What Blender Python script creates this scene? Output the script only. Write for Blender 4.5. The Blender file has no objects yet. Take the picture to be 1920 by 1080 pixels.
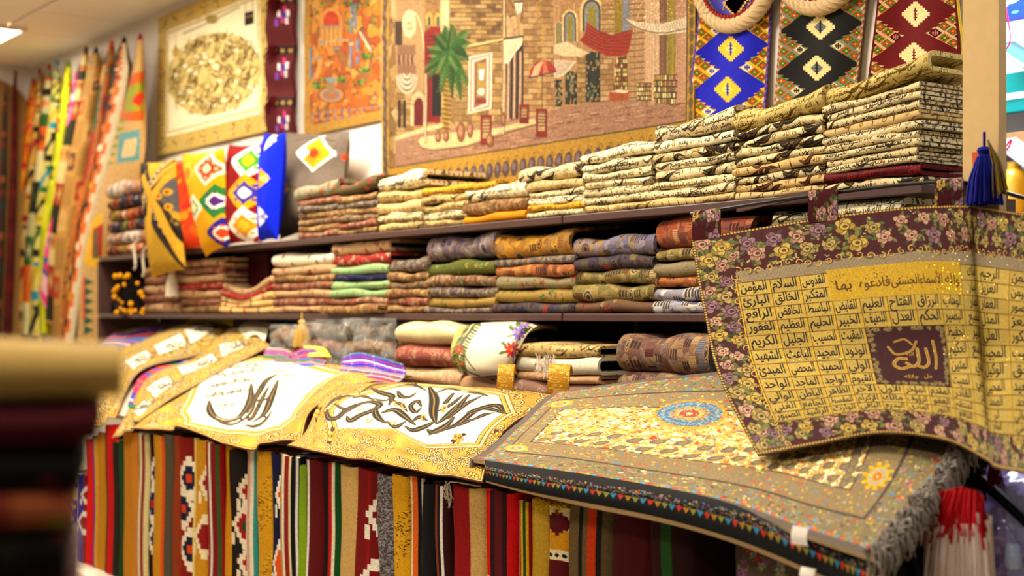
import bpy, bmesh, math, random
import numpy as np
from mathutils import Vector, Matrix, noise as mnoise

# ------------------------------------------------------------------ scene, camera, world, lights
SC = bpy.context.scene
COL = SC.collection
F, CX, CY = 2667.0, 960.0, 588.0
EYE = np.array([0.0, -3.0, 1.5])
A = math.radians(36.3)
DV = np.array([-math.cos(A), math.sin(A), 0.0])
RV = np.array([math.sin(A), math.cos(A), 0.0])

cam_d = bpy.data.cameras.new('camera')
cam = bpy.data.objects.new('camera', cam_d)
COL.objects.link(cam)
cam.location = EYE
cam.rotation_euler = (math.pi / 2, 0, math.pi / 2 - A)
cam_d.sensor_width = 36.0
cam_d.lens = 50.0
cam_d.shift_y = 0.025
cam_d.clip_start = 0.05
cam_d.dof.use_dof = True
cam_d.dof.focus_distance = 3.55
cam_d.dof.aperture_fstop = 2.5
SC.camera = cam

SC.view_settings.view_transform = 'Standard'
SC.view_settings.look = 'None'
SC.view_settings.gamma = 1.0
SC.view_settings.use_curve_mapping = False
SC.view_settings.exposure = 0.0

W = bpy.data.worlds.new('world')
SC.world = W
W.use_nodes = True
W.node_tree.nodes['Background'].inputs[0].default_value = (1.0, 0.90, 0.76, 1)
W.node_tree.nodes['Background'].inputs[1].default_value = 0.13

WARM = (1.0, 0.91, 0.76)


def area(name, loc, sx, sy, power, col=WARM, rot=(0, 0, 0), spread=180):
    l = bpy.data.lights.new(name, 'AREA')
    l.shape = 'RECTANGLE'
    l.size, l.size_y = sx, sy
    l.energy = power
    l.color = col
    l.spread = math.radians(spread)
    o = bpy.data.objects.new(name, l)
    o.location = loc
    o.rotation_euler = rot
    COL.objects.link(o)
    return o


CEIL = 3.12
# ceiling panels of the shop: a row about a metre out from the display wall, a second row behind the viewer
PANELS = [(-8.40, -0.75, 26), (-6.45, -0.95, 32), (-4.65, -0.95, 70), (-2.85, -1.55, 52), (-6.45, -3.35, 30), (-4.05, -3.35, 40), (-1.05, -3.35, 36)]
for X, Y, p in PANELS:
    area('ceiling_panel_light', (X, Y, CEIL - 0.03), 0.56, 0.56, p)
# the brightly lit neighbouring stall beyond the post
area('neighbour_stall_light', (-2.4, 0.55, 2.95), 1.4, 0.3, 90, (0.92, 0.95, 1.0))
area('neighbour_stall_light', (-1.2, -0.2, 2.95), 0.5, 0.5, 10, (0.85, 0.88, 1.0))


# ------------------------------------------------------------------ photograph pixel -> point in the shop
def ray(px, py):
    return DV + (px - CX) / F * RV - np.array([0, 0, (py - CY) / F])


def onY(px, py, Y):
    r = ray(px, py)
    return EYE + r * ((Y - EYE[1]) / r[1])


def onZ(px, py, Z):
    r = ray(px, py)
    return EYE + r * ((Z - EYE[2]) / r[2])


def onT(px, py, t):
    return EYE + ray(px, py) * t


def proj(p):
    q = np.asarray(p) - EYE
    t = q @ DV
    return np.stack([CX + F * (q @ RV) / t, CY - F * q[..., 2] / t], -1)


# ------------------------------------------------------------------ mesh and object helpers
class MB:
    """collects grids of quads (with uv) into one mesh"""

    def __init__(s):
        s.v, s.f, s.uv, s.m, s.n = [], [], [], [], 0

    def grid(s, P, UV=None, mat=0, flip=False, wrap=False):
        P = np.asarray(P, float)
        a, b = P.shape[:2]
        if UV is None:
            UV = np.stack(np.meshgrid(np.linspace(0, 1, a), np.linspace(0, 1, b), indexing='ij'), -1)
        UV = np.asarray(UV, float)
        idx = np.arange(a * b).reshape(a, b) + s.n
        q = np.stack([idx[:-1, :-1], idx[1:, :-1], idx[1:, 1:], idx[:-1, 1:]], -1).reshape(-1, 4)
        if flip:
            q = q[:, ::-1]
        s.v.append(P.reshape(-1, 3))
        s.uv.append(UV.reshape(-1, 2))
        s.f.append(q)
        s.m.append(np.full(len(q), mat))
        s.n += a * b
        return s

    def quad(s, a, b, c, d, uv=((0, 0), (1, 0), (1, 1), (0, 1)), mat=0):
        return s.grid([[a, d], [b, c]], [[uv[0], uv[3]], [uv[1], uv[2]]], mat)

    def box(s, lo, hi, mat=0):
        x0, y0, z0 = lo
        x1, y1, z1 = hi
        for a, b, c, d in (((x0, y0, z0), (x1, y0, z0), (x1, y0, z1), (x0, y0, z1)), ((x1, y1, z0), (x0, y1, z0), (x0, y1, z1), (x1, y1, z1)),
                           ((x1, y0, z0), (x1, y1, z0), (x1, y1, z1), (x1, y0, z1)), ((x0, y1, z0), (x0, y0, z0), (x0, y0, z1), (x0, y1, z1)),
                           ((x0, y0, z1), (x1, y0, z1), (x1, y1, z1), (x0, y1, z1)), ((x0, y1, z0), (x1, y1, z0), (x1, y0, z0), (x0, y0, z0))):
            s.quad(a, b, c, d, mat=mat)
        return s

    def tube(s, pts, r, n=8, mat=0, closed=False, vs=1.0):
        pts = np.asarray(pts, float)
        k = len(pts)
        rr = np.broadcast_to(np.asarray(r, float), (k,))
        if closed:
            T = np.roll(pts, -1, 0) - np.roll(pts, 1, 0)
        else:
            T = np.gradient(pts, axis=0)
        T /= np.linalg.norm(T, axis=1)[:, None] + 1e-12
        up = np.array([0.13, 0.21, 0.97])
        if abs(T[0] @ up) > 0.9:
            up = np.array([0.9, 0.3, 0.1])
        N = np.cross(T, up)
        N /= np.linalg.norm(N, axis=1)[:, None] + 1e-12
        B = np.cross(T, N)
        a = np.linspace(0, 2 * math.pi, n + 1)
        R = pts[:, None] + rr[:, None, None] * (N[:, None] * np.cos(a)[None, :, None] + B[:, None] * np.sin(a)[None, :, None])
        if closed:
            R = np.concatenate([R, R[:1]])
        L = np.linspace(0, vs, len(R))
        UV = np.stack(np.meshgrid(L, np.linspace(0, 1, n + 1), indexing='ij'), -1)
        return s.grid(R, UV, mat)

    def lathe(s, prof, c=(0, 0, 0), n=16, mat=0):
        prof = np.asarray(prof, float)
        a = np.linspace(0, 2 * math.pi, n + 1)
        P = np.stack([prof[:, 0][:, None] * np.cos(a) + c[0], prof[:, 0][:, None] * np.sin(a) + c[1], np.repeat(prof[:, 1][:, None] + c[2], n + 1, 1)], -1)
        UV = np.stack(np.meshgrid(np.linspace(0, 1, len(prof)), np.linspace(0, 1, n + 1), indexing='ij'), -1)
        return s.grid(P, UV, mat, flip=True)

    def mesh(s, name, mats, origin=(0, 0, 0), sharp=40):
        me = bpy.data.meshes.new(name)
        v = np.concatenate(s.v) - np.asarray(origin, float)
        f = np.concatenate(s.f)
        uv = np.concatenate(s.uv)
        me.vertices.add(len(v))
        me.vertices.foreach_set('co', v.astype(np.float32).ravel())
        me.loops.add(f.size)
        me.loops.foreach_set('vertex_index', f.astype(np.int32).ravel())
        me.polygons.add(len(f))
        me.polygons.foreach_set('loop_start', np.arange(0, f.size, 4, dtype=np.int32))
        me.update(calc_edges=True)
        me.uv_layers.new(name='UVMap').data.foreach_set('uv', uv[f.ravel()].astype(np.float32).ravel())
        if not isinstance(mats, (list, tuple)):
            mats = [mats]
        for m in mats:
            me.materials.append(m)
        me.polygons.foreach_set('material_index', np.concatenate(s.m).astype(np.int32))
        me.polygons.foreach_set('use_smooth', np.ones(len(f), dtype=bool))
        me.validate()
        if sharp:
            me.set_sharp_from_angle(angle=math.radians(sharp))
        return me

    def build(s, name, mats, parent=None, origin=None, sharp=40):
        """ONE mesh object; origin at the given world point (default: base centre); parent keeps world place"""
        v = np.concatenate(s.v)
        if origin is None:
            lo, hi = v.min(0), v.max(0)
            origin = ((lo[0] + hi[0]) / 2, (lo[1] + hi[1]) / 2, lo[2])
        me = s.mesh(name, mats, origin, sharp)
        o = bpy.data.objects.new(name, me)
        COL.objects.link(o)
        if parent is not None:
            o.parent = parent
            w = wloc(parent)
            o.location = np.asarray(origin) - w
        else:
            o.location = origin
        return o


def wloc(o):
    l = np.zeros(3)
    while o is not None:
        l = l + np.array(o.location)
        o = o.parent
    return l


def tag(o, label=None, cat=None, group=None, kind=None):
    if label:
        o['label'] = label
    if cat:
        o['category'] = cat
    if group:
        o['group'] = group
    if kind:
        o['kind'] = kind
    return o


def empty(name, loc, label=None, cat=None, group=None, kind=None):
    o = bpy.data.objects.new(name, None)
    o.location = loc
    o.empty_display_size = 0.05
    COL.objects.link(o)
    return tag(o, label, cat, group, kind)


def rbox(name, lo, hi, mat, parent=None, bev=0.004, seg=2):
    """bevelled box as one object"""
    bm = bmesh.new()
    bmesh.ops.create_cube(bm, size=1)
    lo, hi = np.asarray(lo, float), np.asarray(hi, float)
    for v in bm.verts:
        v.co = Vector(np.array(v.co) * (hi - lo))
    if bev:
        bmesh.ops.bevel(bm, geom=bm.edges[:], offset=bev, segments=seg, profile=0.5, affect='EDGES')
    me = bpy.data.meshes.new(name)
    bm.to_mesh(me)
    bm.free()
    me.materials.append(mat)
    o = bpy.data.objects.new(name, me)
    COL.objects.link(o)
    c = (lo + hi) / 2
    if parent is not None:
        o.parent = parent
        o.location = c - wloc(parent)
    else:
        o.location = c
    return o


def rn(seed):
    return np.random.RandomState(seed)


def cr(P, n):
    """Catmull-Rom through the rows of P (k x ...), n samples"""
    P = np.asarray(P, float)
    k = len(P)
    Q = np.concatenate([[2 * P[0] - P[1]], P, [2 * P[-1] - P[-2]]])
    t = np.linspace(0, k - 1, n)
    i = np.minimum(t.astype(int), k - 2)
    f = (t - i).reshape((-1,) + (1,) * (P.ndim - 1))
    a, b, c, d = Q[i], Q[i + 1], Q[i + 2], Q[i + 3]
    return 0.5 * (2 * b + (c - a) * f + (2 * a - 5 * b + 4 * c - d) * f ** 2 + (3 * b - a - 3 * c + d) * f ** 3)


def surf(ctrl, nu, nv):
    """smooth surface through a grid of control points"""
    return np.swapaxes(cr(np.swapaxes(cr(ctrl, nu), 0, 1), nv), 0, 1)


def normals(P):
    n = np.cross(np.gradient(P, axis=0), np.gradient(P, axis=1))
    return n / (np.linalg.norm(n, axis=-1)[..., None] + 1e-12)


def cloth(mb, P, th=0.003, m0=0, m1=None, me=None, uv=None, flip=False):
    """a sheet of cloth with thickness: front grid, back grid and hem"""
    m1 = m0 if m1 is None else m1
    me = m0 if me is None else me
    N = normals(P) * (-1 if flip else 1)
    Q = P - N * th
    a, b = P.shape[:2]
    U = uv if uv is not None else np.stack(np.meshgrid(np.linspace(0, 1, a), np.linspace(0, 1, b), indexing='ij'), -1)
    mb.grid(P, U, m0, flip=flip)
    mb.grid(Q, U, m1, flip=not flip)
    for S in (np.s_[0], np.s_[-1], np.s_[:, 0], np.s_[:, -1]):
        mb.grid(np.stack([P[S], Q[S]]), np.stack([U[S], U[S]]), me)
    return mb


def wob(shape, seed, cells=5):
    """smooth random field over a grid, about -1..1"""
    r = rn(seed)
    a, b = shape
    g = r.uniform(-1, 1, (max(3, cells), max(3, cells)))
    return surf(g[..., None], a, b)[..., 0]
# ------------------------------------------------------------------ drawing woven and printed patterns into pixel arrays
def hx(c):
    if isinstance(c, str):
        c = c.lstrip('#')
        return np.array([int(c[i:i + 2], 16) / 255 for i in (0, 2, 4)])
    return np.asarray(c, float)


def rnoise(h, w, cy, cx, seed):
    """smooth random field 0..1"""
    g = rn(seed).rand(cy + 1, cx + 1)
    y = np.linspace(0, cy - 1e-6, h)
    x = np.linspace(0, cx - 1e-6, w)
    i, j = y.astype(int), x.astype(int)
    fy, fx = (y - i)[:, None], (x - j)[None]
    fy, fx = fy * fy * (3 - 2 * fy), fx * fx * (3 - 2 * fx)
    a, b, c, d = g[i][:, j], g[i][:, j + 1], g[i + 1][:, j], g[i + 1][:, j + 1]
    return (a * (1 - fx) + b * fx) * (1 - fy) + (c * (1 - fx) + d * fx) * fy


class Cv:
    def __init__(s, w, h, bg='#000000', T=None):
        s.w, s.h = w, h
        s.a = np.empty((h, w, 3))
        s.a[:] = hx(bg)
        s.T = T
        s.k = 1.0

    def pt(s, p):
        p = np.atleast_2d(np.asarray(p, float))
        return s.T(p) if s.T is not None else p

    def win(s, p, pad=2):
        x0, y0 = np.floor(p.min(0) - pad).astype(int)
        x1, y1 = np.ceil(p.max(0) + pad).astype(int)
        x0, y0, x1, y1 = max(0, x0), max(0, y0), min(s.w, x1), min(s.h, y1)
        if x1 <= x0 or y1 <= y0:
            return None
        Y, X = np.mgrid[y0:y1, x0:x1] + 0.5
        return np.s_[y0:y1, x0:x1], X, Y

    def put(s, sl, m, col, al=1.0):
        m = (np.minimum(np.maximum(m, 0), 1) * al)[..., None]
        s.a[sl] = s.a[sl] * (1 - m) + hx(col) * m

    def poly(s, p, col, al=1.0, raw=False):
        p = np.asarray(p, float) if raw else s.pt(p)
        w = s.win(p)
        if w is None:
            return s
        sl, X, Y = w
        ins = np.zeros(X.shape, bool)
        dm = np.full(X.shape, 9.0)
        q = np.roll(p, -1, 0)
        for (ax, ay), (bx, by) in zip(p, q):
            if ay != by:
                c = ((ay > Y) != (by > Y)) & (X < (bx - ax) * (Y - ay) / (by - ay) + ax)
                ins ^= c
            L = (bx - ax) ** 2 + (by - ay) ** 2 + 1e-9
            t = np.minimum(np.maximum(((X - ax) * (bx - ax) + (Y - ay) * (by - ay)) / L, 0), 1)
            dm = np.minimum(dm, np.hypot(X - ax - t * (bx - ax), Y - ay - t * (by - ay)))
        s.put(sl, np.where(ins, 0.5 + dm, 0.5 - dm), col, al)
        return s

    def rect(s, x0, y0, x1, y1, col, al=1.0):
        if s.T is None:
            a, b, c, d = (int(round(v)) for v in (x0, y0, x1, y1))
            a, b = max(0, a), max(0, b)
            if c > a and d > b:
                v = s.a[b:d, a:c]
                v += (hx(col) - v) * al
            return s
        return s.poly([(x0, y0), (x1, y0), (x1, y1), (x0, y1)], col, al)

    def ell(s, cx, cy, rx, ry, col, al=1.0, rot=0.0, ring=0):
        a = np.linspace(0, 2 * math.pi, 10 if rx < 9 else 18, endpoint=False)
        x, y = rx * np.cos(a), ry * np.sin(a)
        c, d = math.cos(rot), math.sin(rot)
        p = np.stack([cx + x * c - y * d, cy + x * d + y * c], -1)
        if ring:
            return s.line(np.concatenate([p, p[:1]]), ring, col, al)
        return s.poly(p, col, al)

    def line(s, p, w, col, al=1.0, smooth=0):
        """polyline of width w (a number, or one width per point), in canvas pixels"""
        p = np.asarray(p, float)
        if smooth and len(p) > 2:
            if np.ndim(w):
                w = cr(np.asarray(w, float)[:, None], smooth * len(p))[:, 0]
            p = cr(p, smooth * len(p))
        p = s.pt(p)
        w = np.broadcast_to(np.asarray(w, float) * s.k, (len(p),))
        g = s.win(p, w.max() / 2 + 2)
        if g is None:
            return s
        sl, X, Y = g
        m = np.zeros(X.shape)
        for i in range(len(p) - 1):
            (ax, ay), (bx, by) = p[i], p[i + 1]
            L = (bx - ax) ** 2 + (by - ay) ** 2 + 1e-9
            t = np.minimum(np.maximum(((X - ax) * (bx - ax) + (Y - ay) * (by - ay)) / L, 0), 1)
            d = np.hypot(X - ax - t * (bx - ax), Y - ay - t * (by - ay))
            ww = w[i] + (w[i + 1] - w[i]) * t
            m = np.maximum(m, np.minimum(np.maximum(ww / 2 - d + 0.5, 0), 1) * np.minimum(ww, 1))
        s.put(sl, m, col, al)
        return s

    def sdia(s, cx, cy, r, n, col, al=1.0, ax=1.0):
        """stepped (kilim) diamond of radius r in n steps"""
        st = r / n
        g = s.win(np.array([[cx - r * ax, cy - r], [cx + r * ax, cy + r]]))
        if g is None:
            return s
        sl, X, Y = g
        s.put(sl, (np.floor(np.abs(X - cx) / ax / st + 0.5) + np.floor(np.abs(Y - cy) / st + 0.5) <= n - 0.5).astype(float), col, al)
        return s

    def rose(s, cx, cy, r, cols, seed=0, leaf=None):
        q = rn(seed)
        if leaf is not None:
            for k in range(5):
                a = q.rand() * 6.3
                s.ell(cx + math.cos(a) * r * 1.15, cy + math.sin(a) * r * 1.15, r * 0.5, r * 0.22, leaf[k % len(leaf)], 1, a + q.uniform(-.5, .5))
        for k in range(6):
            a = k * 1.047 + q.rand()
            s.ell(cx + math.cos(a) * r * .55, cy + math.sin(a) * r * .55, r * .5, r * .42, cols[k % 2], 1, a)
            s.ell(cx + math.cos(a) * r * .55, cy + math.sin(a) * r * .55, r * .5, r * .42, cols[2], .7, a, ring=max(.8, r * .08))
        s.ell(cx, cy, r * .5, r * .46, cols[1])
        s.ell(cx, cy, r * .5, r * .46, cols[2], .8, ring=max(.8, r * .1))
        s.ell(cx + r * .06, cy, r * .24, r * .2, cols[2], .9)
        return s

    def scroll(s, cx, cy, r, a0, turn, w, col, al=1.0):
        t = np.linspace(0, 1, 14)
        a = a0 + turn * 2 * math.pi * t
        rr = r * (1 - 0.85 * t)
        return s.line(np.stack([cx + rr * np.cos(a), cy + rr * np.sin(a)], -1), np.linspace(w, w * .6, 14), col, al)

    def grain(s, amt=0.08, seed=1, px=1, rib=0, ribdir=1):
        """uneven yarn: per-thread lightness, optional ribs"""
        q = rn(seed)
        n = q.uniform(1 - amt, 1 + amt, (s.h // px + 1, s.w // px + 1)).repeat(px, 0).repeat(px, 1)[:s.h, :s.w]
        s.a *= n[..., None]
        if rib:
            x = np.arange(s.w if ribdir else s.h)
            r = 1 - 0.16 * (((x // max(1, rib // 2)) % 2) > 0)
            s.a *= (r[None, :, None] if ribdir else r[:, None, None])
        return s

    def text(s, word, x, y, size, col, al=1.0, ex=(1, 0), ey=(0, -1), center=True, fit=None, bold=0):
        G = glyphmask(word)
        if G is None:
            return s
        M, w0, y0, y1 = G
        sx = size if fit is None else min(size, fit / max(w0, .01))
        ex, ey = np.asarray(ex, float) * sx, np.asarray(ey, float) * size
        o = np.array([x, y], float) - (w0 / 2 if center else 0) * ex
        # local frame of the lettering on the canvas
        q = s.pt([o + ey * y0, o + ex * w0 + ey * y0, o + ey * y1, o + ex * w0 + ey * y1])
        A_ = np.stack([(q[1] - q[0]) / w0, (q[2] - q[0]) / (y1 - y0)], 1)
        g = s.win(q, 1)
        if g is None or abs(np.linalg.det(A_)) < 1e-9:
            return s
        sl, X, Y = g
        I = np.linalg.inv(A_)
        lx = (I[0, 0] * (X - q[0][0]) + I[0, 1] * (Y - q[0][1])) * GS + 2
        ly = (I[1, 0] * (X - q[0][0]) + I[1, 1] * (Y - q[0][1])) * GS + 2
        h, w = M.shape
        ok = (lx >= 0) & (ly >= 0) & (lx < w - 1) & (ly < h - 1)
        ix, iy = np.clip(lx, 0, w - 2).astype(int), np.clip(ly, 0, h - 2).astype(int)
        fx, fy = lx - ix, ly - iy
        v = (M[iy, ix] * (1 - fx) + M[iy, ix + 1] * fx) * (1 - fy) + (M[iy + 1, ix] * (1 - fx) + M[iy + 1, ix + 1] * fx) * fy
        s.put(sl, np.where(ok, np.clip(v * (1 + bold * 1.5), 0, 1), 0), col, al)
        return s


# Arabic letters: first presentation form, number of forms
_AR = {}
for _c, _b, _n in ((0x621, 0xFE80, 1), (0x622, 0xFE81, 2), (0x623, 0xFE83, 2), (0x624, 0xFE85, 2), (0x625, 0xFE87, 2), (0x626, 0xFE89, 4), (0x627, 0xFE8D, 2),
                   (0x628, 0xFE8F, 4), (0x629, 0xFE93, 2), (0x62A, 0xFE95, 4), (0x62B, 0xFE99, 4), (0x62C, 0xFE9D, 4), (0x62D, 0xFEA1, 4), (0x62E, 0xFEA5, 4),
                   (0x62F, 0xFEA9, 2), (0x630, 0xFEAB, 2), (0x631, 0xFEAD, 2), (0x632, 0xFEAF, 2), (0x633, 0xFEB1, 4), (0x634, 0xFEB5, 4), (0x635, 0xFEB9, 4),
                   (0x636, 0xFEBD, 4), (0x637, 0xFEC1, 4), (0x638, 0xFEC5, 4), (0x639, 0xFEC9, 4), (0x63A, 0xFECD, 4), (0x641, 0xFED1, 4), (0x642, 0xFED5, 4),
                   (0x643, 0xFED9, 4), (0x644, 0xFEDD, 4), (0x645, 0xFEE1, 4), (0x646, 0xFEE5, 4), (0x647, 0xFEE9, 4), (0x648, 0xFEED, 2), (0x649, 0xFEEF, 2), (0x64A, 0xFEF1, 4)):
    _AR[chr(_c)] = (_b, _n)
_LA = {'\u0622': 0xFEF5, '\u0623': 0xFEF7, '\u0625': 0xFEF9, '\u0627': 0xFEFB}


def shape(word):
    """joined forms of an Arabic word, in visual order"""
    out, i, joined = [], 0, False
    while i < len(word):
        c = word[i]
        if c == '\u0644' and i + 1 < len(word) and word[i + 1] in _LA:
            out.append(chr(_LA[word[i + 1]] + (1 if joined else 0)))
            joined = False
            i += 2
            continue
        if c not in _AR:
            out.append(c)
            joined = False
            i += 1
            continue
        b, n = _AR[c]
        nxt = n == 4 and i + 1 < len(word) and word[i + 1] in _AR and _AR[word[i + 1]][1] > 1
        out.append(chr(b + ((3 if nxt else 1) if joined else (2 if nxt else 0))))
        joined = nxt
        i += 1
    return ''.join(reversed(out))


_GL = {}
_FC = bpy.data.curves.new('lettering', 'FONT')
_FC.resolution_u = 3
_FO = bpy.data.objects.new('lettering', _FC)
COL.objects.link(_FO)


def glyphs(word):
    if word not in _GL:
        _FC.body = shape(word)
        _FO.update_tag()
        dg = bpy.context.evaluated_depsgraph_get()
        dg.update()
        ev = _FO.evaluated_get(dg)
        me = ev.to_mesh()
        me.calc_loop_triangles()
        n = len(me.loop_triangles)
        if n == 0:
            _GL[word] = None
        else:
            v = np.empty(len(me.vertices) * 3, np.float32)
            me.vertices.foreach_get('co', v)
            t = np.empty(n * 3, np.int32)
            me.loop_triangles.foreach_get('vertices', t)
            tr = v.reshape(-1, 3)[t].reshape(-1, 3, 3)[..., :2].astype(float)
            tr[..., 0] -= tr[..., 0].min()
            _GL[word] = (tr[..., 0].max(), tr)
        ev.to_mesh_clear()
    return _GL[word]


GS = 44.0
_GM = {}


def glyphmask(word):
    """(coverage mask at GS pixels to the em with a 2 pixel margin, width, lowest y, highest y)"""
    if word not in _GM:
        T = glyphs(word)
        if T is None:
            _GM[word] = None
            return None
        w0, tr = T
        y0, y1 = tr[..., 1].min(), tr[..., 1].max()
        P = (tr - (0, y0)) * GS + 2
        h, w = int((y1 - y0) * GS) + 6, int(w0 * GS) + 6
        m = np.zeros((h, w), np.float32)
        lo = np.maximum(np.floor(P.min(1) - 1).astype(int), 0)
        hi = np.ceil(P.max(1) + 1).astype(int)
        YY, XX = np.mgrid[0:h, 0:w].astype(np.float32)
        for t, (ax_, ay_), (bx_, by_) in zip(P.tolist(), lo.tolist(), hi.tolist()):
            (ax, ay), (bx, by), (cx, cy) = t
            ar = (bx - ax) * (cy - ay) - (by - ay) * (cx - ax)
            if abs(ar) < 1e-9:
                continue
            sg = 1 if ar > 0 else -1
            xx, yy = XX[ay_:by_, ax_:bx_], YY[ay_:by_, ax_:bx_]
            mm = None
            for px, py, qx, qy in ((ax, ay, bx, by), (bx, by, cx, cy), (cx, cy, ax, ay)):
                k = sg / (math.hypot(qx - px, qy - py) + 1e-9)
                e = ((qx - px) * k) * (yy - py) - ((qy - py) * k) * (xx - px)
                mm = e if mm is None else np.minimum(mm, e)
            v = m[ay_:by_, ax_:bx_]
            np.maximum(v, np.minimum(np.maximum(mm + .6, 0), 1), out=v)
        _GM[word] = (m, w0, y0, y1)
    return _GM[word]


for _w in ['\u0646\u0635\u0631', '\u0645\u0646', '\u0627\u0644\u0644\u0647', '\u0648\u0641\u062a\u062d', '\u0642\u0631\u064a\u0628', '\u0648\u0628\u0634\u0631', '\u0627\u0644\u0645\u0624\u0645\u0646\u064a\u0646']:
    glyphs(_w)
for _w in range(1, 13):
    glyphs(str(_w))
#NAMES#


def invgrid(P2):
    """photo pixel -> (u, v) in 0..1 on a surface whose grid projects to P2 (a x b x 2)"""
    a, b = P2.shape[:2]
    Ju, Jv = np.gradient(P2, axis=0), np.gradient(P2, axis=1)

    def f(p):
        out = []
        for q in p:
            d = ((P2 - q) ** 2).sum(-1)
            i, j = np.unravel_index(np.argmin(d), d.shape)
            J = np.stack([Ju[i, j], Jv[i, j]], 1)
            try:
                e = np.linalg.solve(J, q - P2[i, j])
            except np.linalg.LinAlgError:
                e = np.zeros(2)
            e = np.clip(e, -a, a)
            out.append(((i + e[0]) / (a - 1), (j + e[1]) / (b - 1)))
        return np.array(out)
    return f


# ------------------------------------------------------------------ materials
MATS = {}


def image(name, a):
    h, w = a.shape[:2]
    im = bpy.data.images.new(name, w, h)
    px = np.ones((h, w, 4), np.float32)
    a = np.clip(a, 0, 1) ** 1.14          # contrast grade put into every texture's colours: richer, a little darker
    l = a.mean(-1, keepdims=True)
    a = l + (a - l) * 1.05
    px[..., :3] = np.clip(a[::-1], 0, 1)
    im.pixels.foreach_set(px.ravel())
    im.update()
    im.pack()
    return im


def mat(name, col=None, img=None, rough=0.85, bump=0.25, scale=420.0, spec=0.12, metal=0.0, emit=0.0, alpha=1.0, sheen=0.0, trans=0.0, glit=0.0, ext='REPEAT', var=0.12):
    if name in MATS:
        return MATS[name]
    m = bpy.data.materials.new(name)
    m.use_nodes = True
    nt = m.node_tree
    p = nt.nodes['Principled BSDF']
    p.inputs['Roughness'].default_value = rough
    p.inputs['Specular IOR Level'].default_value = spec
    p.inputs['Metallic'].default_value = metal
    if sheen:
        p.inputs['Sheen Weight'].default_value = sheen
        p.inputs['Sheen Roughness'].default_value = 0.5
    if trans:
        p.inputs['Transmission Weight'].default_value = trans
    tc = nt.nodes.new('ShaderNodeTexCoord')
    nz = nt.nodes.new('ShaderNodeTexNoise')
    nz.inputs['Scale'].default_value = scale
    nz.inputs['Detail'].default_value = 1.5
    nt.links.new(tc.outputs['Object'], nz.inputs['Vector'])
    if bump:
        b = nt.nodes.new('ShaderNodeBump')
        b.inputs['Strength'].default_value = bump
        b.inputs['Distance'].default_value = 0.002
        nt.links.new(nz.outputs['Fac'], b.inputs['Height'])
        nt.links.new(b.outputs['Normal'], p.inputs['Normal'])
    if img is not None:
        t = nt.nodes.new('ShaderNodeTexImage')
        t.image = image(name, img)
        t.extension = ext
        uv = nt.nodes.new('ShaderNodeUVMap')
        nt.links.new(uv.outputs['UV'], t.inputs['Vector'])
        src = t.outputs['Color']
    else:
        c = nt.nodes.new('ShaderNodeRGB')
        q = hx(col)
        c.outputs[0].default_value = (*np.where(q <= .04045, q / 12.92, ((q + .055) / 1.055) ** 2.4), 1)
        src = c.outputs[0]
    if var:
        # yarn to yarn variation
        mp = nt.nodes.new('ShaderNodeMapRange')
        mp.inputs['From Min'].default_value = 0.3
        mp.inputs['From Max'].default_value = 0.7
        mp.inputs['To Min'].default_value = 1 - var
        mp.inputs['To Max'].default_value = 1 + var
        nt.links.new(nz.outputs['Fac'], mp.inputs['Value'])
        mx = nt.nodes.new('ShaderNodeVectorMath')
        mx.operation = 'SCALE'
        nt.links.new(src, mx.inputs[0])
        nt.links.new(mp.outputs[0], mx.inputs['Scale'])
        src = mx.outputs[0]
    nt.links.new(src, p.inputs['Base Color'])
    if glit:
        # metallic thread that glints here and there
        vo = nt.nodes.new('ShaderNodeTexVoronoi')
        vo.inputs['Scale'].default_value = 500
        nt.links.new(tc.outputs['Object'], vo.inputs['Vector'])
        gt = nt.nodes.new('ShaderNodeMath')
        gt.operation = 'GREATER_THAN'
        gt.inputs[1].default_value = 1 - glit
        sp = nt.nodes.new('ShaderNodeSeparateColor')
        nt.links.new(vo.outputs['Color'], sp.inputs[0])
        nt.links.new(sp.outputs[0], gt.inputs[0])
        nt.links.new(gt.outputs[0], p.inputs['Metallic'])
        r = nt.nodes.new('ShaderNodeMapRange')
        r.inputs['To Min'].default_value = rough
        r.inputs['To Max'].default_value = 0.25
        nt.links.new(gt.outputs[0], r.inputs['Value'])
        nt.links.new(r.outputs[0], p.inputs['Roughness'])
    if emit:
        nt.links.new(src, p.inputs['Emission Color'])
        p.inputs['Emission Strength'].default_value = emit
    if alpha < 1:
        p.inputs['Alpha'].default_value = alpha
    MATS[name] = m
    return m
# ------------------------------------------------------------------ cloth patterns used by the folded covers (a tile is 50 cm x 12 cm)
PH = ['\u0646\u0635\u0631', '\u0645\u0646', '\u0627\u0644\u0644\u0647', '\u0648\u0641\u062a\u062d', '\u0642\u0631\u064a\u0628', '\u0648\u0628\u0634\u0631', '\u0627\u0644\u0645\u0624\u0645\u0646\u064a\u0646']


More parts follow.
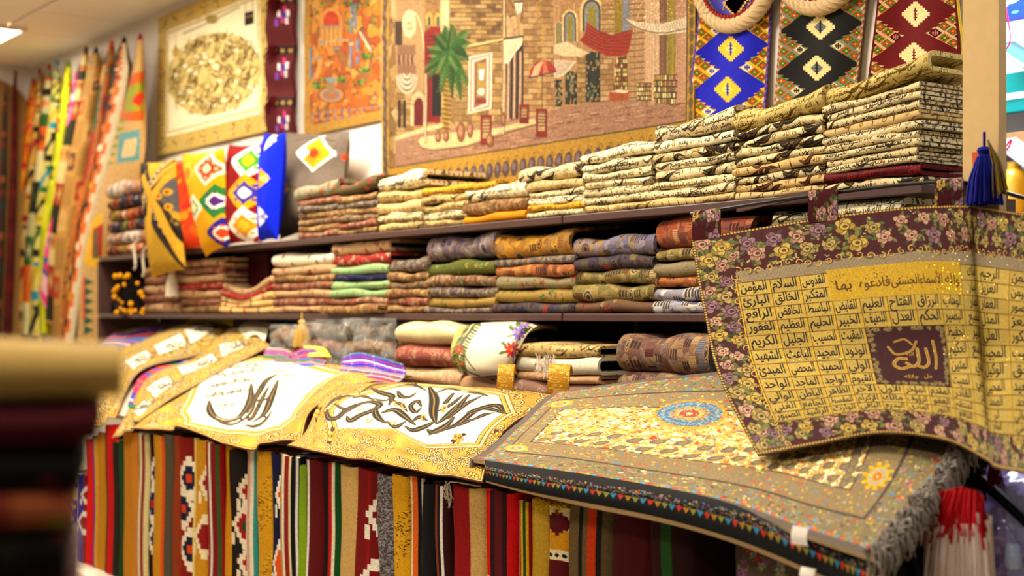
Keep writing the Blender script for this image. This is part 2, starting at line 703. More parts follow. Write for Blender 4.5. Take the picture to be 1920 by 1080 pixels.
def f_script(bg, ink, ink2, seed, big=0.5, small=1.0, swash=6):
    q = rn(seed)
    c = Cv(512, 128, bg)
    c.a *= (0.94 + .12 * rnoise(128, 512, 4, 12, seed))[..., None]
    for k in range(int(swash * 1.5)):
        x, y = q.uniform(0, 512), q.uniform(0, 128)
        for dx in (-512, 0):
            p = np.array([(x + dx, y), (x + dx + q.uniform(15, 30), y + q.uniform(6, 16)), (x + dx + q.uniform(40, 60), y + q.uniform(-16, 4)), (x + dx + q.uniform(60, 90), y + q.uniform(-26, -8))])
            c.line(p, [1, 9 * big + 3, 7 * big + 2, 1], ink, .95, smooth=4)
            c.line(p, [.5, 2, 2, .5], ink2, .9, smooth=4)
    for r in range(6):
        y = 10 + r * 21.3
        x = q.uniform(-20, 20)
        while x < 512:
            if q.rand() < .75 * small:
                wd = PH[q.randint(len(PH))]
                c.text(wd, x + 16, y + 5, q.uniform(17, 22), ink if q.rand() < .85 else ink2, 1, bold=1.0)
            else:
                k = q.rand()
                if k < .5:
                    c.scroll(x + 14, y, q.uniform(5, 10), q.rand() * 6, q.choice([-1, 1]) * 1.1, 3, ink2)
                else:
                    c.line([(x + 6, y - 8), (x + 10, y + 2), (x + 9, y + 10)], [1, 4, 1], ink)
            x += q.uniform(30, 44)
    return c.grain(.07, seed).a


def cells(w, h, n, cols, seed, ax=1.0, out=None, ow=1.2):
    """a patchwork of coloured blotches with dark outlines, wrapping left to right"""
    q = rn(seed)
    px, py = q.rand(n) * w, q.rand(n) * h
    ci = q.randint(len(cols), size=n)
    Y, X = np.mgrid[0:h, 0:w].astype(np.float32) + np.float32(.5)
    X = X + (9 * (rnoise(h, w, max(2, h // 16), max(2, w // 16), seed + 1) - .5)).astype(np.float32)
    Y = Y + (9 * (rnoise(h, w, max(2, h // 16), max(2, w // 16), seed + 2) - .5)).astype(np.float32)
    d1 = np.full((h, w), 1e9, np.float32)
    d2 = np.full((h, w), 1e9, np.float32)
    ix = np.zeros((h, w), int)
    R = 3.2 * math.sqrt(w * h / n)
    for k in range(n):
        for ox in (-w, 0, w):
            for oy in (-h, 0, h):
                cx, cy = px[k] + ox, py[k] + oy
                x0, x1, y0, y1 = int(max(0, cx - R)), int(min(w, cx + R)), int(max(0, cy - R)), int(min(h, cy + R))
                if x1 <= x0 or y1 <= y0:
                    continue
                sl = np.s_[y0:y1, x0:x1]
                d = np.hypot((X[sl] - cx) * ax, Y[sl] - cy)
                e1 = d1[sl]
                m = d < e1
                d2[sl] = np.where(m, e1, np.minimum(d2[sl], d))
                ix[sl] = np.where(m, k, ix[sl])
                d1[sl] = np.where(m, d, e1)
    C = np.array([hx(c) for c in cols])[ci]
    a = C[ix]
    if out is not None:
        m = np.clip(1 - (d2 - d1) / ow, 0, 1)[..., None]
        a = a * (1 - m) + hx(out) * m
    return a


def f_gobelin(cols, seed, n=190, ax=1.5, out='#3a2a1e', rib=6):
    c = Cv(512, 128)
    c.a = .62 * cells(512, 128, n, cols, seed, ax, out, 1.6) + .38 * cells(512, 128, n * 3, cols, seed + 9, .6, out, 1.0)
    q = rn(seed + 5)
    for k in range(90):
        x, y = q.uniform(0, 512), q.uniform(0, 128)
        c.scroll(x, y, q.uniform(5, 12), q.rand() * 6, q.choice([-1, 1]) * 1.0, 2, cols[q.randint(len(cols))] if k % 3 else out, .85)
    return c.grain(.12, seed, rib=rib).a


def f_floral(bg, petals, leaf, out, seed, n=26, r=(7, 15), scr=18, scol=None):
    q = rn(seed)
    c = Cv(512, 128, bg)
    for k in range(scr):
        c.scroll(q.uniform(0, 512), q.uniform(0, 128), q.uniform(8, 18), q.rand() * 6, q.choice([-1, 1]) * 1.1, 2.2, scol or leaf, .8)
    for k in range(n):
        x, y, rr = (k + .5) * 512 / n, q.uniform(0, 128), q.uniform(*r)
        p = petals[q.randint(len(petals))]
        for dy in (-128, 0, 128):
            c.rose(x, y + dy, rr, [p, hx(p) * .82 + .15, out], seed + k, [leaf, hx(leaf) * .7])
    return c.grain(.1, seed, rib=4).a


def f_damask(bg, fg, dk, seed, n=60, r=(8, 20), w=3):
    q = rn(seed)
    c = Cv(512, 128, bg)
    for k in range(n):
        x, y, rr, a, t = q.uniform(0, 512), q.uniform(0, 128), q.uniform(*r), q.rand() * 6, q.choice([-1, 1]) * q.uniform(.7, 1.2)
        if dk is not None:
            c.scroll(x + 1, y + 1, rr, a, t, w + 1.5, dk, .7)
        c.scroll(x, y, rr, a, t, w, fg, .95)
        if k % 3 == 0:
            c.ell(x, y, rr * .3, rr * .22, fg, 1, a)
    return c.grain(.07, seed).a


def f_city(base, cols, seed, out='#3b2d2a'):
    """woven house fronts: arches, shutters, brick courses"""
    q = rn(seed)
    c = Cv(512, 128, base)
    c.a = .55 * c.a + .45 * cells(512, 128, 90, cols, seed, 1.2, out, 2.0)
    x = 0
    while x < 512:
        w = q.uniform(16, 46)
        col = cols[q.randint(len(cols))]
        k = q.rand()
        y = q.uniform(-8, 60)
        for dy in (0, 64):
            if k < .35:
                c.rect(x, y + dy, x + w * .8, y + dy + 34, col)
                for j in range(6):
                    c.line([(x, y + dy + j * 6), (x + w * .8, y + dy + j * 6)], 1.3, out, .7)
            elif k < .65:
                for j in range(3):
                    c.rect(x + j * w / 3 + 1, y + dy + 3, x + (j + .75) * w / 3, y + dy + 26, out, .75)
                    c.ell(x + (j + .4) * w / 3, y + dy + 3, w / 8, 5, out, .75)
            elif k < .85:
                for j in range(4):
                    c.ell(x + w * .4, y + dy + 26, w * .5 - j * w * .1, 24 - j * 5, out if j % 2 else col, .9)
            else:
                for j in range(int(w / 3)):
                    c.line([(x + j * 3, y + dy), (x + j * 3, y + dy + 44)], 1.3, out if j % 2 else col, .7)
        x += w
    return c.grain(.13, seed, rib=4).a


def f_stripes(spec, seed, w=512, h=128, vert=True):
    """spec: list of (relative width, colour); stripes across u (vert) or v"""
    c = Cv(w, h)
    tot = sum(s[0] for s in spec)
    n = w if vert else h
    e = np.cumsum([0] + [s[0] for s in spec]) / tot * n
    for (k, col), a, b in zip(spec, e[:-1], e[1:]):
        a, b = int(round(a)), int(round(b))
        if vert:
            c.a[:, a:b] = hx(col)
        else:
            c.a[a:b] = hx(col)
    return c.grain(.09, seed, rib=0).a


def f_plain(col, seed, amt=.1, w=256, h=128):
    c = Cv(w, h, col)
    c.a *= (1 + amt * (rnoise(h, w, 6, 12, seed) - .5))[..., None]
    return c.grain(amt, seed).a


def f_kstripe(seed, bg, cols):
    """rough kilim rolls: bands with stepped diamonds"""
    q = rn(seed)
    c = Cv(512, 128, bg)
    for k in range(7):
        x = k * 73
        c.rect(x, 0, x + q.uniform(14, 40), 128, cols[q.randint(len(cols))])
        for j in range(4):
            c.sdia(x + 50, 16 + j * 32, 14, 4, cols[(k + j) % len(cols)])
    return c.grain(.14, seed, rib=6).a


CREAM, TAN, INK, BRN, GOLD = '#dfcfa6', '#c8ae7c', '#241d1c', '#5a3a20', '#8a6a28'
GOB = ['#8a6848', '#a5845a', '#6a4838', '#bfa47a', '#665a48', '#94584a', '#84826c', '#bd9c70', '#a07858']
FAB = {
    'script': lambda: mat('script', img=f_script(CREAM, INK, GOLD, 11), glit=.06),
    'script_bold': lambda: mat('script_bold', img=f_script('#d6c69c', INK, GOLD, 12, 1.5, .35, 22), glit=.06),
    'script_bold_brown': lambda: mat('script_bold_brown', img=f_script('#c8ac76', '#3a1c12', '#8a5a34', 13, 1.3, .35, 20), glit=.05),
    'script_text': lambda: mat('script_text', img=f_script('#d8c79c', '#1e1814', BRN, 14, .4, 1.25, 3), glit=.05),
    'script_gold': lambda: mat('script_gold', img=f_script('#d0bb7c', '#54400f', '#8d7230', 15, .6, 1.1, 8), glit=.08),
    'script_white': lambda: mat('script_white', img=f_script('#efe3c0', '#2c2824', GOLD, 16, .6, .9, 7), glit=.05),
    'script_tan': lambda: mat('script_tan', img=f_script('#c6aa74', '#33221a', GOLD, 17, .5, .8, 6), glit=.06),
    'tan_plain': lambda: mat('tan_plain', img=f_script('#ccb280', '#5a4024', GOLD, 18, .3, .12, 3)),
    'yellow_script': lambda: mat('yellow_script', img=f_script('#d3a43a', '#5a431c', GOLD, 19, .4, .9, 4)),
    'red_glitter': lambda: mat('red_glitter', img=f_gobelin(['#6e1016', '#7d141a', '#5c0c12', '#8a2420', '#6b1a1a'], 20, out='#3a080a'), glit=.16, rough=.6),
    'mustard': lambda: mat('mustard', img=f_plain('#d08a14', 21)),
    'gob_brown': lambda: mat('gob_brown', img=f_gobelin(GOB, 22)),
    'gob_tan': lambda: mat('gob_tan', img=f_gobelin(['#b8955e', '#a88052', '#c8ac78', '#94704a', '#bd9c68', '#75563a', '#a06a48'], 23)),
    'gob_rose': lambda: mat('gob_rose', img=f_gobelin(['#b08468', '#a4503f', '#c9a584', '#8a6a50', '#bb7a60', '#7d4a3c'], 24)),
    'gob_grey': lambda: mat('gob_grey', img=f_gobelin(['#8d8070', '#a3937c', '#6f6258', '#b7a486', '#7a5a4c', '#5d5560'], 25)),
    'green_roll': lambda: mat('green_roll', img=f_floral('#a89c84', ['#c86a3c', '#b84a3c', '#d0b060'], '#3f7a3a', '#6a4028', 26, 20, (8, 14), 30)),
    'red_floral': lambda: mat('red_floral', img=f_floral('#6a5a3c', ['#c24a34', '#b03a30', '#cf6a48'], '#5a6a3a', '#5a1a18', 27, 14, (12, 20), 10)),
    'beige_red': lambda: mat('beige_red', img=f_floral('#c8a47c', ['#9a2a28', '#b8463c', '#c98a6c'], '#a8845c', '#6a1a1c', 28, 24, (6, 11), 20, '#e0c8a0')),
    'red_beige': lambda: mat('red_beige', img=f_floral('#a83a30', ['#d9b890', '#c9a074', '#e0c8a0'], '#8a2a26', '#6a1a1c', 29, 30, (6, 12), 24, '#e0c8a0')),
    'beige_stripe': lambda: mat('beige_stripe', img=f_stripes([(8, '#d2ac72'), (1, '#8a4a30'), (6, '#d8b880'), (1, '#b8402c'), (7, '#cfae78'), (1, '#6a7a5a'), (5, '#d6b47a')], 30)),
    'mint': lambda: mat('mint', img=f_floral('#9db884', ['#c8b060', '#b88a4c', '#8aa878'], '#7a9a68', '#7a6a3a', 31, 22, (4, 8), 16, '#d0b060')),
    'navy_floral': lambda: mat('navy_floral', img=f_floral('#25264a', ['#9a3a48', '#6a6aa0', '#c8a060'], '#4a5a6a', '#1a1a30', 32, 26, (5, 9), 14)),
    'white_fold': lambda: mat('white_fold', img=f_floral('#efe6cc', ['#a8603c', '#c08a5c', '#b03a34'], '#c9b078', '#7a4a28', 33, 7, (7, 12), 6)),
    'purple_city': lambda: mat('purple_city', img=f_city('#9a8a8c', ['#8a7280', '#b39a8a', '#6a5a78', '#a88468', '#d8cfc4'], 34)),
    'olive': lambda: mat('olive', img=f_floral('#6a6a30', ['#b89a3c', '#8a9a4a', '#4a7a34'], '#3f6a2c', '#3a3a1a', 35, 18, (6, 12), 24)),
    'yellow_city': lambda: mat('yellow_city', img=f_city('#cf9a3c', ['#d8a840', '#c8903a', '#8a5a34', '#a8743c', '#7a6a5a'], 36)),
    'brick_city': lambda: mat('brick_city', img=f_city('#a85a40', ['#b8603c', '#c87a4c', '#6a4a5a', '#8a5a4c', '#d0a078'], 37)),
    'blue_city': lambda: mat('blue_city', img=f_city('#8d8290', ['#7a7a9a', '#a89aa0', '#b8904a', '#9a7a58', '#6a6a8a'], 38)),
    'navy_city': lambda: mat('navy_city', img=f_city('#4a4250', ['#3a3a5a', '#5a4a58', '#8a7a4a', '#6a5a50', '#a84a34'], 39)),
    'khaki_city': lambda: mat('khaki_city', img=f_city('#9a8a54', ['#8a7a40', '#b8a060', '#6a6a3a', '#c0a878', '#7a5a3a'], 40)),
    'orange_city': lambda: mat('orange_city', img=f_city('#b87a44', ['#c87a3c', '#d09a5a', '#8a4a2c', '#a86a40'], 41)),
    'white_city': lambda: mat('white_city', img=f_city('#cfc8c4', ['#e0dcd4', '#8a88a8', '#b0a8a8', '#6a6488', '#d8c8a8'], 42)),
    'garden': lambda: mat('garden', img=f_floral('#9a8a6a', ['#b84a3c', '#c89a5a', '#a87a8a'], '#4a7a3c', '#5a3a2a', 43, 20, (6, 13), 22)),
    'garden_red': lambda: mat('garden_red', img=f_floral('#7a5a44', ['#a8303a', '#b84a3c', '#b89a5a'], '#4a5a34', '#4a1a1c', 44, 18, (8, 14), 16)),
    'gold_green': lambda: mat('gold_green', img=f_floral('#a88a4c', ['#c8a050', '#6a8a3c', '#b8763c'], '#3f5a2c', '#4a3a1a', 45, 22, (6, 12), 16)),
    'satin_cream': lambda: mat('satin_cream', img=f_damask('#e3cf9f', '#d2b47c', None, 46, 14), rough=.4, spec=.5),
    'rose_paisley': lambda: mat('rose_paisley', img=f_damask('#9a5a4c', '#d2a884', None, 47, 60)),
    'pale_rose': lambda: mat('pale_rose', img=f_damask('#c9a07a', '#dfc7a0', None, 48, 60), rough=.5),
    'lattice': lambda: mat('lattice', img=f_damask('#a88472', '#e0d0b8', '#7a4a44', 49, 70, (6, 12))),
    'carved': lambda: mat('carved', img=f_city('#8a6a58', ['#a8845c', '#7a5248', '#c9a878', '#8a8a94', '#6a3a34'], 50)),
    'dark_roll': lambda: mat('dark_roll', img=f_kstripe(51, '#3a2a26', ['#b85a34', '#c9a070', '#6a2a24', '#8a8a3a', '#2a3a5a'])),
    'kilim_roll': lambda: mat('kilim_roll', img=f_kstripe(52, '#a8603c', ['#d8c8a8', '#8a8a2c', '#2a2422', '#c8703c', '#8a3a2c'])),
    'pale_roll': lambda: mat('pale_roll', img=f_kstripe(53, '#b8a090', ['#e0d8cc', '#2a3a5a', '#c87a3c', '#8a6a5a', '#d8c8b0'])),
    'wine': lambda: mat('wine', img=f_plain('#4a0c18', 54)),
    'peach': lambda: mat('peach', img=f_floral('#d0a47c', ['#8a2a34', '#a84a3c'], '#7a8a4a', '#5a1a1c', 55, 9, (5, 9), 4)),
}


def fab(n):
    return FAB[n]()
# ------------------------------------------------------------------ the setting
XL = -9.45           # end wall at the far left
YF = -0.34           # front of the shelves
ZU, ZM, ZT = 1.795, 1.5, 1.225   # shelf surfaces: upper, middle, and the counter's back edge
wallm = mat('wall_paint', '#e6ddd0', rough=.7, bump=.05, scale=60, sheen=0, var=.02)
ceilm = mat('ceiling_board', '#ece2d0', rough=.9, bump=.1, scale=180, sheen=0, var=.04)
gridm = mat('ceiling_grid_metal', '#a89a84', rough=.6, bump=0, sheen=0, var=0)
floorm = mat('floor_tile', '#b8aa94', rough=.4, bump=.03, scale=20, sheen=0, var=.06)
lampm = mat('lamp_diffuser', '#fff6e2', emit=7.0, bump=0, sheen=0, var=0)
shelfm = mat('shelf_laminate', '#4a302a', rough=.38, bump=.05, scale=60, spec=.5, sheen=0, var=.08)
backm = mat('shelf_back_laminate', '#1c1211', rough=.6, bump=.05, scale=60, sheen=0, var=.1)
postm = mat('post_paint', '#cfae78', rough=.55, bump=.04, scale=40, sheen=0, var=.03)
whitem = mat('white_board', '#e6d9c4', rough=.5, bump=.03, scale=40, sheen=0, var=.03)

fl = MB().box((-9.6, -6, -0.05), (2.5, 2.5, 0)).build('floor', floorm)
tag(fl, 'shop floor', kind='structure')
ce = MB().box((-9.6, -6, CEIL + .02), (2.5, 2.5, CEIL + .08)).build('ceiling', gridm)
tag(ce, 'suspended ceiling of cream square tiles', kind='structure')
TS = 0.6
tile_me = None
panel_cells = {}
for X, Y, p in PANELS:
    panel_cells[(round((X + 9.45 - .3) / TS), round((Y + 6 - .25) / TS))] = 1
for i in range(16):
    for j in range(10):
        x, y = -9.45 + i * TS, -5.95 + j * TS
        if y > -.35 and x > -2.4:
            continue
        if tile_me is None:
            o = rbox('ceiling_tile', (x + .008, y + .008, CEIL), (x + TS - .008, y + TS - .008, CEIL + .03), ceilm, ce, bev=.004, seg=1)
            tile_me = o
        else:
            o = tile_me.copy()
            COL.objects.link(o)
            o.location = np.array((x + TS / 2, y + TS / 2, CEIL + .015)) - wloc(ce)
for k, (X, Y, p) in enumerate(PANELS):
    r = empty('ceiling_lamp', (X, Y, CEIL - .02), 'glowing square ceiling lamp over the hanging kilims at far left' if k == 0 else 'square ceiling lamp panel set in the shop ceiling', 'ceiling lamp', None if k == 0 else 'ceiling lamps out of view')
    MB().box((X - .28, Y - .28, CEIL - .02), (X + .28, Y + .28, CEIL - .005)).build('diffuser', lampm, r)
    fr = MB()
    for a, b in (((-.3, -.3), (.3, -.28)), ((-.3, .28), (.3, .3)), ((-.3, -.28), (-.28, .28)), ((.28, -.28), (.3, .28))):
        fr.box((X + a[0], Y + a[1], CEIL - .026), (X + b[0], Y + b[1], CEIL))
    fr.build('lamp_frame', whitem, r)

w = MB().box((XL, 0, 0), (-2.15, .08, CEIL + .02)).build('wall_back', wallm)
tag(w, 'white display wall behind the textiles', kind='structure')
w = MB().box((XL - .1, -6, 0), (XL, .08, CEIL + .02)).build('wall_left', wallm)
tag(w, 'cream end wall at the far left', kind='structure')
# post at the right-hand end of the shelving
po = MB().box((-1.897, -.40, 0), (-1.808, -.372, CEIL)).build('trim_1', postm)
tag(po, 'cream painted post at the end of the display wall', kind='structure')

# ------------------------------------------------------------------ shelving
sh = empty('shelving_unit', (-4.5, YF, 0), 'long dark brown wall shelving holding folded textiles', 'shelving')
XS0, XS1 = -7.27, -2.05
xj = onY(1054, 405, YF)[0]
for z in (ZU, ZM):
    for a, b in ((XS0, xj - .004), (xj + .004, XS1)):
        rbox('shelf_board', (a, YF, z - .022), (b, -.012, z), shelfm, sh, bev=.0025)
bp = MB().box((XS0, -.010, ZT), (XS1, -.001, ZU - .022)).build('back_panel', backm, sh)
for x in (XS0 - .019, xj - .009, XS1 + .001):
    MB().box((x, YF if x < XS0 else -.045, ZT), (x + .018, -.012, ZM - .022)).box((x, YF if x < XS0 else -.045, ZM), (x + .018, -.012, ZU - .022)).build('upright', shelfm, sh)


# ------------------------------------------------------------------ a folded cover: cloth folded over on itself, the round fold to the front
def fold_cover(name, mats, xl, xr, z, h, depth, yf, seed=0, sag=None, tr=.40, nx=15, amp=.0025, lift=0.0, seams=1.0, parent=None, curl=0.0, uvoff=None):
    """xl..xr along the shelf, z bottom, h thickness, depth back from the front yf; tr cloth thickness over h; lift raises the right end;
    sag(x in 0..1) gives one more height offset shared by a stack"""
    q = rn(seed)
    t = h * tr
    na = 9
    a = np.linspace(-math.pi / 2, math.pi / 2, na)
    R = h / 2
    bul = q.uniform(.75, 1.25)
    outer = [(depth, 0), (depth * .6, 0), (depth * .25, 0)] + [(R * bul * (1 - math.cos(k)), R + R * math.sin(k)) for k in a] + [(depth * .25, h), (depth * .6, h), (depth, h)]
    r2 = max(R - t, .0006)
    inner = [(depth, t), (depth * .6, t), (depth * .25, t)] + [(R * bul - r2 * math.cos(k) + .002, R + r2 * math.sin(k)) for k in a] + [(depth * .25, h - t), (depth * .6, h - t), (depth, h - t)]
    outer, inner = np.array(outer), np.array(inner)
    # the sweep of the arc goes from the bottom to the top round the front
    outer[3:3 + na, 0] = R * bul * (1 - np.cos(a))
    inner[3:3 + na, 0] = R * bul * (1 - np.cos(a) * max(.1, (R - t) / R)) + 0
    u = np.linspace(0, 1, nx)
    ph = q.uniform(0, 6.28, 6)
    dz = amp * (np.sin(5 * u + ph[0]) + .6 * np.sin(11 * u + ph[1])) + lift * u
    dy = amp * 1.5 * (np.sin(4 * u + ph[2]) + .5 * np.sin(9 * u + ph[3]))
    if sag is not None:
        dz = dz + sag(u)
    x = xl + (xr - xl) * u
    hs = 1 + .10 * np.sin(6 * u + ph[4]) + .05 * np.sin(13 * u + ph[5])

    def sweep(pr):
        P = np.empty((nx, len(pr), 3))
        P[..., 0] = x[:, None] + (q.rand(1) - .5) * 0
        P[..., 1] = yf + pr[None, :, 0] + dy[:, None]
        P[..., 2] = z + pr[None, :, 1] * (1 + (hs[:, None] - 1) * (pr[None, :, 1] > h * .5)) + dz[:, None]
        if curl:
            P[..., 2] += curl * np.clip(pr[None, :, 0] / depth, 0, 1) * (pr[None, :, 1] / h)
        return P
    Po, Pi = sweep(outer), sweep(inner)
    s = np.concatenate([[0], np.cumsum(np.hypot(*np.diff(outer, axis=0).T))])
    s = s - s[3 + na // 2]
    uo = uvoff if uvoff is not None else (q.rand(), q.rand())
    UV = np.stack(np.meshgrid(x / .5 + uo[0], s / .12 * seams + uo[1], indexing='ij'), -1)
    m = MB()
    m.grid(Po, UV, flip=True)
    m.grid(Pi, UV + .37, flip=False)
    for e in (0, -1):
        m.grid(np.stack([Po[e], Pi[e]]), np.stack([UV[e], UV[e] + (.02, 0)]), flip=(e == 0))
    for e in (0, -1):
        m.grid(np.stack([Po[:, e], Pi[:, e]]), np.stack([UV[:, e], UV[:, e] + (0, .02)]), flip=(e != 0))
    return m.build(name, mats, parent, origin=((xl + xr) / 2, yf, z), sharp=50)


ORD = ['bottom', 'second up', 'third up', 'fourth up', 'fifth up', 'sixth up', 'seventh up', 'eighth up', 'ninth up', 'tenth up', 'eleventh up', 'twelfth up']
LOOK = {
    'script': 'cream cover with black script', 'script_bold': 'cream cover with bold black strokes', 'script_bold_brown': 'tan cover with brown strokes', 'script_text': 'cream cover with small dark lettering',
    'script_gold': 'gold lettered cream cover', 'script_white': 'pale cover with black lettering', 'script_tan': 'tan cover with dark script', 'tan_plain': 'nearly plain tan cover', 'yellow_script': 'yellow lettered cover',
    'red_glitter': 'dark red glittering cover', 'mustard': 'plain mustard yellow cover', 'gob_brown': 'brown tapestry cover', 'gob_tan': 'tan tapestry cover', 'gob_rose': 'rosy brown tapestry cover', 'gob_grey': 'grey brown tapestry cover',
    'green_roll': 'grey cover with green sprigs', 'red_floral': 'olive brown cover with red flowers', 'beige_red': 'beige cover with red flowers', 'red_beige': 'red cover with beige flowers', 'beige_stripe': 'beige cover with thin stripes',
    'mint': 'mint green flowered cover', 'navy_floral': 'navy flowered cover', 'white_fold': 'cream cover with brown flowers', 'purple_city': 'mauve townscape cover', 'olive': 'olive green flowered cover', 'yellow_city': 'yellow townscape cover',
    'brick_city': 'brick red townscape cover', 'blue_city': 'bluish townscape cover', 'navy_city': 'dark navy townscape cover', 'khaki_city': 'khaki townscape cover', 'orange_city': 'orange brown townscape cover', 'white_city': 'white and mauve townscape cover',
    'garden': 'garden flower cover', 'garden_red': 'brown cover with red garden flowers', 'gold_green': 'gold green flowered cover', 'satin_cream': 'cream satin roll', 'rose_paisley': 'dusty red scrolled roll', 'pale_rose': 'pale rose scrolled roll',
    'lattice': 'mauve scrolled cover', 'carved': 'brown house front cover', 'dark_roll': 'dark banded kilim roll', 'kilim_roll': 'rust banded kilim roll', 'pale_roll': 'pale banded kilim roll', 'wine': 'wine red cover', 'peach': 'peach flowered cover',
}


def stack(where, zb, x0, x1, ytop, layers, yf=YF + .012, depth=.29, group=None, sagf=None, name='folded_cover', seed=1, cat='cover'):
    """layers, bottom to top: (pattern, relative thickness, options); ytop is the photo height of the top at the middle of the stack"""
    xa, xb = onY(x0, 500, yf)[0], onY(x1, 500, yf)[0]
    H = onY((x0 + x1) / 2, ytop, yf)[2] - zb
    tot = sum(l[1] for l in layers)
    z = zb + .001
    q = rn(seed)
    for i, l in enumerate(layers):
        n, r = l[0], l[1]
        op = dict(l[2]) if len(l) > 2 else {}
        h = H * r / tot
        a = xa + q.uniform(-.004, .010) + op.pop('a', 0)
        b = xb - q.uniform(-.002, .012) + op.pop('b', 0)
        f = i / max(1, len(layers) - 1)
        sg = None
        if sagf is not None:
            sg = (lambda u, f=f: sagf(u) * f)
        o = fold_cover(name, fab(n), a, b, z, h * .97, depth + q.uniform(-.02, .005), yf + q.uniform(0, .008) + op.pop('dy', 0), seed * 31 + i, sg, amp=min(.0022, h * .08), **op)
        last = 'topmost' if i == len(layers) - 1 else ORD[i]
        if len(layers) == 1:
            tag(o, LOOK[n] + ' ' + where, cat, group)
        else:
            tag(o, f'{LOOK[n]}, {last} in {where}', cat, group)
        z += h
    return z
# ------------------------------------------------------------------ upper shelf, left to right
GU = 'folded covers on the upper shelf'
slope = lambda k: (lambda u: k * (u - .2))
stack('stack touching the grey cushion', ZU, 557, 633, 346, [('gob_rose', .9), ('gob_tan', 1), ('gob_brown', .9), ('gob_tan', 1), ('gob_grey', .9), ('gob_rose', .9), ('green_roll', 2.0, dict(tr=.3, lift=.012, a=-.03))], group=GU, seed=2)
stack('second stack from the grey cushion', ZU, 632, 707, 340, [('gob_tan', 1), ('gob_rose', 1), ('gob_brown', 1), ('gob_tan', 1), ('gob_grey', 1), ('gob_tan', 1.1), ('red_floral', 2.0, dict(tr=.3, lift=.015))], group=GU, seed=3)
stack('third stack from the grey cushion', ZU, 705, 790, 325, [('script_tan', 1), ('script_text', 1.1), ('tan_plain', 1.3), ('script_tan', 1.3), ('script_white', 2.0, dict(tr=.3, lift=.012))], group=GU, seed=4)
stack('fourth stack from the grey cushion', ZU, 788, 874, 348, [('script_tan', 1), ('script_text', 1.2), ('script_tan', 1.2), ('script_tan', 1.2), ('yellow_script', 1.2, dict(b=.16, tr=.35))], group=GU, seed=5)
stack('fifth stack from the grey cushion', ZU, 868, 984, 344, [('mustard', 1.1, dict(tr=.45)), ('gob_tan', 1.7, dict(tr=.32)), ('script_white', 1.9, dict(tr=.3))], group=GU, seed=6)
stack('sixth stack from the grey cushion', ZU, 987, 1093, 307, [('script_text', 1), ('yellow_script', .8), ('script_white', 1), ('script_text', 1), ('tan_plain', 1.3), ('script_bold', 2.2, dict(tr=.28, a=-.05))], group=GU, seed=7)
stack('seventh stack from the grey cushion', ZU, 1092, 1223, 277, [('script_tan', 1), ('script_text', 1), ('script_text', 1), ('script', .9), ('script_text', 1), ('script', 1.3), ('script_white', 1.4, dict(tr=.3, lift=.01, a=-.02))], group=GU, seed=8)
stack('eighth stack from the grey cushion', ZU, 1222, 1377, 226, [('tan_plain', 1), ('script', 1), ('script_text', 1), ('script_bold', 1.2), ('script', 1), ('script_bold', 1.1), ('script_white', 1.2), ('script', 1.9, dict(tr=.3, lift=.012))], group=GU, seed=9, sagf=slope(.012))
stack('ninth stack from the grey cushion', ZU, 1373, 1543, 196, [('tan_plain', .9), ('script_bold_brown', 1), ('script_bold', 1), ('script_bold_brown', 1.1), ('script_bold', 1), ('script_bold', 1.1), ('script_bold', 1.1), ('script_bold', 1), ('script_gold', 2.2, dict(tr=.28, lift=.012, a=-.01))], group=GU, seed=10, sagf=slope(.02))
stack('tall stack beside the post', ZU, 1542, 1724, 150, [('script_bold', 1.2, dict(tr=.3)), ('red_glitter', 1.35), ('script_text', .85), ('script_text', .95), ('script_text', .95), ('script_text', 1.05), ('script', 1.1), ('tan_plain', 1.1), ('script_text', 1.1), ('script', 1.0), ('script_text', .9), ('script_gold', 2.3, dict(tr=.25, lift=.02, a=-.025, b=.02))], group=GU, seed=11, sagf=slope(.03), depth=.20)

# ------------------------------------------------------------------ middle shelf
GM = 'folded covers on the middle shelf'
dip = lambda u: -.045 * np.sin(math.pi * np.clip(u * 1.1, 0, 1)) + .02 * u
stack('leftmost middle shelf stack', ZM, 268, 332, 500, [('beige_red', 1.5), ('gob_rose', 1.2), ('beige_red', 1.2), ('gob_rose', 1.2), ('gob_tan', 1.3)], group=GM, seed=12)
stack('second middle shelf stack', ZM, 331, 415, 486, [('gob_tan', 1), ('gob_rose', 1), ('beige_red', 1), ('red_beige', 1), ('beige_red', 1), ('gob_rose', 1), ('beige_red', 1)], group=GM, seed=13)
stack('sagging stack under the maroon box', ZM, 412, 512, 527, [('beige_stripe', 1), ('beige_stripe', 1), ('beige_stripe', 1), ('red_beige', 1), ('beige_red', 1.1)], group=GM, seed=14, sagf=dip)
stack('stack right of the maroon box', ZM, 508, 626, 474, [('beige_red', 1), ('gob_rose', 1), ('beige_red', 1.1), ('gob_rose', .9), ('gob_tan', 1), ('beige_red', 1.1), ('white_fold', 1.7, dict(tr=.25))], group=GM, seed=15)
stack('second stack right of the maroon box', ZM, 620, 728, 452, [('gob_tan', 1, dict(dy=-.05)), ('gob_rose', 1), ('mint', 1), ('mint', 1.1), ('navy_floral', .8), ('mint', 1.2), ('red_beige', 1.4, dict(tr=.3)), ('beige_red', 1.6, dict(tr=.3))], group=GM, seed=16)
stack('third stack right of the maroon box', ZM, 724, 802, 485, [('gob_tan', 1), ('gob_rose', 1), ('gob_tan', 1), ('gob_brown', 1), ('gob_tan', 1.1), ('gob_grey', 1.7, dict(tr=.3))], group=GM, seed=17)
stack('fourth stack right of the maroon box', ZM, 795, 928, 440, [('gob_grey', .6), ('gold_green', 1.2), ('gob_grey', 1.2, dict(tr=.3)), ('gob_brown', 1.3, dict(tr=.28)), ('olive', 1.5), ('purple_city', 3.0, dict(tr=.16, lift=.014, b=-.01))], group=GM, seed=18)
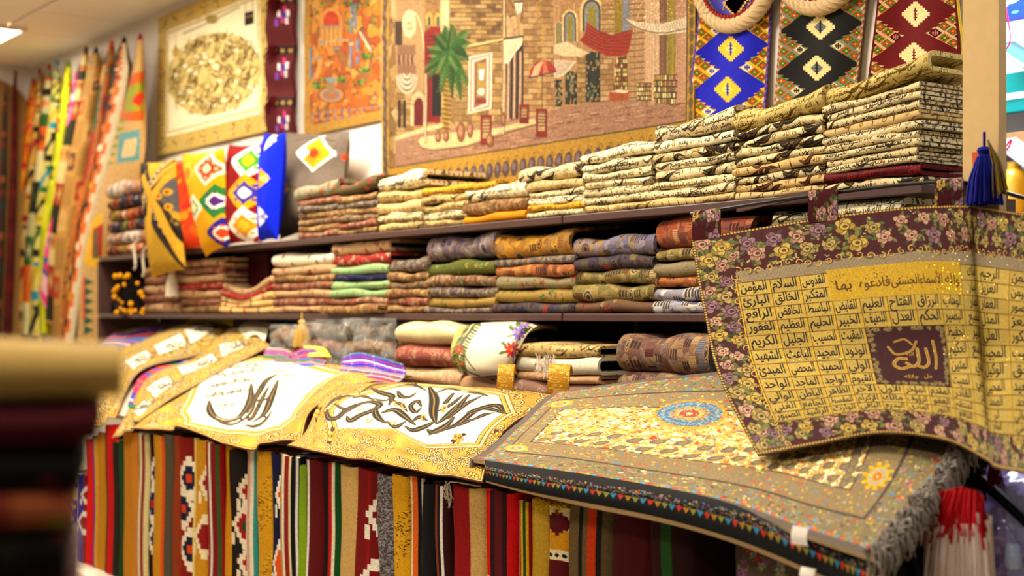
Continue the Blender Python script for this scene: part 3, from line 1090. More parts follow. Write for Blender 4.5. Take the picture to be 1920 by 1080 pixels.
stack('fifth stack right of the maroon box', ZM, 925, 1077, 438, [('navy_city', 1.1), ('gold_green', 1.6), ('garden', 1.3), ('orange_city', 1.3), ('gob_grey', .8), ('yellow_city', 2.6, dict(tr=.14, b=-.015, curl=.03))], group=GM, seed=19)
stack('sixth stack right of the maroon box', ZM, 1073, 1228, 443, [('garden_red', 1.3), ('khaki_city', 1.8), ('khaki_city', 1.5), ('navy_city', 1.5), ('blue_city', 2.0, dict(tr=.3))], group=GM, seed=20)
stack('stack beside the lettered hanging', ZM, 1224, 1410, 402, [('white_city', 1.3), ('white_city', 1.3), ('orange_city', 1.1), ('garden', 1.7), ('khaki_city', 1.1), ('brick_city', 3.2, dict(tr=.22))], group=GM, seed=21)
stack('pile behind the lettered hanging', ZM, 1440, 1690, 385, [('gob_tan', 1), ('gob_rose', 1), ('gob_brown', 1), ('gob_tan', 1), ('gob_grey', 1), ('script_white', 2, dict(tr=.2, lift=.01))], group=GM, seed=22)
# ------------------------------------------------------------------ sheets of cloth set out from points of the photograph, each at its own distance from the wall
def pts(rows, Y=None):
    """rows of (px, py[, Y]) -> control points in the shop"""
    return np.array([[onY(p[0], p[1], p[2] if len(p) > 2 else Y) for p in r] for r in rows])


def sheet(name, ctrl, nu, nv, tw, th, bg, draw, parent=None, thick=.004, back=None, wave=0.0, seed=0, flip=False, key=None, glit=0.0, rough=.85, bump=.25, ripple=None, spec=.25, sc=420):
    """a printed or woven cloth: surface through ctrl (rows go across, columns down), pattern drawn in photo pixels"""
    P = surf(ctrl, nu, nv)
    if wave:
        N = normals(P)
        P = P + N * (wob((nu, nv), seed, 6) * wave)[..., None]
    if ripple:
        u_, v_ = np.linspace(0, 1, nu)[:, None], np.linspace(0, 1, nv)[None]
        k_ = np.clip((v_ - .7) / .3, 0, 1) ** 2 * (np.sin(ripple[1] * u_) + .6 * np.sin(ripple[1] * 1.7 * u_ + 1)) * ripple[0]
        P = P + np.array([0, -1.0, .5]) * k_[..., None]
    g = invgrid(proj(surf(ctrl, 90, 60)))
    c = Cv(tw, th, bg, T=lambda p: g(p) * (tw, th))
    c.k = kscale(proj(P), tw, th)
    draw(c)
    m = mat(key or name, img=c.a, ext='EXTEND', glit=glit, rough=rough, bump=bump, spec=spec, scale=sc)
    U = np.stack(np.meshgrid(np.linspace(0, 1, nu), 1 - np.linspace(0, 1, nv), indexing='ij'), -1)
    mb = MB()
    mm = [m]
    b = 0
    if back is not None:
        mm.append(back)
        b = 1
    cloth(mb, P, thick, 0, b, b, uv=U, flip=flip)
    return mb.build(name, mm, parent), P


def wallrect(x0, x1, z0, z1, Y):
    """ctrl grid of an upright rectangle between two photo columns"""
    a, b = onY(x0, 500, Y)[0], onY(x1, 500, Y)[0]
    return np.array([[(x, Y, z) for z in np.linspace(z1, z0, 4)] for x in np.linspace(a, b, 4)])


def rawcv(c, f):
    """draw in the cloth's own pixels"""
    T, c.T, k, c.k = c.T, None, c.k, 1.0
    f(c)
    c.T, c.k = T, k


def kscale(P2, tw, th):
    """canvas pixels to one photo pixel"""
    a, b = P2[-1, :] - P2[0, :], P2[:, -1] - P2[:, 0]
    ar = np.median(np.linalg.norm(a, axis=1)) * np.median(np.linalg.norm(b, axis=1))
    return math.sqrt(tw * th / ar)


def border_damask(c, w, bg, fg, dk, seed, n=90, sides='tblr', flower=None):
    """ornate woven border inside the edge of canvas c"""
    q = rn(seed)

    def f(c):
        W, H = c.w, c.h
        for s in sides:
            x0, y0, x1, y1 = {'t': (0, 0, W, w), 'b': (0, H - w, W, H), 'l': (0, 0, w, H), 'r': (W - w, 0, W, H)}[s]
            c.rect(x0, y0, x1, y1, bg)
        for s in sides:
            x0, y0, x1, y1 = {'t': (0, 0, W, w), 'b': (0, H - w, W, H), 'l': (0, 0, w, H), 'r': (W - w, 0, W, H)}[s]
            L = max(x1 - x0, y1 - y0)
            k = int(n * L / (W + H))
            for i in range(k):
                x, y = q.uniform(x0, x1), q.uniform(y0, y1)
                r = q.uniform(.12, .3) * w
                a, t = q.rand() * 6, q.choice([-1, 1]) * q.uniform(.7, 1.1)
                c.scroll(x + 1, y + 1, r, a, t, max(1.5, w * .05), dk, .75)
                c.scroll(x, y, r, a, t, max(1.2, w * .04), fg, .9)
            m = max(2, int(L / (w * 1.25)))
            for i in range(m):
                f_ = (i + .5) / m
                x, y = (x0 + (x1 - x0) * f_, (y0 + y1) / 2) if x1 - x0 > y1 - y0 else ((x0 + x1) / 2, y0 + (y1 - y0) * f_)
                c.rose(x, y, w * .24, flower or [fg, bg, dk], seed + i, [dk, bg])
    rawcv(c, f)


# ---- big market street tapestry
def draw_city(c):
    q = rn(70)
    H, Wd = c.h, c.w
    c.a[:] = cells(Wd, H, 900, ['#a88a58', '#b8966a', '#9a7a4e', '#c0a074', '#a07c50', '#8f7048'], 71, 1.4, '#6b5236', 2.0)
    st = ['#a88a5a', '#b4935f', '#9a7c50', '#bd9c6c', '#8f734a']

    def blocks(x0, y0, x1, y1, cw, ch, cols, line='#5a452c'):
        y, r = y0, 0
        c.rect(x0, y0, x1, y1, cols[0])
        while y < y1:
            x = x0 - (r % 2) * cw / 2
            while x < x1:
                c.rect(max(x, x0) + .5, y + .4, min(x + cw, x1) - .2, min(y + ch, y1) - .2, cols[q.randint(len(cols))], .9)
                x += cw
            c.line([(x0, y), (x1, y)], 1.0, line, .6)
            y += ch
            r += 1
    # far sky and right hand houses
    blocks(983, 0, 1040, 225, 17, 11, ['#a88558', '#b69366', '#9c7a50', '#c0a070'])
    for k in range(30):
        c.scroll(1015 + q.uniform(-8, 8), k * 7.5, q.uniform(3, 6), q.rand() * 6, 1, 1.6, '#c8a048', .8)
    c.rect(1040, 0, 1290, 200, '#b0895e')
    for k in range(70):
        x = q.uniform(1040, 1290)
        c.line([(x, q.uniform(0, 60)), (x + q.uniform(-3, 3), q.uniform(90, 190))], q.uniform(1, 3), ['#c4a27a', '#96724c', '#a88258', '#cdb088'][k % 4], .6)
    for (ax, w, top, bot) in ((1071, 15, 18, 78), (1112, 22, -8, 60), (1050, 7, 40, 82)):
        for j, (cl, s) in enumerate((('#d8b87c', 1.0), ('#6a5a44', .78), ('#8c8f90', .6), ('#9a8a3c', .35))):
            a = np.linspace(math.pi, 0, 9)
            p = [(ax + w * s * math.cos(t), top + w * 1.3 - w * 1.3 * s * math.sin(t)) for t in a]
            c.poly(p + [(ax + w * s, bot), (ax - w * s, bot)], cl)
    blocks(1130, 10, 1155, 70, 20, 9, ['#b8986a', '#a8865a'])
    c.rect(1155, 0, 1170, 80, '#9a8436')
    c.rect(1170, 0, 1183, 60, '#8b8c8e')
    for x0, x1, cl in ((1183, 1212, '#b8946c'), (1212, 1238, '#c9a884'), (1238, 1252, '#8a6a54'), (1252, 1268, '#a08c44'), (1268, 1290, '#c0987a')):
        c.rect(x0, 0, x1, 200, cl)
        for k in range(12):
            x = q.uniform(x0, x1)
            c.line([(x, 0), (x, 200)], 1.0, hx(cl) * q.uniform(.75, 1.15), .6)
    for k in range(18):
        c.line([(1183, 8 + k * 11), (1210, 6 + k * 11)], 1.2, '#6a5038', .7)
    # shop fronts with wares
    for x0, y0, x1, y1 in ((1100, 98, 1128, 192), (1061, 134, 1084, 196), (1042, 150, 1056, 200)):
        c.rect(x0, y0, x1, y1, '#4a4a3c')
        for k in range(60):
            c.ell(q.uniform(x0, x1), q.uniform(y0, y1), 1.6, q.uniform(1.5, 4), ['#8c8a6a', '#a07a54', '#2c2c28', '#b09a6a'][k % 4])
    blocks(1084, 110, 1100, 195, 10, 9, st)
    blocks(1128, 60, 1154, 192, 14, 10, ['#b39064', '#a27e52', '#c0a074'])
    c.poly([(1162, 108), (1178, 105), (1180, 170), (1152, 170)], '#6a5c3c')
    for r in range(7):
        for k in range(6):
            c.rect(1155 + k * 4, 112 + r * 8.4, 1158 + k * 4, 118 + r * 8.4, ['#c8b060', '#a87040', '#d8c88c', '#8a4a3a'][q.randint(4)])
    c.poly([(1145, 172), (1162, 168), (1182, 170), (1180, 190), (1145, 191)], '#b0623e')
    c.poly([(1145, 172), (1162, 168), (1182, 170), (1176, 175)], '#d8c8a8')
    for x0, y0, x1, y1 in ((1196, 155, 1224, 205), (1228, 140, 1272, 207)):
        c.rect(x0, y0, x1, y1, '#5e4a34')
        nx = int((x1 - x0) / 4)
        for r in range(6):
            for k in range(nx):
                h = (y1 - y0) / 6
                c.rect(x0 + k * 4 + .5, y0 + r * h + 1, x0 + k * 4 + 3.6, y0 + (r + 1) * h - 1, ['#c8b878', '#b89a5a', '#a8705a', '#d8cc98', '#7a7a5a', '#c09a70'][q.randint(6)])
    # awnings
    c.poly([(1040, 84), (1066, 78), (1082, 88), (1108, 100), (1090, 106), (1060, 106), (1040, 100)], '#d2bd94')
    c.poly([(1040, 112), (1083, 114), (1070, 132), (1052, 146), (1040, 146)], '#cbb79c')
    for k in range(8):
        c.line([(1042 + k * 7, 84), (1048 + k * 7, 104)], 1, '#a88f6a', .7)
        c.line([(1040, 118 + k * 3.5), (1080 - k * 3, 114 + k * 3)], 1, '#a08a70', .6)
    c.poly([(1103, 41), (1120, 56), (1150, 66), (1189, 55), (1184, 85), (1178, 104), (1145, 107), (1112, 92), (1088, 76), (1100, 64)], '#a84a34')
    for k in range(6):
        c.line([(1094 + k * 3, 74 - k * 5), (1130 + k * 3, 92 - k * 5), (1182, 98 - k * 8)], 1.2, '#7c3024', .6, smooth=3)
    c.poly([(1172, 34), (1200, 42), (1245, 44), (1289, 32), (1288, 60), (1240, 66), (1195, 54)], '#d2bfa4')
    for k in range(22):
        c.line([(1184 + k * 5, 40), (1188 + k * 5, 56)], 1, '#a08868', .6)
    c.line([(1172, 34), (1196, 52), (1240, 62), (1288, 54)], 1.6, '#7a6a54', .8, smooth=3)
    # left house
    c.rect(745, 0, 800, 262, '#a88a62')
    c.rect(743, 40, 757, 85, '#5a4638')
    blocks(745, 175, 800, 262, 16, 10, ['#a88658', '#94744a', '#b89868'])
    for j in range(7):
        a = np.linspace(.15, math.pi - .15, 9)
        c.line([(765 + (19 - j * 2) * math.cos(t), 138 + (37 - j * 5) * math.sin(t)) for t in a], 2.2, ['#d8cdb8', '#8a7a68'][j % 2])
    c.ell(770, 45, 13, 26, '#d0b88c')
    c.scroll(770, 48, 9, 0, 1.4, 2, '#5a4630')
    c.line([(762, 24), (775, 22), (787, 34), (796, 70), (800, 150)], 2.2, '#d8c49a', smooth=4)
    c.rect(748, 85, 782, 138, '#8f6e54')
    for k in range(8):
        c.ell(752 + k * 4, 112, 3, 10, ['#6f4a3c', '#a88868'][k % 2])
    for x in (748, 757):
        c.rect(x, 188, x + 6, 240, '#4a3a26')
    a = np.linspace(math.pi, 0, 9)
    c.poly([(787 + 15 * math.cos(t), 196 - 24 * math.sin(t)) for t in a] + [(802, 236), (772, 236)], '#cdb488')
    for k in range(8):
        c.line([(787, 196), (787 + 15 * math.cos(a[k]), 196 - 24 * math.sin(a[k]))], 1.2, '#5a452c')
    c.poly([(787 + 9 * math.cos(t), 198 - 15 * math.sin(t)) for t in a] + [(796, 236), (778, 236)], '#7a3030')
    # red doorway
    c.poly([(798, 62), (812, 50), (828, 52), (828, 230), (798, 230)], '#93352e')
    for k in range(6):
        c.line([(800, 70 + k * 8), (826, 66 + k * 8)], 2, '#5a2420', .8)
    c.rect(812, 140, 830, 218, '#3a322e')
    for k in range(5):
        c.line([(801 + k * 2.2, 110), (801 + k * 2.2, 226)], 1.2, '#6d2722', .8)
    for ax in (808, 824):
        a = np.linspace(math.pi, 0, 7)
        c.poly([(ax + 6 * math.cos(t), 34 - 10 * math.sin(t)) for t in a] + [(ax + 6, 48), (ax - 6, 48)], '#c8a04c')
        c.poly([(ax + 3 * math.cos(t), 36 - 6 * math.sin(t)) for t in a] + [(ax + 3, 48), (ax - 3, 48)], '#5e6a5a')
    c.rect(829, 0, 845, 60, '#ccb488')
    # stone wall
    blocks(846, 0, 943, 80, 19, 8, st + ['#7a6040'], '#463420')
    blocks(856, 84, 943, 250, 21, 12, st)
    c.line([(868, 89), (943, 74)], 3.2, '#d8bf7a')
    c.line([(868, 92), (943, 77)], 1.5, '#5a4428')
    # framed window
    for e, cl in ((0, '#d9c3a8'), (4, '#a8685c'), (6, '#dcc8b0'), (10, '#b07c6c'), (13, '#8a6a48')):
        c.poly([(880 + e, 106 + e), (924 - e, 98 + e), (924 - e, 204 - e), (880 + e, 214 - e)], cl)
    c.rect(896, 118, 912, 182, '#a98f50')
    c.poly([(899, 132), (909, 130), (907, 150), (901, 150)], '#e0dcd0')
    c.ell(904, 172, 7, 7, '#c9c2b0')
    c.rect(894, 186, 914, 194, '#93453c')
    # street and pavements
    c.poly([(743, 262), (800, 248), (900, 236), (985, 222), (1035, 207), (1110, 192), (1180, 188), (1290, 200), (1290, 300), (743, 340)], '#a88268')
    for k in range(420):
        x, y = q.uniform(745, 1288), q.uniform(195, 335)
        if y < 262 - (x - 743) * .16:
            continue
        L = q.uniform(6, 20)
        c.line([(x, y), (x + L, y - L * .13)], q.uniform(1, 2.2), ['#c09a80', '#8a6450', '#b58e72', '#755340', '#c8a68c'][k % 5], .7)
    c.poly([(743, 256), (800, 238), (838, 230), (832, 240), (800, 247), (743, 264)], '#cdb684')
    c.poly([(787, 265), (792, 258), (860, 248), (940, 240), (1004, 222), (1008, 232), (950, 246), (880, 272), (810, 281), (790, 275)], '#d0b986')
    c.line([(787, 267), (796, 278), (830, 281), (890, 272), (960, 248), (1008, 233)], 1.6, '#7a6240', smooth=3)
    # palm
    c.line([(840, 246), (838, 190), (842, 132)], [15, 12, 11], '#9a7a34')
    for k in range(26):
        c.line([(832, 134 + k * 4.4), (848, 137 + k * 4.4)], 1.4, ['#5e4820', '#c09c48'][k % 2], .8)
    tips = [(838, 50), (850, 48), (878, 60), (882, 82), (880, 112), (878, 160), (866, 186), (850, 182), (828, 176), (806, 146), (799, 136), (812, 112), (806, 96), (818, 70), (860, 130), (826, 140)]
    for i, (tx, ty) in enumerate(tips):
        bx, by = 843, 100
        mx, my = (bx + tx) / 2 + q.uniform(-4, 4), (by + ty) / 2 - 6
        c.line([(bx, by), (mx, my), (tx, ty)], [7, 22, 4], ['#4a6e34', '#3c5e2c', '#567a3c'][i % 3], .95, smooth=3)
        for j in range(9):
            f = .2 + j * .09
            px_, py_ = bx + (tx - bx) * f, by + (ty - by) * f - 3
            dx, dy = tx - bx, ty - by
            L = math.hypot(dx, dy)
            c.line([(px_, py_), (px_ + dx / L * 7 - dy / L * 7, py_ + dy / L * 7 + dx / L * 7)], 1.0, '#a8a868', .75)
            c.line([(px_, py_), (px_ + dx / L * 7 + dy / L * 7, py_ + dy / L * 7 - dx / L * 7)], 1.0, '#2c4a20', .75)
    # poles, curtain, columns, lantern
    for x, y0, y1 in ((801, 140, 266), (947, 0, 250)):
        c.line([(x, y0), (x, y1)], 6, '#6a543c')
        c.line([(x - .5, y0), (x - .5, y1)], 3.6, '#d2bf98')
    c.rect(951, 80, 983, 222, '#5a4834')
    for x in (955, 966, 977):
        c.line([(x, 100), (x, 220)], 6, '#b89478')
        c.line([(x - 1, 100), (x - 1, 220)], 1.5, '#d8bca0')
    c.poly([(946, 74), (982, 70), (980, 84), (966, 100), (954, 120), (946, 118)], '#d6cba8')
    for k in range(6):
        c.line([(952 + k * 5, 74), (948 + k * 3, 112 - k * 3)], 1, '#8f8360', .8)
    c.line([(945, 73), (983, 68)], 3, '#5b5040')
    c.poly([(966, 4), (982, 3), (979, 24), (972, 27)], '#d8d2c0')
    c.line([(966, 4), (982, 3)], 2.5, '#6a5030')
    c.line([(974, 4), (975, 26)], 1.2, '#6a5030')
    # umbrella and street furniture
    c.line([(1018, 125), (1018, 208)], 2, '#6a503a')
    um = [(992, 146), (996, 130), (1008, 116), (1020, 112), (1034, 116), (1043, 128), (1044, 133)]
    c.poly(um + [(1030, 138), (1012, 142)], '#b04a34')
    c.poly([(996, 145), (1004, 124), (1020, 112), (1010, 143)], '#d4ac84')
    c.poly([(1018, 112), (1024, 114), (1030, 138), (1020, 140)], '#c4795a')
    c.line([(992, 146), (1012, 142), (1044, 134)], 2, '#5a4a58')
    for x0, y0, x1, y1 in ((976, 196, 994, 232), (1007, 204, 1028, 258), (904, 216, 925, 272)):
        c.rect(x0, y0, x1, y1, '#8f3a32')
        c.rect(x0 + 4, y0 + 6, x1 - 4, y1 - 12, '#b49a6c')
        for k in range(5):
            c.line([(x0 + 4, y0 + 8 + k * 6), (x1 - 4, y0 + 8 + k * 6)], 1.2, '#6a3028')
    for x, y, rx, ry in ((825, 258, 6, 9), (840, 256, 6, 10), (868, 248, 8, 19), (885, 244, 6, 15), (922, 264, 8, 12), (947, 225, 4, 12)):
        c.ell(x, y, rx, ry, '#96684c')
        c.ell(x - 1.5, y - 2, rx * .5, ry * .6, '#b88a68')
        c.ell(x, y, rx, ry, '#5a3a2a', .9, ring=1.2)
        c.rect(x - rx * .4, y - ry - 3, x + rx * .4, y - ry + 2, '#96684c')

    def raw(c):
        w, b = 40, 62
        for x0, y0, x1, y1 in ((0, 0, w, c.h), (c.w - 22, 0, c.w, c.h), (0, c.h - b - 34, c.w, c.h), (0, 0, c.w, 14)):
            c.rect(x0, y0, x1, y1, '#b8923f')
        q = rn(72)
        for k in range(60):
            y = k * c.h / 26
            c.ell(19 + q.uniform(-4, 4), y, 11, 17, '#6a5650', .9, .3)
            c.ell(17 + q.uniform(-4, 4), y - 3, 5, 8, '#8f7870', .9)
            c.scroll(20, y + 13, 9, q.rand() * 6, 1, 2, '#7a6030')
            c.ell(c.w - 10, y, 6, 12, '#75684c', .9)
        for k in range(44):
            x = k * c.w / 36
            y = c.h - 52
            c.ell(x, y, 14, 19, '#65545c', .9, .2)
            c.ell(x - 2, y - 4, 7, 9, '#8b7a7c', .9)
            c.scroll(x + 14, y + 12, 11, q.rand() * 6, 1, 2.5, '#8a6c34')
            c.scroll(x + 8, y - 20, 8, q.rand() * 6, -1, 2.5, '#8a6c34')
        c.line([(w, 0), (w, c.h - b - 34), (c.w - 22, c.h - b - 34), (c.w - 22, 0)], 3, '#6b5a3a')
        c.line([(3, 0), (3, c.h)], 2, '#d8c080')
    rawcv(c, raw)
    c.a = np.clip((c.a - .5) * 1.2 + .45, .03, 1)
    l_ = c.a.mean(-1, keepdims=True)
    c.a = l_ + (c.a - l_) * .82
    c.grain(.10, 73, rib=4)
    c.grain(.12, 74, px=2)


ct = wallrect(716, 1304, 1.93, 2.98, -.035)
o, _ = sheet('street_tapestry', ct, 40, 24, 1180, 672, '#b08a5c', draw_city, thick=.004, wave=.004, seed=3, glit=.05, key='street_tapestry_weave')
tag(o, 'large woven wall tapestry of an old market street with palm and red awning', 'tapestry')


# ---- orange courtyard tapestry
def draw_court(c):
    q = rn(80)
    c.a[:] = cells(c.w, c.h, 260, ['#c07a2c', '#b86a28', '#c98a3c', '#a85a26', '#cf9a4c', '#98683c'], 81, 1.2, '#6a3a1c', 2.0)
    for x0, y0, x1, y1, cl in ((607, 20, 642, 50, '#b8482a'), (610, 48, 640, 85, '#c98a4c')):
        c.rect(x0, y0, x1, y1, cl)
    a = np.linspace(math.pi, 0, 9)
    c.poly([(622 + 20 * math.cos(t), 42 - 28 * math.sin(t)) for t in a] + [(642, 86), (602, 86)], '#c8924a')
    c.poly([(622 + 15 * math.cos(t), 42 - 22 * math.sin(t)) for t in a] + [(637, 48), (607, 48)], '#b5471f')
    for x in (610, 618, 626, 634):
        c.line([(x, 50), (x, 84)], 2, '#6d4a38')
    c.line([(604, 51), (642, 48)], 3, '#8b8278')
    for x, y0, y1 in ((660, 78, 124), (672, 74, 118), (584, 92, 146), (660, 6, 60), (667, 10, 50)):
        c.line([(x, y0), (x, y1)], 6, '#4f6f90')
        c.line([(x - 1, y0), (x - 1, y1)], 2, '#86a0b0')
    for k in range(90):
        x, y = q.uniform(580, 712), q.uniform(0, 60)
        if 600 < x < 645 and y > 10:
            continue
        c.ell(x, y, 4, 2.4, ['#5f7a34', '#7c9440', '#3f5a2a', '#8a7a38'][k % 4], .9, q.rand() * 3)
    for x, y in ((590, 160), (615, 150), (672, 155), (683, 132), (690, 105), (605, 165), (640, 148)):
        for k in range(12):
            c.ell(x + q.uniform(-9, 9), y + q.uniform(-5, 5), 4, 2.2, ['#4f7a2c', '#7a9a3c', '#3a5a24'][k % 3], .95, q.rand() * 3)
    for k in range(50):
        x, y = q.uniform(578, 712), q.uniform(70, 200)
        c.rect(x, y, x + q.uniform(4, 14), y + q.uniform(3, 7), ['#d09a44', '#a84a28', '#8a5028', '#c8702c', '#8d8a8a', '#cdb070'][k % 6], .85)
    for r, cl in ((26, '#8a5a34'), (22, '#c88a4c'), (17, '#7d8288'), (12, '#b06a3c')):
        c.ell(623, 178, r, r * .62, cl)
    c.rect(617, 148, 629, 178, '#9c7c5c')
    c.ell(623, 150, 11, 5, '#8f9090')
    for k in range(9):
        c.line([(585 + k * 16, 232), (610 + k * 8, 200)], 1.3, '#6a3a20')
    for k in range(40):
        x = 580 + (k % 20) * 7
        y = 214 + (k // 20) * 12 - (x - 580) * .1
        c.ell(x, y, 4, 3, ['#c9843c', '#7d7a84'][k % 2])
    for x, y, r in ((703, 60, 12), (690, 170, 12), (657, 30, 6)):
        c.ell(x, y, r, r * .6, '#c98a34')
    c.line([(676, 60), (695, 95)], 3, '#d8ccb8')
    c.line([(682, 58), (697, 92)], 2, '#6a5a54')
    border_damask(c, 34, '#b98d38', '#d8b868', '#7a5a24', 82, 120)
    c.grain(.1, 83, rib=4)


ct = wallrect(571, 728, 2.285, 3.02, -.010)
o, _ = sheet('courtyard_tapestry', ct, 24, 24, 460, 620, '#c07a2c', draw_court, thick=.003, wave=.003, seed=5, glit=.04)
tag(o, 'orange woven tapestry of a courtyard with arched doorway and fountain', 'tapestry')


# ---- oval calligraphy tapestry
def draw_oval(c):
    q = rn(90)
    c.k *= .7
    c.a[:] = hx('#efe4c0')
    cx, cy, rx, ry, rot = 402, 139, 91, 76, -.38
    c.ell(cx, cy, rx, ry, '#d2bb78', .95, rot)
    for k in range(300):
        t, r = q.rand() * 6.283, math.sqrt(q.rand()) * .96
        x, y = rx * r * math.cos(t), ry * r * math.sin(t)
        x, y = cx + x * math.cos(rot) - y * math.sin(rot), cy + x * math.sin(rot) + y * math.cos(rot)
        k_ = q.rand()
        if k_ < .12:
            c.ell(x, y, 5, 3, '#f4ebc8')
        elif k_ < .6:
            c.scroll(x, y, q.uniform(6, 12), q.rand() * 6, q.choice([-1, 1]) * q.uniform(.5, .9), 2.6, '#5e4512')
        else:
            c.line([(x - 6, y + 6), (x - 1, y), (x + 3, y - 15)], [1.2, 3.4, 1.2], '#4f390e', smooth=3)
    c.line([(345, 63), (398, 40), (452, 14)], 2.5, '#6f5e36')
    c.ell(399, 36, 13, 9, '#b09a5c')
    c.scroll(399, 36, 8, 0, 1.2, 2, '#6f5e36')
    c.line([(331, 62), (331, 86)], 1.5, '#6f5e36')
    c.poly([(331, 84), (339, 94), (336, 107), (326, 107), (323, 95)], '#b89c54')
    c.poly([(461, 24), (478, 20), (478, 44), (461, 49)], '#241f1c')
    c.line([(461, 33), (478, 29)], 2.5, '#a88a3c')
    c.line([(463, 0), (463, 22)], 1.5, '#6f5e36')
    c.line([(476, 0), (477, 20)], 1.5, '#6f5e36')

    def raw(c):
        c.line([(78, 78), (c.w - 78, 78), (c.w - 78, c.h - 84), (78, c.h - 84), (78, 78)], 5, '#a88a44')
    border_damask(c, 66, '#c9ab5e', '#ead694', '#6e5526', 92, 130)
    rawcv(c, raw)
    c.grain(.07, 93)


ct = wallrect(296, 513, 2.345, 3.08, -.018)
o, _ = sheet('calligraphy_tapestry', ct, 30, 24, 720, 560, '#efe4c0', draw_oval, thick=.004, wave=.006, seed=8, glit=.05)
tag(o, 'cream and gold tapestry with an oval of interlaced calligraphy', 'tapestry')

# ---- maroon pompom band between the two tapestries
r = empty('pompom_band', onY(530, 243, -.03), 'maroon woven band with pink motifs and dark tufts along its edge', 'wall hanging')


def draw_band(c):
    c.a[:] = hx('#5e0c14')
    for k in range(5):
        y = 10 + k * 98
        c.rect(497, y - 22, 560, y - 4, '#2a1216')
        c.sdia(531, y + 42, 0, 1, '#000000')
        for dx, dy, cl in ((-6, 18, '#e8d8d8'), (4, 8, '#c83a7a'), (10, 16, '#e8e0e0'), (0, 28, '#b8408a'), (8, 30, '#e0d0d0'), (-10, 34, '#8a4ab0'), (3, 20, '#4a3aa0')):
            c.rect(533 + dx - 3, y + dy - 6, 533 + dx + 3, y + dy + 6, cl)
        for j in range(4):
            c.ell(506 + j * 14, y - 12, 4, 4, '#c9a04c')
            c.ell(506 + j * 14, y - 12, 1.8, 1.8, '#2a1216')
    c.grain(.15, 95, px=2)


cols = []
for i in range(3):
    cols.append([(503 + i * 25 + (3 if j % 2 else -2), -30 + j * 40, -.03 + (.012 if j % 2 else -.012)) for j in range(8)])
o, P = sheet('woven_band', pts(cols), 9, 40, 160, 720, '#5e0c14', draw_band, r, thick=.012, wave=.004, seed=9)
tuftm = mat('maroon_wool', '#5a0a12', bump=.5, scale=250)
for (x, y) in ((510, 88), (512, 184), (515, -4)):
    p = onY(x, y, -.045)
    q = rn(int(y) + 100)
    m = MB()
    for k in range(70):
        d = q.normal(size=3)
        d /= np.linalg.norm(d)
        d[2] -= .5
        m.tube([p, p + d * .02, p + d * .045 + (0, 0, -.02)], [.004, .003, .001], 4)
    m.build('tuft', tuftm, r)


# ---- clock hangings
def kband(c, Lf, Rf, ys, half, field, edge, dcols, star, starin, trim, seed):
    """woven band: row of stepped stars down the middle, lozenge triangles down both sides (photo pixels)"""
    def at(f, y):
        a, b = Lf(y), Rf(y)
        return (a + (b - a) * f, y - (f - .5) * 16)
    for yk, ph in ys:
        for s in (0, 1):
            g = (lambda f: f) if s == 0 else (lambda f: 1 - f)
            # zigzag triangle
            p = []
            n = 10
            for j in range(n + 1):
                yy = yk - half + 2 * half * j / n
                f = .36 * (1 - abs(yy - yk) / half)
                p.append(at(g(f + .02), yy - 2))
                p.append(at(g(f - .02), yy + 2))
            c.poly(p + [at(g(0), yk + half), at(g(0), yk - half)], edge)
            e = half / 4.3
            for f, dy, k in ((.27, 0, 2), (.17, -half * .29, 0), (.17, half * .29, 1), (.07, 0, 0), (.07, -half * .58, 1), (.07, half * .58, 0), (-.02, -half * .29, 2), (-.02, half * .29, 2)):
                x, y = at(g(f), yk + dy)
                w = (Rf(y) - Lf(y)) * .078
                h = half * .235
                a, b, d = dcols[(k + s) % 2] if k < 2 else dcols[2]
                c.poly([(x - w, y), (x, y - h), (x + w, y), (x, y + h)], a)
                if k < 2:
                    for dx, ddy in ((0, 0), (.45, 0), (-.45, 0), (0, .45), (0, -.45)):
                        c.rect(x + dx * w - w * .22, y + ddy * h - h * .22, x + dx * w + w * .22, y + ddy * h + h * .22, b)
                    c.rect(x - w * .15, y - h * .15, x + w * .15, y + h * .15, d)
                else:
                    c.rect(x - w * .1, y - h * .6, x + w * .1, y + h * .6, b)
                    c.rect(x - w * .5, y - h * .12, x + w * .5, y + h * .12, b)
                    for sx in (-1, 1):
                        c.rect(x + sx * w * .3 - w * .08, y - h * .4, x + sx * w * .3 + w * .08, y + h * .4, b)
    for yk, ph in ys:
        x, y = at(.5, yk + half)
        w = (Rf(y) - Lf(y))
        for s, cl in ((1, star), (.42, starin)):
            for j in range(6):
                f = (6 - j) / 6
                c.rect(x - w * .17 * f * s, y - half * .62 * (j + 1) / 6 * s, x + w * .17 * f * s, y + half * .62 * (j + 1) / 6 * s, cl)
        c.rect(x - 1.5, y - 12, x + 1.5, y + 12, field)
        for j in (-6, 0, 6):
            c.rect(x - 3.5, y + j - 1, x + 3.5, y + j + 1, field)
    for yy in range(-60, 300, 6):
        for f in (Lf, Rf):
            c.line([(f(yy), yy), (f(yy), yy + 3.4)], 9, trim[(yy // 6) % 2])


ropem = mat('jute_rope', '#cdb084', bump=.5, scale=300)
roper = mat('red_cord', '#9a2a24', bump=.3)


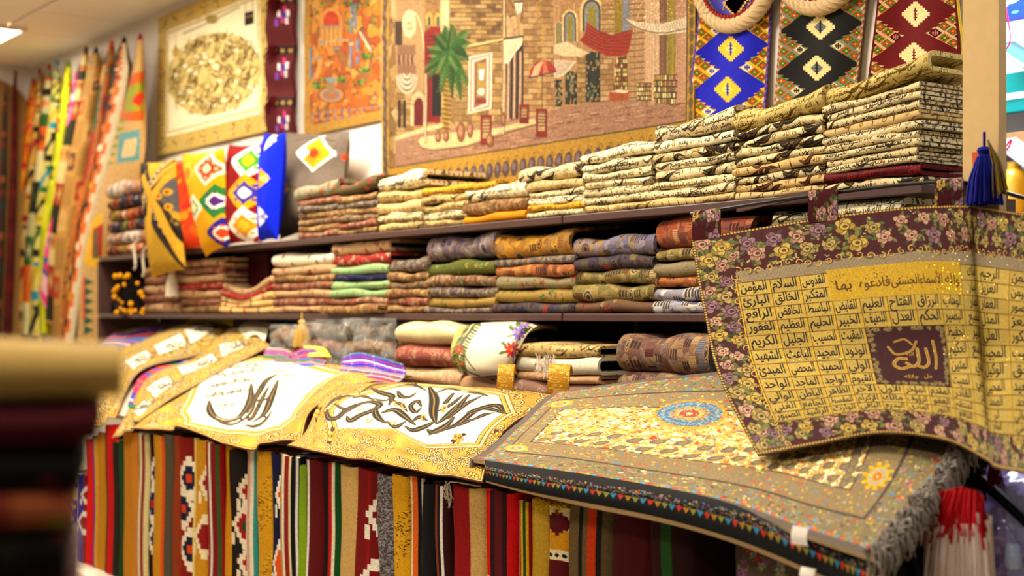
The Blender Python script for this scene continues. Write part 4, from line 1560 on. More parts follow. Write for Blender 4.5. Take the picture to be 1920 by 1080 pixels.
def rope_ring(C, R, rr, parent, k=15, seed=0):
    """a braided rope ring standing in the wall plane: three strands twisted round each other"""
    for j in range(3):
        a = np.linspace(0, 2 * math.pi, 420, endpoint=False)
        b = a * k + j * 2.094
        pr = R + rr * .55 * np.cos(b)
        P = np.stack([C[0] + pr * np.cos(a), C[1] + rr * .55 * np.sin(b), C[2] + pr * np.sin(a)], -1)
        MB().tube(P, rr * .62, 7, closed=True).build('rope_strand', ropem, parent)
    a = np.linspace(0, 2 * math.pi, 300, endpoint=False)
    P = np.stack([C[0] + (R - rr * 1.0) * np.cos(a), C[1] - rr * .5 + rr * .25 * np.sin(a * 60), C[2] + (R - rr * 1.0 + rr * .2 * np.cos(a * 60)) * np.sin(a)], -1)
    MB().tube(P, rr * .22, 6, closed=True).build('trim_cord', roper, parent)


def clock_band(label, L0, L1, R0, R1, yb, clock, args, cname, Y=-.03):
    """edges at photo height 0 and 200"""
    Lf = lambda y: L0 + (L1 - L0) * y / 200
    Rf = lambda y: R0 + (R1 - R0) * y / 200
    r = empty('clock_hanging', onY((L0 + R0) / 2, yb, Y), label, 'wall hanging')
    ct = pts([[(Lf(y) + (Rf(y) - Lf(y)) * f, y - (f - .5) * 16, Y - .012 * math.sin(f * 9 + j)) for j, y in enumerate((-70, 10, 90, 170, yb))] for f in (0, .33, .67, 1)])
    sheet('woven_band', ct, 20, 30, 420, 760, args[2], lambda c: (kband(c, Lf, Rf, *args), c.grain(.14, args[-1], px=2)), r, thick=.006, key=cname + '_weave', bump=.4)
    px, py, R = clock
    C = onY(px, py, Y - .03)
    rope_ring(C, R, .021, r)
    fm = mat(cname + '_dial', args[2] if cname != 'blue_clock' else '#3f3a9a', rough=.5, bump=0)
    a = np.linspace(0, 2 * math.pi, 49)
    rad = np.array([0, .5, .95]) * R
    G = np.stack([C[0] + rad[:, None] * np.cos(a), np.full((3, 49), C[1] + .004), C[2] + rad[:, None] * np.sin(a)], -1)
    MB().grid(G).build('clock_dial', fm, r)
    gm = mat('gold_numeral', '#c89a3c', rough=.4, bump=0)
    for i in range(12):
        n = str(i + 1)
        th = math.pi / 2 - (i + 1) * math.pi / 6
        T = glyphs(n)
        if T is None:
            continue
        w0, tr = T
        s = R * .24
        mm = MB()
        V = np.stack([C[0] + R * .68 * math.cos(th) + (tr[..., 0] - w0 / 2) * s * .8, np.full(tr.shape[:2], C[1] + .0012), C[2] + R * .68 * math.sin(th) + (tr[..., 1] - .35) * s], -1)
        for t in V:
            mm.quad(t[0], t[1], t[2], t[2])
        mm.build('numeral', gm, r)
    hm = mat('clock_hand_metal', '#e6e2d8', rough=.3, bump=0, metal=.6, sheen=0)
    MB().tube([C + (0, -.002, 0), C + (R * .28, -.002, -R * .55)], .003, 5).build('clock_hand', hm, r)
    m = MB()
    for j in range(6):
        f = (6 - j) / 6
        m.box((C[0] - .05 * f - .0, C[1] - .001, C[2] - R * .55 - .045 * (j + 1) / 6), (C[0] + .05 * f, C[1] + .002, C[2] - R * .55 + .045 * (j + 1) / 6))
    m.build('dial_motif', gm, r)
    return r


YL, GR, RD, WH = '#d8a818', '#2f7a24', '#b8321c', '#e6d6b8'
clock_band('bright blue woven hanging with yellow stars and a rope rimmed clock', 1313, 1291, 1449, 1438, 250, (1380, -52, .150),
           ([(-22, 0), (54, 0), (130, 0), (206, 0), (282, 0)], 38, '#1a1cae', YL, [(RD, GR, YL), (GR, RD, YL), (WH, '#2a2a8a', YL)], '#d8b838', '#e2c860', ['#5a3a8a', '#7a5aa0'], 96), 'blue_clock')
clock_band('black woven hanging with cream stars and a rope rimmed clock', 1466, 1453, 1626, 1604, 215, (1541, -92, .150),
           ([(-64, 0), (13, 0), (90, 0), (167, 0), (244, 0)], 38, '#15130f', '#8a8a78', [('#c8501c', GR, '#d8c060'), (GR, '#c8501c', '#d8c060'), ('#d8c898', '#15130f', YL)], '#d8c890', '#6a6a70', ['#b8a888', '#a85a3c'], 97), 'black_clock')
clock_band('dark red woven hanging with cream stars, beside the post', 1646, 1622, 1796, 1806, 215, (1722, -150, .150),
           ([(-88, 0), (-11, 0), (66, 0), (143, 0), (220, 0)], 38, '#6d0a0e', '#e0b48c', [('#c8641c', GR, '#d8c060'), (GR, '#c8501c', '#d8c060'), ('#2a0c10', '#c86a6a', '#c86a6a')], '#e6d4a0', '#e6d4a0', ['#5a0c10', '#6d1014'], 98), 'red_clock')
cordm = mat('yellow_cord', '#c8a824', bump=.2, rough=.6)
P = np.array([onY(x, y, -.05) for x, y in ((1793, -30), (1800, 40), (1806, 90), (1799, 140), (1801, 190), (1810, 235), (1808, 300))])
tag(MB().tube(cr(P, 40), .0035, 7).build('yellow_string', cordm), 'thin yellow string hanging down beside the post', 'string')
# ------------------------------------------------------------------ cushions standing on the upper shelf
def puff(name, q4, Y, th, tw, thh, bg, draw, seed=0, n=22, lumps=.004, pinch=.06, lean=0.0, parent=None, seam=None, key=None):
    """a stuffed cushion: photo corners (top left, top right, bottom right, bottom left) on the plane Y, bulging both ways"""
    TL, TR, BR, BL = [onY(x, y, Y) for x, y in q4]
    s = np.linspace(-1, 1, n)
    S, T = np.meshgrid(s, s, indexing='ij')
    k = 1 - pinch * (np.abs(S) * (1 - T ** 2) + 0)
    S2 = S * (1 - pinch * (1 - T ** 2))
    T2 = T * (1 - pinch * .8 * (1 - S ** 2))
    a, b = ((S2 + 1) / 2)[..., None], ((T2 + 1) / 2)[..., None]
    P = (TL * (1 - a) + TR * a) * (1 - b) + (BL * (1 - a) + BR * a) * b
    d = th * (((1 - np.abs(S) ** 3) * (1 - np.abs(T) ** 3)) ** .55)
    w = wob((n, n), seed, 6) * lumps * (d > 0)
    N = np.array([0.0, -1.0, 0.0])
    fr = P + N * (d + w)[..., None]
    bk = P - N * (d * .8)[..., None]
    fr[..., 1] += lean * (1 - T) * .5
    bk[..., 1] += lean * (1 - T) * .5
    g = invgrid(proj(P + N * th * .75))
    c = Cv(tw, thh, bg, T=lambda p: g(p) * (tw, thh))
    c.k = kscale(proj(P), tw, thh)
    draw(c)
    c.grain(.12, seed + 500, px=2)
    m = mat(key or name, img=c.a, ext='EXTEND', bump=.4, scale=350)
    U = np.stack([(S + 1) / 2, 1 - (T + 1) / 2], -1)
    mb = MB()
    mb.grid(fr, U)
    mb.grid(bk, U, flip=True)
    o = mb.build(name, m, parent, sharp=60)
    if seam:
        e = np.concatenate([P[:, 0], P[-1, 1:], P[::-1, -1][1:], P[0, ::-1][1:-1]])
        MB().tube(e, .003, 5, closed=True).build('piping', mat('piping_' + seam, seam), o)
    return o


def motif(c, x, y, r, cols, n=7, ax=.8):
    """stepped lozenge in rings"""
    for i, cl in enumerate(cols):
        f = 1 - i / len(cols)
        c.poly(sum([[(x + sx * r * ax * f * (1 - k / n), y + sy * r * f * k / n), (x + sx * r * ax * f * (1 - k / n), y + sy * r * f * (k + 1) / n)] for sx, sy, ks in () for k in ks], []) or
               [(x - r * ax * f, y), (x, y - r * f), (x + r * ax * f, y), (x, y + r * f)], cl)
        m = 10
        for k in range(m):
            t = k / m
            for sx in (-1, 1):
                for sy in (-1, 1):
                    c.rect(x + sx * r * ax * f * t - r * .06, y + sy * r * f * (1 - t) - r * .07, x + sx * r * ax * f * t + r * .06, y + sy * r * f * (1 - t) + r * .07, cl)


def dots(c, x, y, r, cl, n=8, ax=.8, s=2.2):
    for k in range(n):
        a = k * 2 * math.pi / n
        c.rect(x + r * ax * math.cos(a) - s * ax, y + r * math.sin(a) - s, x + r * ax * math.cos(a) + s * ax, y + r * math.sin(a) + s, cl)


def d_bag(c):
    q = rn(101)
    c.a[:] = hx('#b8922c')
    for a, b, w, cl in (((262, 330), (350, 500), 40, '#3a3024'), ((262, 330), (350, 500), 26, '#1f1b18'), ((330, 300), (262, 400), 30, '#1f1b18'), ((320, 300), (255, 390), 6, '#d0a038')):
        c.line([a, b], w, cl)
    c.poly([(322, 325), (345, 410), (325, 400), (290, 365)], '#5c5856')
    for x, y in ((312, 360), (314, 388), (300, 368), (328, 375)):
        c.ell(x, y, 6, 7, '#c8982c')
        c.ell(x, y, 2.6, 3, '#8a2a1c')
    for k in range(9):
        for a, b in (((300, 305), (268, 385)), ((285, 380), (340, 490))):
            x, y = a[0] + (b[0] - a[0]) * k / 8, a[1] + (b[1] - a[1]) * k / 8
            c.ell(x, y, 5, 6, '#b8a078')
            c.ell(x, y, 2.5, 3, '#1f1b18')
    for k in range(30):
        x, y = q.uniform(262, 345), q.uniform(300, 520)
        c.sdia(*c.pt([(x, y)])[0], 9, 3, ['#d8b048', '#8a6420'][k % 2], .6)
    c.line([(268, 335), (300, 395), (345, 510)], 14, '#c89a30')
    c.line([(322, 312), (283, 378), (283, 450)], 12, '#c89a30')


o = puff('patterned_bag', [(262, 303), (329, 297), (349, 506), (284, 524)], -.40, .045, 240, 460, '#b8922c', d_bag, 1)
tag(o, 'ochre and black patterned bag hanging over the shelf edge', 'bag')


def d_orange(c):
    q = rn(102)
    c.a[:] = hx('#d8481a')
    for k in range(60):
        c.ell(q.uniform(320, 400), q.uniform(290, 490), q.uniform(3, 10), q.uniform(4, 12), ['#e07a1c', '#e0a020', '#c8301a', '#d85a1c'][k % 4], .8, q.rand() * 3)


o = puff('orange_cushion', [(328, 300), (374, 294), (384, 466), (342, 470)], -.37, .03, 200, 300, '#d8481a', d_orange, 2)
tag(o, 'mottled orange red cushion squeezed beside the ochre bag', 'cushion')


def d_yellow(c):
    c.a[:] = hx('#d8a010')
    for x, y, cols, r in ((388, 316, ['#ece0cc', '#d86a3c', '#a82018', '#e8c8a0'], 30), (401, 377, ['#2f7a34', '#2f7a34', '#e8e0d0', '#5a2a7a'], 30), (409, 437, ['#2a2a8a', '#2a2a8a', '#e8d8c8', '#c84a20'], 27), (366, 390, ['#ece0cc', '#4a8a44', '#e8d8b0'], 24), (350, 325, ['#e0b840', '#d8801c'], 20)):
        motif(c, x, y, r, cols, ax=.75)
        dots(c, x, y, r * .55, cols[-1], ax=.75)


o = puff('yellow_cushion', [(340, 288), (421, 277), (430, 462), (386, 482)], -.385, .05, 280, 440, '#d8a010', d_yellow, 3)
tag(o, 'golden yellow cushion with white, green and blue lozenges', 'cushion')


def d_red(c):
    c.a[:] = hx('#8a0e14')
    for x, y, cols in ((453, 300, ['#ece4d8', '#ece4d8', '#4a9a34', '#d8b020']), (453, 361, ['#d8a010', '#d8a010', '#3a3a9a', '#ece0d0']), (453, 423, ['#ece4d8', '#ece4d8', '#d8901c', '#c8b030'])):
        motif(c, x, y, 34, cols, ax=.78)
        dots(c, x, y, 19, cols[2], 8, .78, 2.6)


o = puff('red_cushion', [(418, 270), (484, 266), (486, 455), (421, 462)], -.35, .055, 260, 460, '#8a0e14', d_red, 4, lean=.03)
tag(o, 'deep red cushion with white and yellow lozenges in a column', 'cushion')


def d_blue(c):
    c.a[:] = hx('#0f2ac8')
    for k in range(4):
        y = 262 + k * 72
        c.poly([(484, y - 20), (494, y - 10), (500, y), (494, y + 10), (484, y + 20)], ['#e8e4ea', '#d8a010'][k % 2])
        for j in range(5):
            c.rect(486 + j * 2.4, y - 3 - j, 487.5 + j * 2.4, y + 3 + j, ['#4a4ab0', '#e8d8a0'][k % 2])
    c.line([(522, 240), (522, 460)], 5, '#d8b020')


o = puff('blue_cushion', [(484, 248), (523, 246), (521, 450), (487, 456)], -.34, .05, 160, 460, '#0f2ac8', d_blue, 5, lean=.03)
tag(o, 'bright blue cushion with white and yellow edge motifs', 'cushion')


def d_grey(c):
    c.a[:] = hx('#76695e')
    motif(c, 576, 286, 33, ['#ece4d8', '#d8a420', '#d8a420', '#d8901c', '#c8481c'], ax=.85)
    motif(c, 558, 285, 14, ['#ece4d8'], ax=.9)
    motif(c, 619, 292, 26, ['#d84a1c', '#e8d8c8', '#d84a1c', '#8a2a1c'], ax=.5)
    motif(c, 573, 425, 20, ['#d84a1c'], ax=.8)
    motif(c, 535, 355, 16, ['#d8a420'], ax=.7)
    for p in ([(530, 262), (560, 256), (600, 262)], [(522, 352), (545, 350), (570, 356)], [(525, 440), (545, 446), (565, 440)]):
        c.line(p, 2, '#4a3f38', .7, smooth=3)


o = puff('grey_cushion', [(518, 246), (636, 244), (640, 420), (524, 450)], -.17, .085, 420, 520, '#76695e', d_grey, 6, lumps=.014, lean=.05)
tag(o, 'plump taupe grey cushion with a yellow and white lozenge', 'cushion')

# rough little kilims rolled at the far end of the upper shelf
stack('pile left of the ochre bag', ZU, 199, 268, 338, [('kilim_roll', 1), ('pale_roll', 1), ('dark_roll', 1), ('kilim_roll', 1), ('dark_roll', 1), ('pale_roll', 1.3)], group='small kilims rolled on the upper shelf', seed=23, name='rolled_kilim', cat='kilim')
cordw = mat('cream_yarn', '#d8c8b0', bump=.3)


def strands(mb, p, n, L, sp, r=.0015, seed=0, drop=(0, 0, -1), wv=.006, mat_=0, segs=5):
    """loose threads hanging from point p"""
    q = rn(seed)
    d = np.asarray(drop, float)
    for k in range(n):
        a = np.asarray(p, float) + q.uniform(-1, 1, 3) * sp
        t = np.linspace(0, 1, segs)[:, None]
        end = d * L * q.uniform(.8, 1.1) + q.normal(size=3) * (L * .08)
        mb.tube(a + end * t + np.sin(t * 5 + q.rand() * 6) * wv * q.normal(size=3), np.linspace(r, r * .6, segs), 4, mat_)
    return mb


m = MB()
for x, y in ((252, 455), (268, 468)):
    P = np.array([onY(x + dx, y + dy, -.37) for dx, dy in ((10, -8), (2, 0), (0, 15), (2, 40), (0, 50))])
    m.tube(cr(P, 16), .006, 6)
m.build('loose_fringe', cordw)
tag(bpy.data.objects['loose_fringe'], 'two cream yarn fringe ends dangling below the small kilims', 'fringe')

# ------------------------------------------------------------------ long kilims hanging side by side at the far left
def hanging(label, L, R, Y, bg, cols, seed, mode, extra=None, deep=.05, name='hanging_kilim'):
    """L, R: photo points down the left and right edge, top to bottom; gathered to a point at the hook"""
    tip = {110: '#8a141c', 111: '#1a1210', 112: '#c8601c', 113: '#1c1418', 114: '#26260f', 115: '#b83a7a', 116: '#5a6a1c', 117: '#1c8aa8', 118: '#98141c', 119: '#8a141c', 120: '#a81c1c'}[seed]
    mx = (L[0][0] + R[0][0]) / 2
    my = min(L[0][1], R[0][1]) - 4
    w1 = (R[1][0] - L[1][0]) * .27
    m1x = L[0][0] * .62 + L[1][0] * .38
    m2x = R[0][0] * .62 + R[1][0] * .38
    mm_ = (m1x + m2x) / 2
    L = [(mx - 1.5, my), (mm_ - w1, my + 34)] + L[1:]
    R = [(mx + 1.5, my), (mm_ + w1, my + 34)] + R[1:]
    n = len(L)
    rows = []
    for f in (0, .25, .5, .75, 1):
        rows.append([(l[0] + (r[0] - l[0]) * f, l[1] + (r[1] - l[1]) * f, Y - deep * math.sin(f * math.pi) * min(1, j * .6)) for j, (l, r) in enumerate(zip(L, R))])
    ct = pts(rows)

    def draw(c):
        q = rn(seed)
        c.a[:] = hx(bg)

        def raw(c):
            W, H = c.w, c.h
            if mode == 'bands':
                y = 0
                k = 0
                while y < H:
                    h = q.uniform(30, 80)
                    c.rect(0, y, W, y + h, cols[k % len(cols)])
                    if k % 2:
                        for j in range(3):
                            c.sdia(j * 50 + 25, y + h / 2, min(h * .45, 22), 3, cols[(k + 2) % len(cols)])
                    y += h
                    k += 1
            elif mode == 'diamonds':
                for k in range(int(H / 64) + 1):
                    for j in range(2):
                        if (k + j) % 2:
                            c.rect(j * W / 2, k * 64, (j + 1) * W / 2, k * 64 + 64, hx(bg) * .88)
                            continue
                        cl = cols[(k // 2 + j * 2) % len(cols)]
                        x, y = W * (j + .5) / 2, k * 64 + 32
                        c.rect(x - 22, y - 20, x + 22, y + 20, cl)
                        c.sdia(x, y, 17, 3, bg, 1, .9)
                        c.sdia(x, y, 7, 2, cols[(k + j + 1) % len(cols)], 1, .9)
            elif mode == 'teeth':
                for k in range(int(H / 120) + 1):
                    y = k * 120
                    cl, c2 = cols[k % len(cols)], cols[(k + 1) % len(cols)]
                    for j in range(9):
                        yy = y + j * 13
                        w = W * (.25 + .22 * (j % 2))
                        c.poly([(0, yy), (w, yy + 6), (0, yy + 13)], cl, raw=True)
                        c.rect(0, yy, W * .2, yy + 13, cl)
                        c.poly([(W, yy), (W - w, yy + 6), (W, yy + 13)], c2, raw=True)
                    c.sdia(W * .55, y + 60, 34, 5, c2, 1, .8)
                    c.sdia(W * .55, y + 60, 16, 3, cl, 1, .8)
            elif mode == 'dash':
                for k in range(4):
                    c.rect(k * 40, 0, k * 40 + 40, H, cols[k % len(cols)])
                for j in range(int(H / 44) + 1):
                    c.rect(62, j * 44, 104, j * 44 + 20, cols[2])
                    c.rect(24, j * 44 + 22, 60, j * 44 + 36, cols[(j + 1) % len(cols)])
            elif mode == 'diag':
                for k in range(-6, int(H / 80) + 2):
                    c.poly([(0, k * 80 + 90), (W, k * 80), (W, k * 80 + 24), (0, k * 80 + 114)], cols[k % len(cols)], raw=True)
                    c.rect(W * .25, k * 80 + 8, W * .7, k * 80 + 24, cols[(k + 1) % len(cols)])
                    c.rect(W * .4, k * 80 + 34, W * .85, k * 80 + 42, cols[(k + 2) % len(cols)])
        rawcv(c, raw)
        if extra:
            extra(c)
        rawcv(c, lambda c: c.rect(0, 0, c.w, c.h * .075, tip))
        c.grain(.13, seed, px=2)
    o, P = sheet(name, ct, 13, 30, 150, 900, bg, draw, thick=.006, wave=.004, seed=seed, key='kilim_weave_%d' % seed, bump=.4)
    return tag(o, label, 'kilim')


def kx_a(c):
    c.poly([(236, 150), (268, 130), (268, 226), (214, 226)], '#c8641c')
    c.poly([(240, 165), (268, 150), (268, 205), (236, 212)], '#9a9a28')
    c.poly([(248, 190), (262, 170), (268, 180), (262, 200)], '#d83a1c')
    for k in range(6):
        c.poly([(206 - k * 5, 216 + k * 16), (244 - k * 5, 226 + k * 16), (200 - k * 5, 236 + k * 16)], '#7a8a14')
    c.poly([(226, 250), (262, 242), (262, 300), (222, 306)], '#6a9a98')
    c.poly([(236, 262), (258, 258), (254, 292), (230, 296)], '#d8b888')
    c.poly([(160, 420), (196, 400), (196, 500), (160, 500)], '#d8a81c')
    c.poly([(176, 430), (196, 420), (192, 480), (176, 485)], '#a8281c')
    for k in range(6):
        c.poly([(178, 432 + k * 9), (190, 436 + k * 9), (178, 441 + k * 9)], '#2f6a3c')
        c.poly([(160, 520 + k * 18), (178, 529 + k * 18), (160, 538 + k * 18)], '#2f5a3c')
        c.poly([(204, 540 + k * 15), (184, 560 + k * 15), (204, 562 + k * 15)], '#a8181c')
    c.rect(157, 520, 161, 600, '#e04a28')


hanging('rightmost hanging kilim with orange, green and teal toothed motifs', [(262, 68), (246, 150), (205, 300), (160, 470), (146, 640)], [(266, 70), (269, 150), (267, 320), (202, 500), (206, 662)], -.16, '#c4a068', ['#c4a068', '#b89458'], 110, 'none', kx_a)
hanging('hanging kilim of black, orange and white dashes', [(224, 74), (205, 160), (172, 300), (140, 440), (112, 640)], [(244, 78), (246, 150), (216, 300), (170, 470), (142, 650)], -.13, '#3a241c', ['#3a241c', '#d8701c', '#e0d0b0', '#5a3a24', '#c8982c'], 111, 'dash')
hanging('hanging kilim with an orange and dark toothed edge', [(205, 80), (186, 160), (166, 300), (128, 460), (104, 640)], [(216, 80), (212, 150), (190, 300), (150, 460), (128, 645)], -.115, '#a8641c', ['#c86a10', '#1a1412', '#c8a058', '#1f5a3a', '#98200f'], 112, 'teeth')
hanging('tan hanging kilim with small lozenges', [(176, 92), (150, 170), (122, 300), (98, 460), (96, 640)], [(186, 92), (192, 160), (172, 300), (150, 460), (126, 645)], -.10, '#b88a44', ['#a83a20', '#3f6f7a', '#6a8038', '#a8541c', '#4a2f24', '#c8a468'], 113, 'diamonds')
hanging('hanging kilim of beige with a dark pointed tip', [(158, 92), (140, 170), (112, 290), (90, 440), (84, 600)], [(168, 92), (164, 170), (140, 290), (112, 450), (104, 610)], -.085, '#b89450', ['#26260f', '#b89450', '#c8b078', '#98381c'], 114, 'bands')
hanging('magenta pink hanging kilim', [(140, 140), (126, 220), (98, 380), (76, 480), (72, 540)], [(148, 140), (142, 220), (118, 380), (102, 500), (98, 605)], -.075, '#d83a78', ['#d83a78', '#e07aa0', '#d84a8a', '#3a5a8a', '#e0b0b8'], 115, 'bands')
hanging('lime yellow hanging kilim', [(124, 118), (112, 200), (94, 320), (74, 430), (70, 620)], [(136, 118), (134, 210), (116, 330), (98, 460), (92, 630)], -.065, '#c8c81c', ['#c8c81c', '#d0d02c', '#c8c81c', '#c84a1c', '#3a3a1c', '#c8c81c'], 116, 'diamonds')
hanging('pale hanging kilim with teal tip and dark bars', [(104, 118), (94, 200), (74, 330), (56, 460), (48, 640)], [(112, 118), (116, 200), (100, 330), (82, 460), (84, 645)], -.055, '#c8b868', ['#1a1a16', '#2a8a98', '#141410', '#2a6a3c', '#b89a20'], 117, 'diag')
hanging('hanging kilim of green, orange and white bands', [(88, 124), (78, 200), (62, 330), (44, 470), (36, 640)], [(98, 124), (98, 200), (84, 330), (66, 470), (58, 645)], -.045, '#b8a868', ['#b8b080', '#2a5a24', '#c8601c', '#d0c490', '#1a1a14'], 118, 'bands')
hanging('narrow hanging kilim with red tip and white hatching', [(70, 132), (62, 210), (50, 330), (36, 460), (28, 640)], [(80, 132), (80, 210), (66, 330), (52, 460), (44, 645)], -.035, '#b8924a', ['#c8b078', '#98141c', '#1a1410', '#c89838'], 119, 'diag')
hanging('orange yellow hanging kilim at the end of the row', [(58, 150), (46, 230), (28, 340), (10, 470), (-10, 640)], [(68, 150), (66, 230), (52, 340), (38, 470), (24, 645)], -.028, '#d07a10', ['#c8701c', '#d8901c', '#b8281c', '#d89a1c', '#c8382c'], 120, 'diag')

# dark kilims and an arched wooden panel on the end wall
def onX(px, py, X):
    r = ray(px, py)
    return EYE + r * ((X - EYE[0]) / r[0])


woodm = mat('brown_wood', '#8a6434', rough=.6, bump=.15, scale=80, sheen=0)
a = np.linspace(0, math.pi, 15)
y0, z0 = onX(2, 250, XL + .02)[1], 1.5
yr = onX(60, 250, XL + .02)[1]
zt = onX(20, 150, XL + .02)[2]
pm = MB()
prof = [(yr, 1.2)] + [(yr - .28 + .28 * math.cos(k), zt - .28 + .28 * math.sin(k)) for k in a[:8]] + [(yr - .9, zt)]
prof = np.array(prof)
fr = np.stack([np.full(len(prof), XL + .05), prof[:, 0], prof[:, 1]], -1)
lo = fr.copy()
lo[:, 2] = 1.2
pm.grid(np.stack([fr, lo]), flip=True)
bk = fr.copy()
bk[:, 0] = XL + .004
pm.grid(np.stack([bk, fr]), flip=True)
tag(pm.build('arched_panel', woodm), 'brown wooden panel with rounded top corner on the end wall', 'panel')
for k, (xs, bg, cols, lb) in enumerate((((18, 40), '#5a0e14', ['#5a0e14', '#4a0a10', '#6d1418'], 'dark crimson kilim hanging on the end wall'), ((0, 20), '#3a2a24', ['#3a2a24', '#8a4a2c', '#6a2a20', '#2a3a3c'], 'dark brown banded kilim hanging on the end wall'), ((-22, 4), '#4a4038', ['#5a5048', '#8a3a2c', '#2a2a2c'], 'grey brown kilim at the very edge of the view'))):
    ct = []
    for f in (0, .33, .67, 1):
        ct.append([onX(xs[0] + 3 + (xs[1] - xs[0] - 12) * f * w + d, y, XL + .10 + .04 * math.sin(f * math.pi) + k * .012) for y, w, d in ((132 + k * 30, .1, 8), (180 + k * 20, .5, 4), (300, .9, 0), (450, 1.15, -6), (640, 1.3, -14))])

    def draw(c, cols=cols, bg=bg):
        for j in range(24):
            rawcv(c, lambda c: c.rect(0, j * 18, 100, j * 18 + 9, cols[j % len(cols)]))
    o, P = sheet('hanging_kilim', np.array(ct), 10, 24, 100, 420, bg, draw, thick=.006, key='end_kilim_%d' % k)
    tag(o, lb, 'kilim')
# ------------------------------------------------------------------ sloping counter in front of the shelves
SK = 0.40


def Sz(Y):
    return 1.08 + (Y + 1.05) * SK


def onS(px, py, h=0.0):
    """where the view through a photo pixel meets the draped counter, h above it; below the front edge, its upright front"""
    r = ray(px, py)
    t = (1.2 - (1.08 + (EYE[1] + 1.05) * SK) + .3 + h - 1.2 + 0) if False else None
    # 1.5 + rz t = 1.08 + (Y0 + ry t + 1.05) SK + h
    t = (1.5 - 1.08 - (EYE[1] + 1.05) * SK - h) / (r[1] * SK - r[2])
    p = EYE + r * t
    if p[1] < -1.05 - h:
        p = EYE + r * ((-1.05 - h - EYE[1]) / r[1])
    return p


def spts(rows, h=0.0):
    return np.array([[onS(p[0], p[1], p[2] if len(p) > 2 else h) for p in r] for r in rows])


XC0, XC1 = -6.14, -1.74
ctr = empty('display_counter', (-4.2, -.6, 0), 'long sloping display counter with a white ledge, buried under textiles', 'counter')
y0, y1 = -.93, -.56
b = MB()
P = np.array([[(x, y0, Sz(y0) - .028), (x, y1, Sz(y1) - .028)] for x in (XC0, XC1)])
cloth(b, P, .018)
b.build('sloping_board', whitem, ctr)
rbox('back_shelf', (XC0, -.555, ZT - .032), (-1.93, -.03, ZT - .012), shelfm, ctr)
rbox('ledge', (XC0 - .16, -1.10, .44), (XC1 + .02, -.40, .505), whitem, ctr, bev=.012, seg=3)
rbox('plinth', (XC0 - .06, -1.02, 0), (XC1, -.45, .44), whitem, ctr)
rbox('end_panel', (XC1 - .03, -.90, .505), (XC1, -.5, 1.07), shelfm, ctr)
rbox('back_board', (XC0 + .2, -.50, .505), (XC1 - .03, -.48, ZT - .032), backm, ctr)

GCLOTH, GFG, GDK = '#b8963e', '#f0e0a0', '#4a280c'
cream_back = mat('cream_lining', '#d8c49a', bump=.2)
dark_back = mat('brown_lining', '#6a3a2c', bump=.2)

# ---- calligraphic cloths: strokes traced in photo pixels
INK2 = '#24211f'


def gold_rim(c, px_in, seed, n=260, inner=None):
    """ornate gold border round a cream field whose outline is px_in (photo pixels)"""
    q = rn(seed)

    def raw(c):
        c.a[:] = hx(GCLOTH)
        c.a *= (.85 + .3 * rnoise(c.h, c.w, 14, 18, seed))[..., None]
        for k in range(n):
            x, y, r, a, t = q.uniform(0, c.w), q.uniform(0, c.h), q.uniform(16, 36), q.rand() * 6, q.choice([-1, 1]) * q.uniform(.7, 1.1)
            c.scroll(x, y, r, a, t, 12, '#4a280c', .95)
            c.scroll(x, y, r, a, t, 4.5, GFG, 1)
            if k % 3 == 0:
                x, y = x + r, y + r * .6
                for j in range(7):
                    b = j * .9 + a
                    c.ell(x + 15 * math.cos(b), y + 15 * math.sin(b), 11, 8, '#5a3410', .9, b)
                    c.ell(x + 14 * math.cos(b), y + 14 * math.sin(b), 8, 5.5, ['#d8ac44', '#e8cc78'][j % 2], 1, b)
                c.ell(x, y, 9, 8, '#5a3410')
                c.ell(x, y, 5, 4, '#ecd890')
        for e, cl in ((0, '#4a2410'), (7, '#d8b458'), (11, '#6a4214')):
            c.line([(e, e), (c.w - e, e), (c.w - e, c.h - e), (e, c.h - e), (e, e)], 8 if e == 0 else 4, cl)
    rawcv(c, raw)
    if px_in:
        c.poly(px_in, '#8a6424')
        m = np.mean(px_in, 0)
        for f, cl in ((.985, '#e8d49a'), (.95, '#6a4214'), (.938, '#c89c40'), (.91, '#e0c070'), (.90, '#6a4a1c'), (.888, '#f2ead2')):
            c.poly([tuple(m + (np.array(p) - m) * f) for p in px_in], cl)


def stroke(c, p, w, core='#a8842c'):
    k = len(p)
    ws = [w * .35] + [w] * (k - 2) + [w * .3] if k > 2 else [w, w * .5]
    ws = np.array(ws) * 1.4
    c.line(p, ws * 1.2, '#a8987a', .8, smooth=4)
    c.line(p, ws, INK2, 1, smooth=4)
    c.line(p, ws * .16, core, .9, smooth=4)


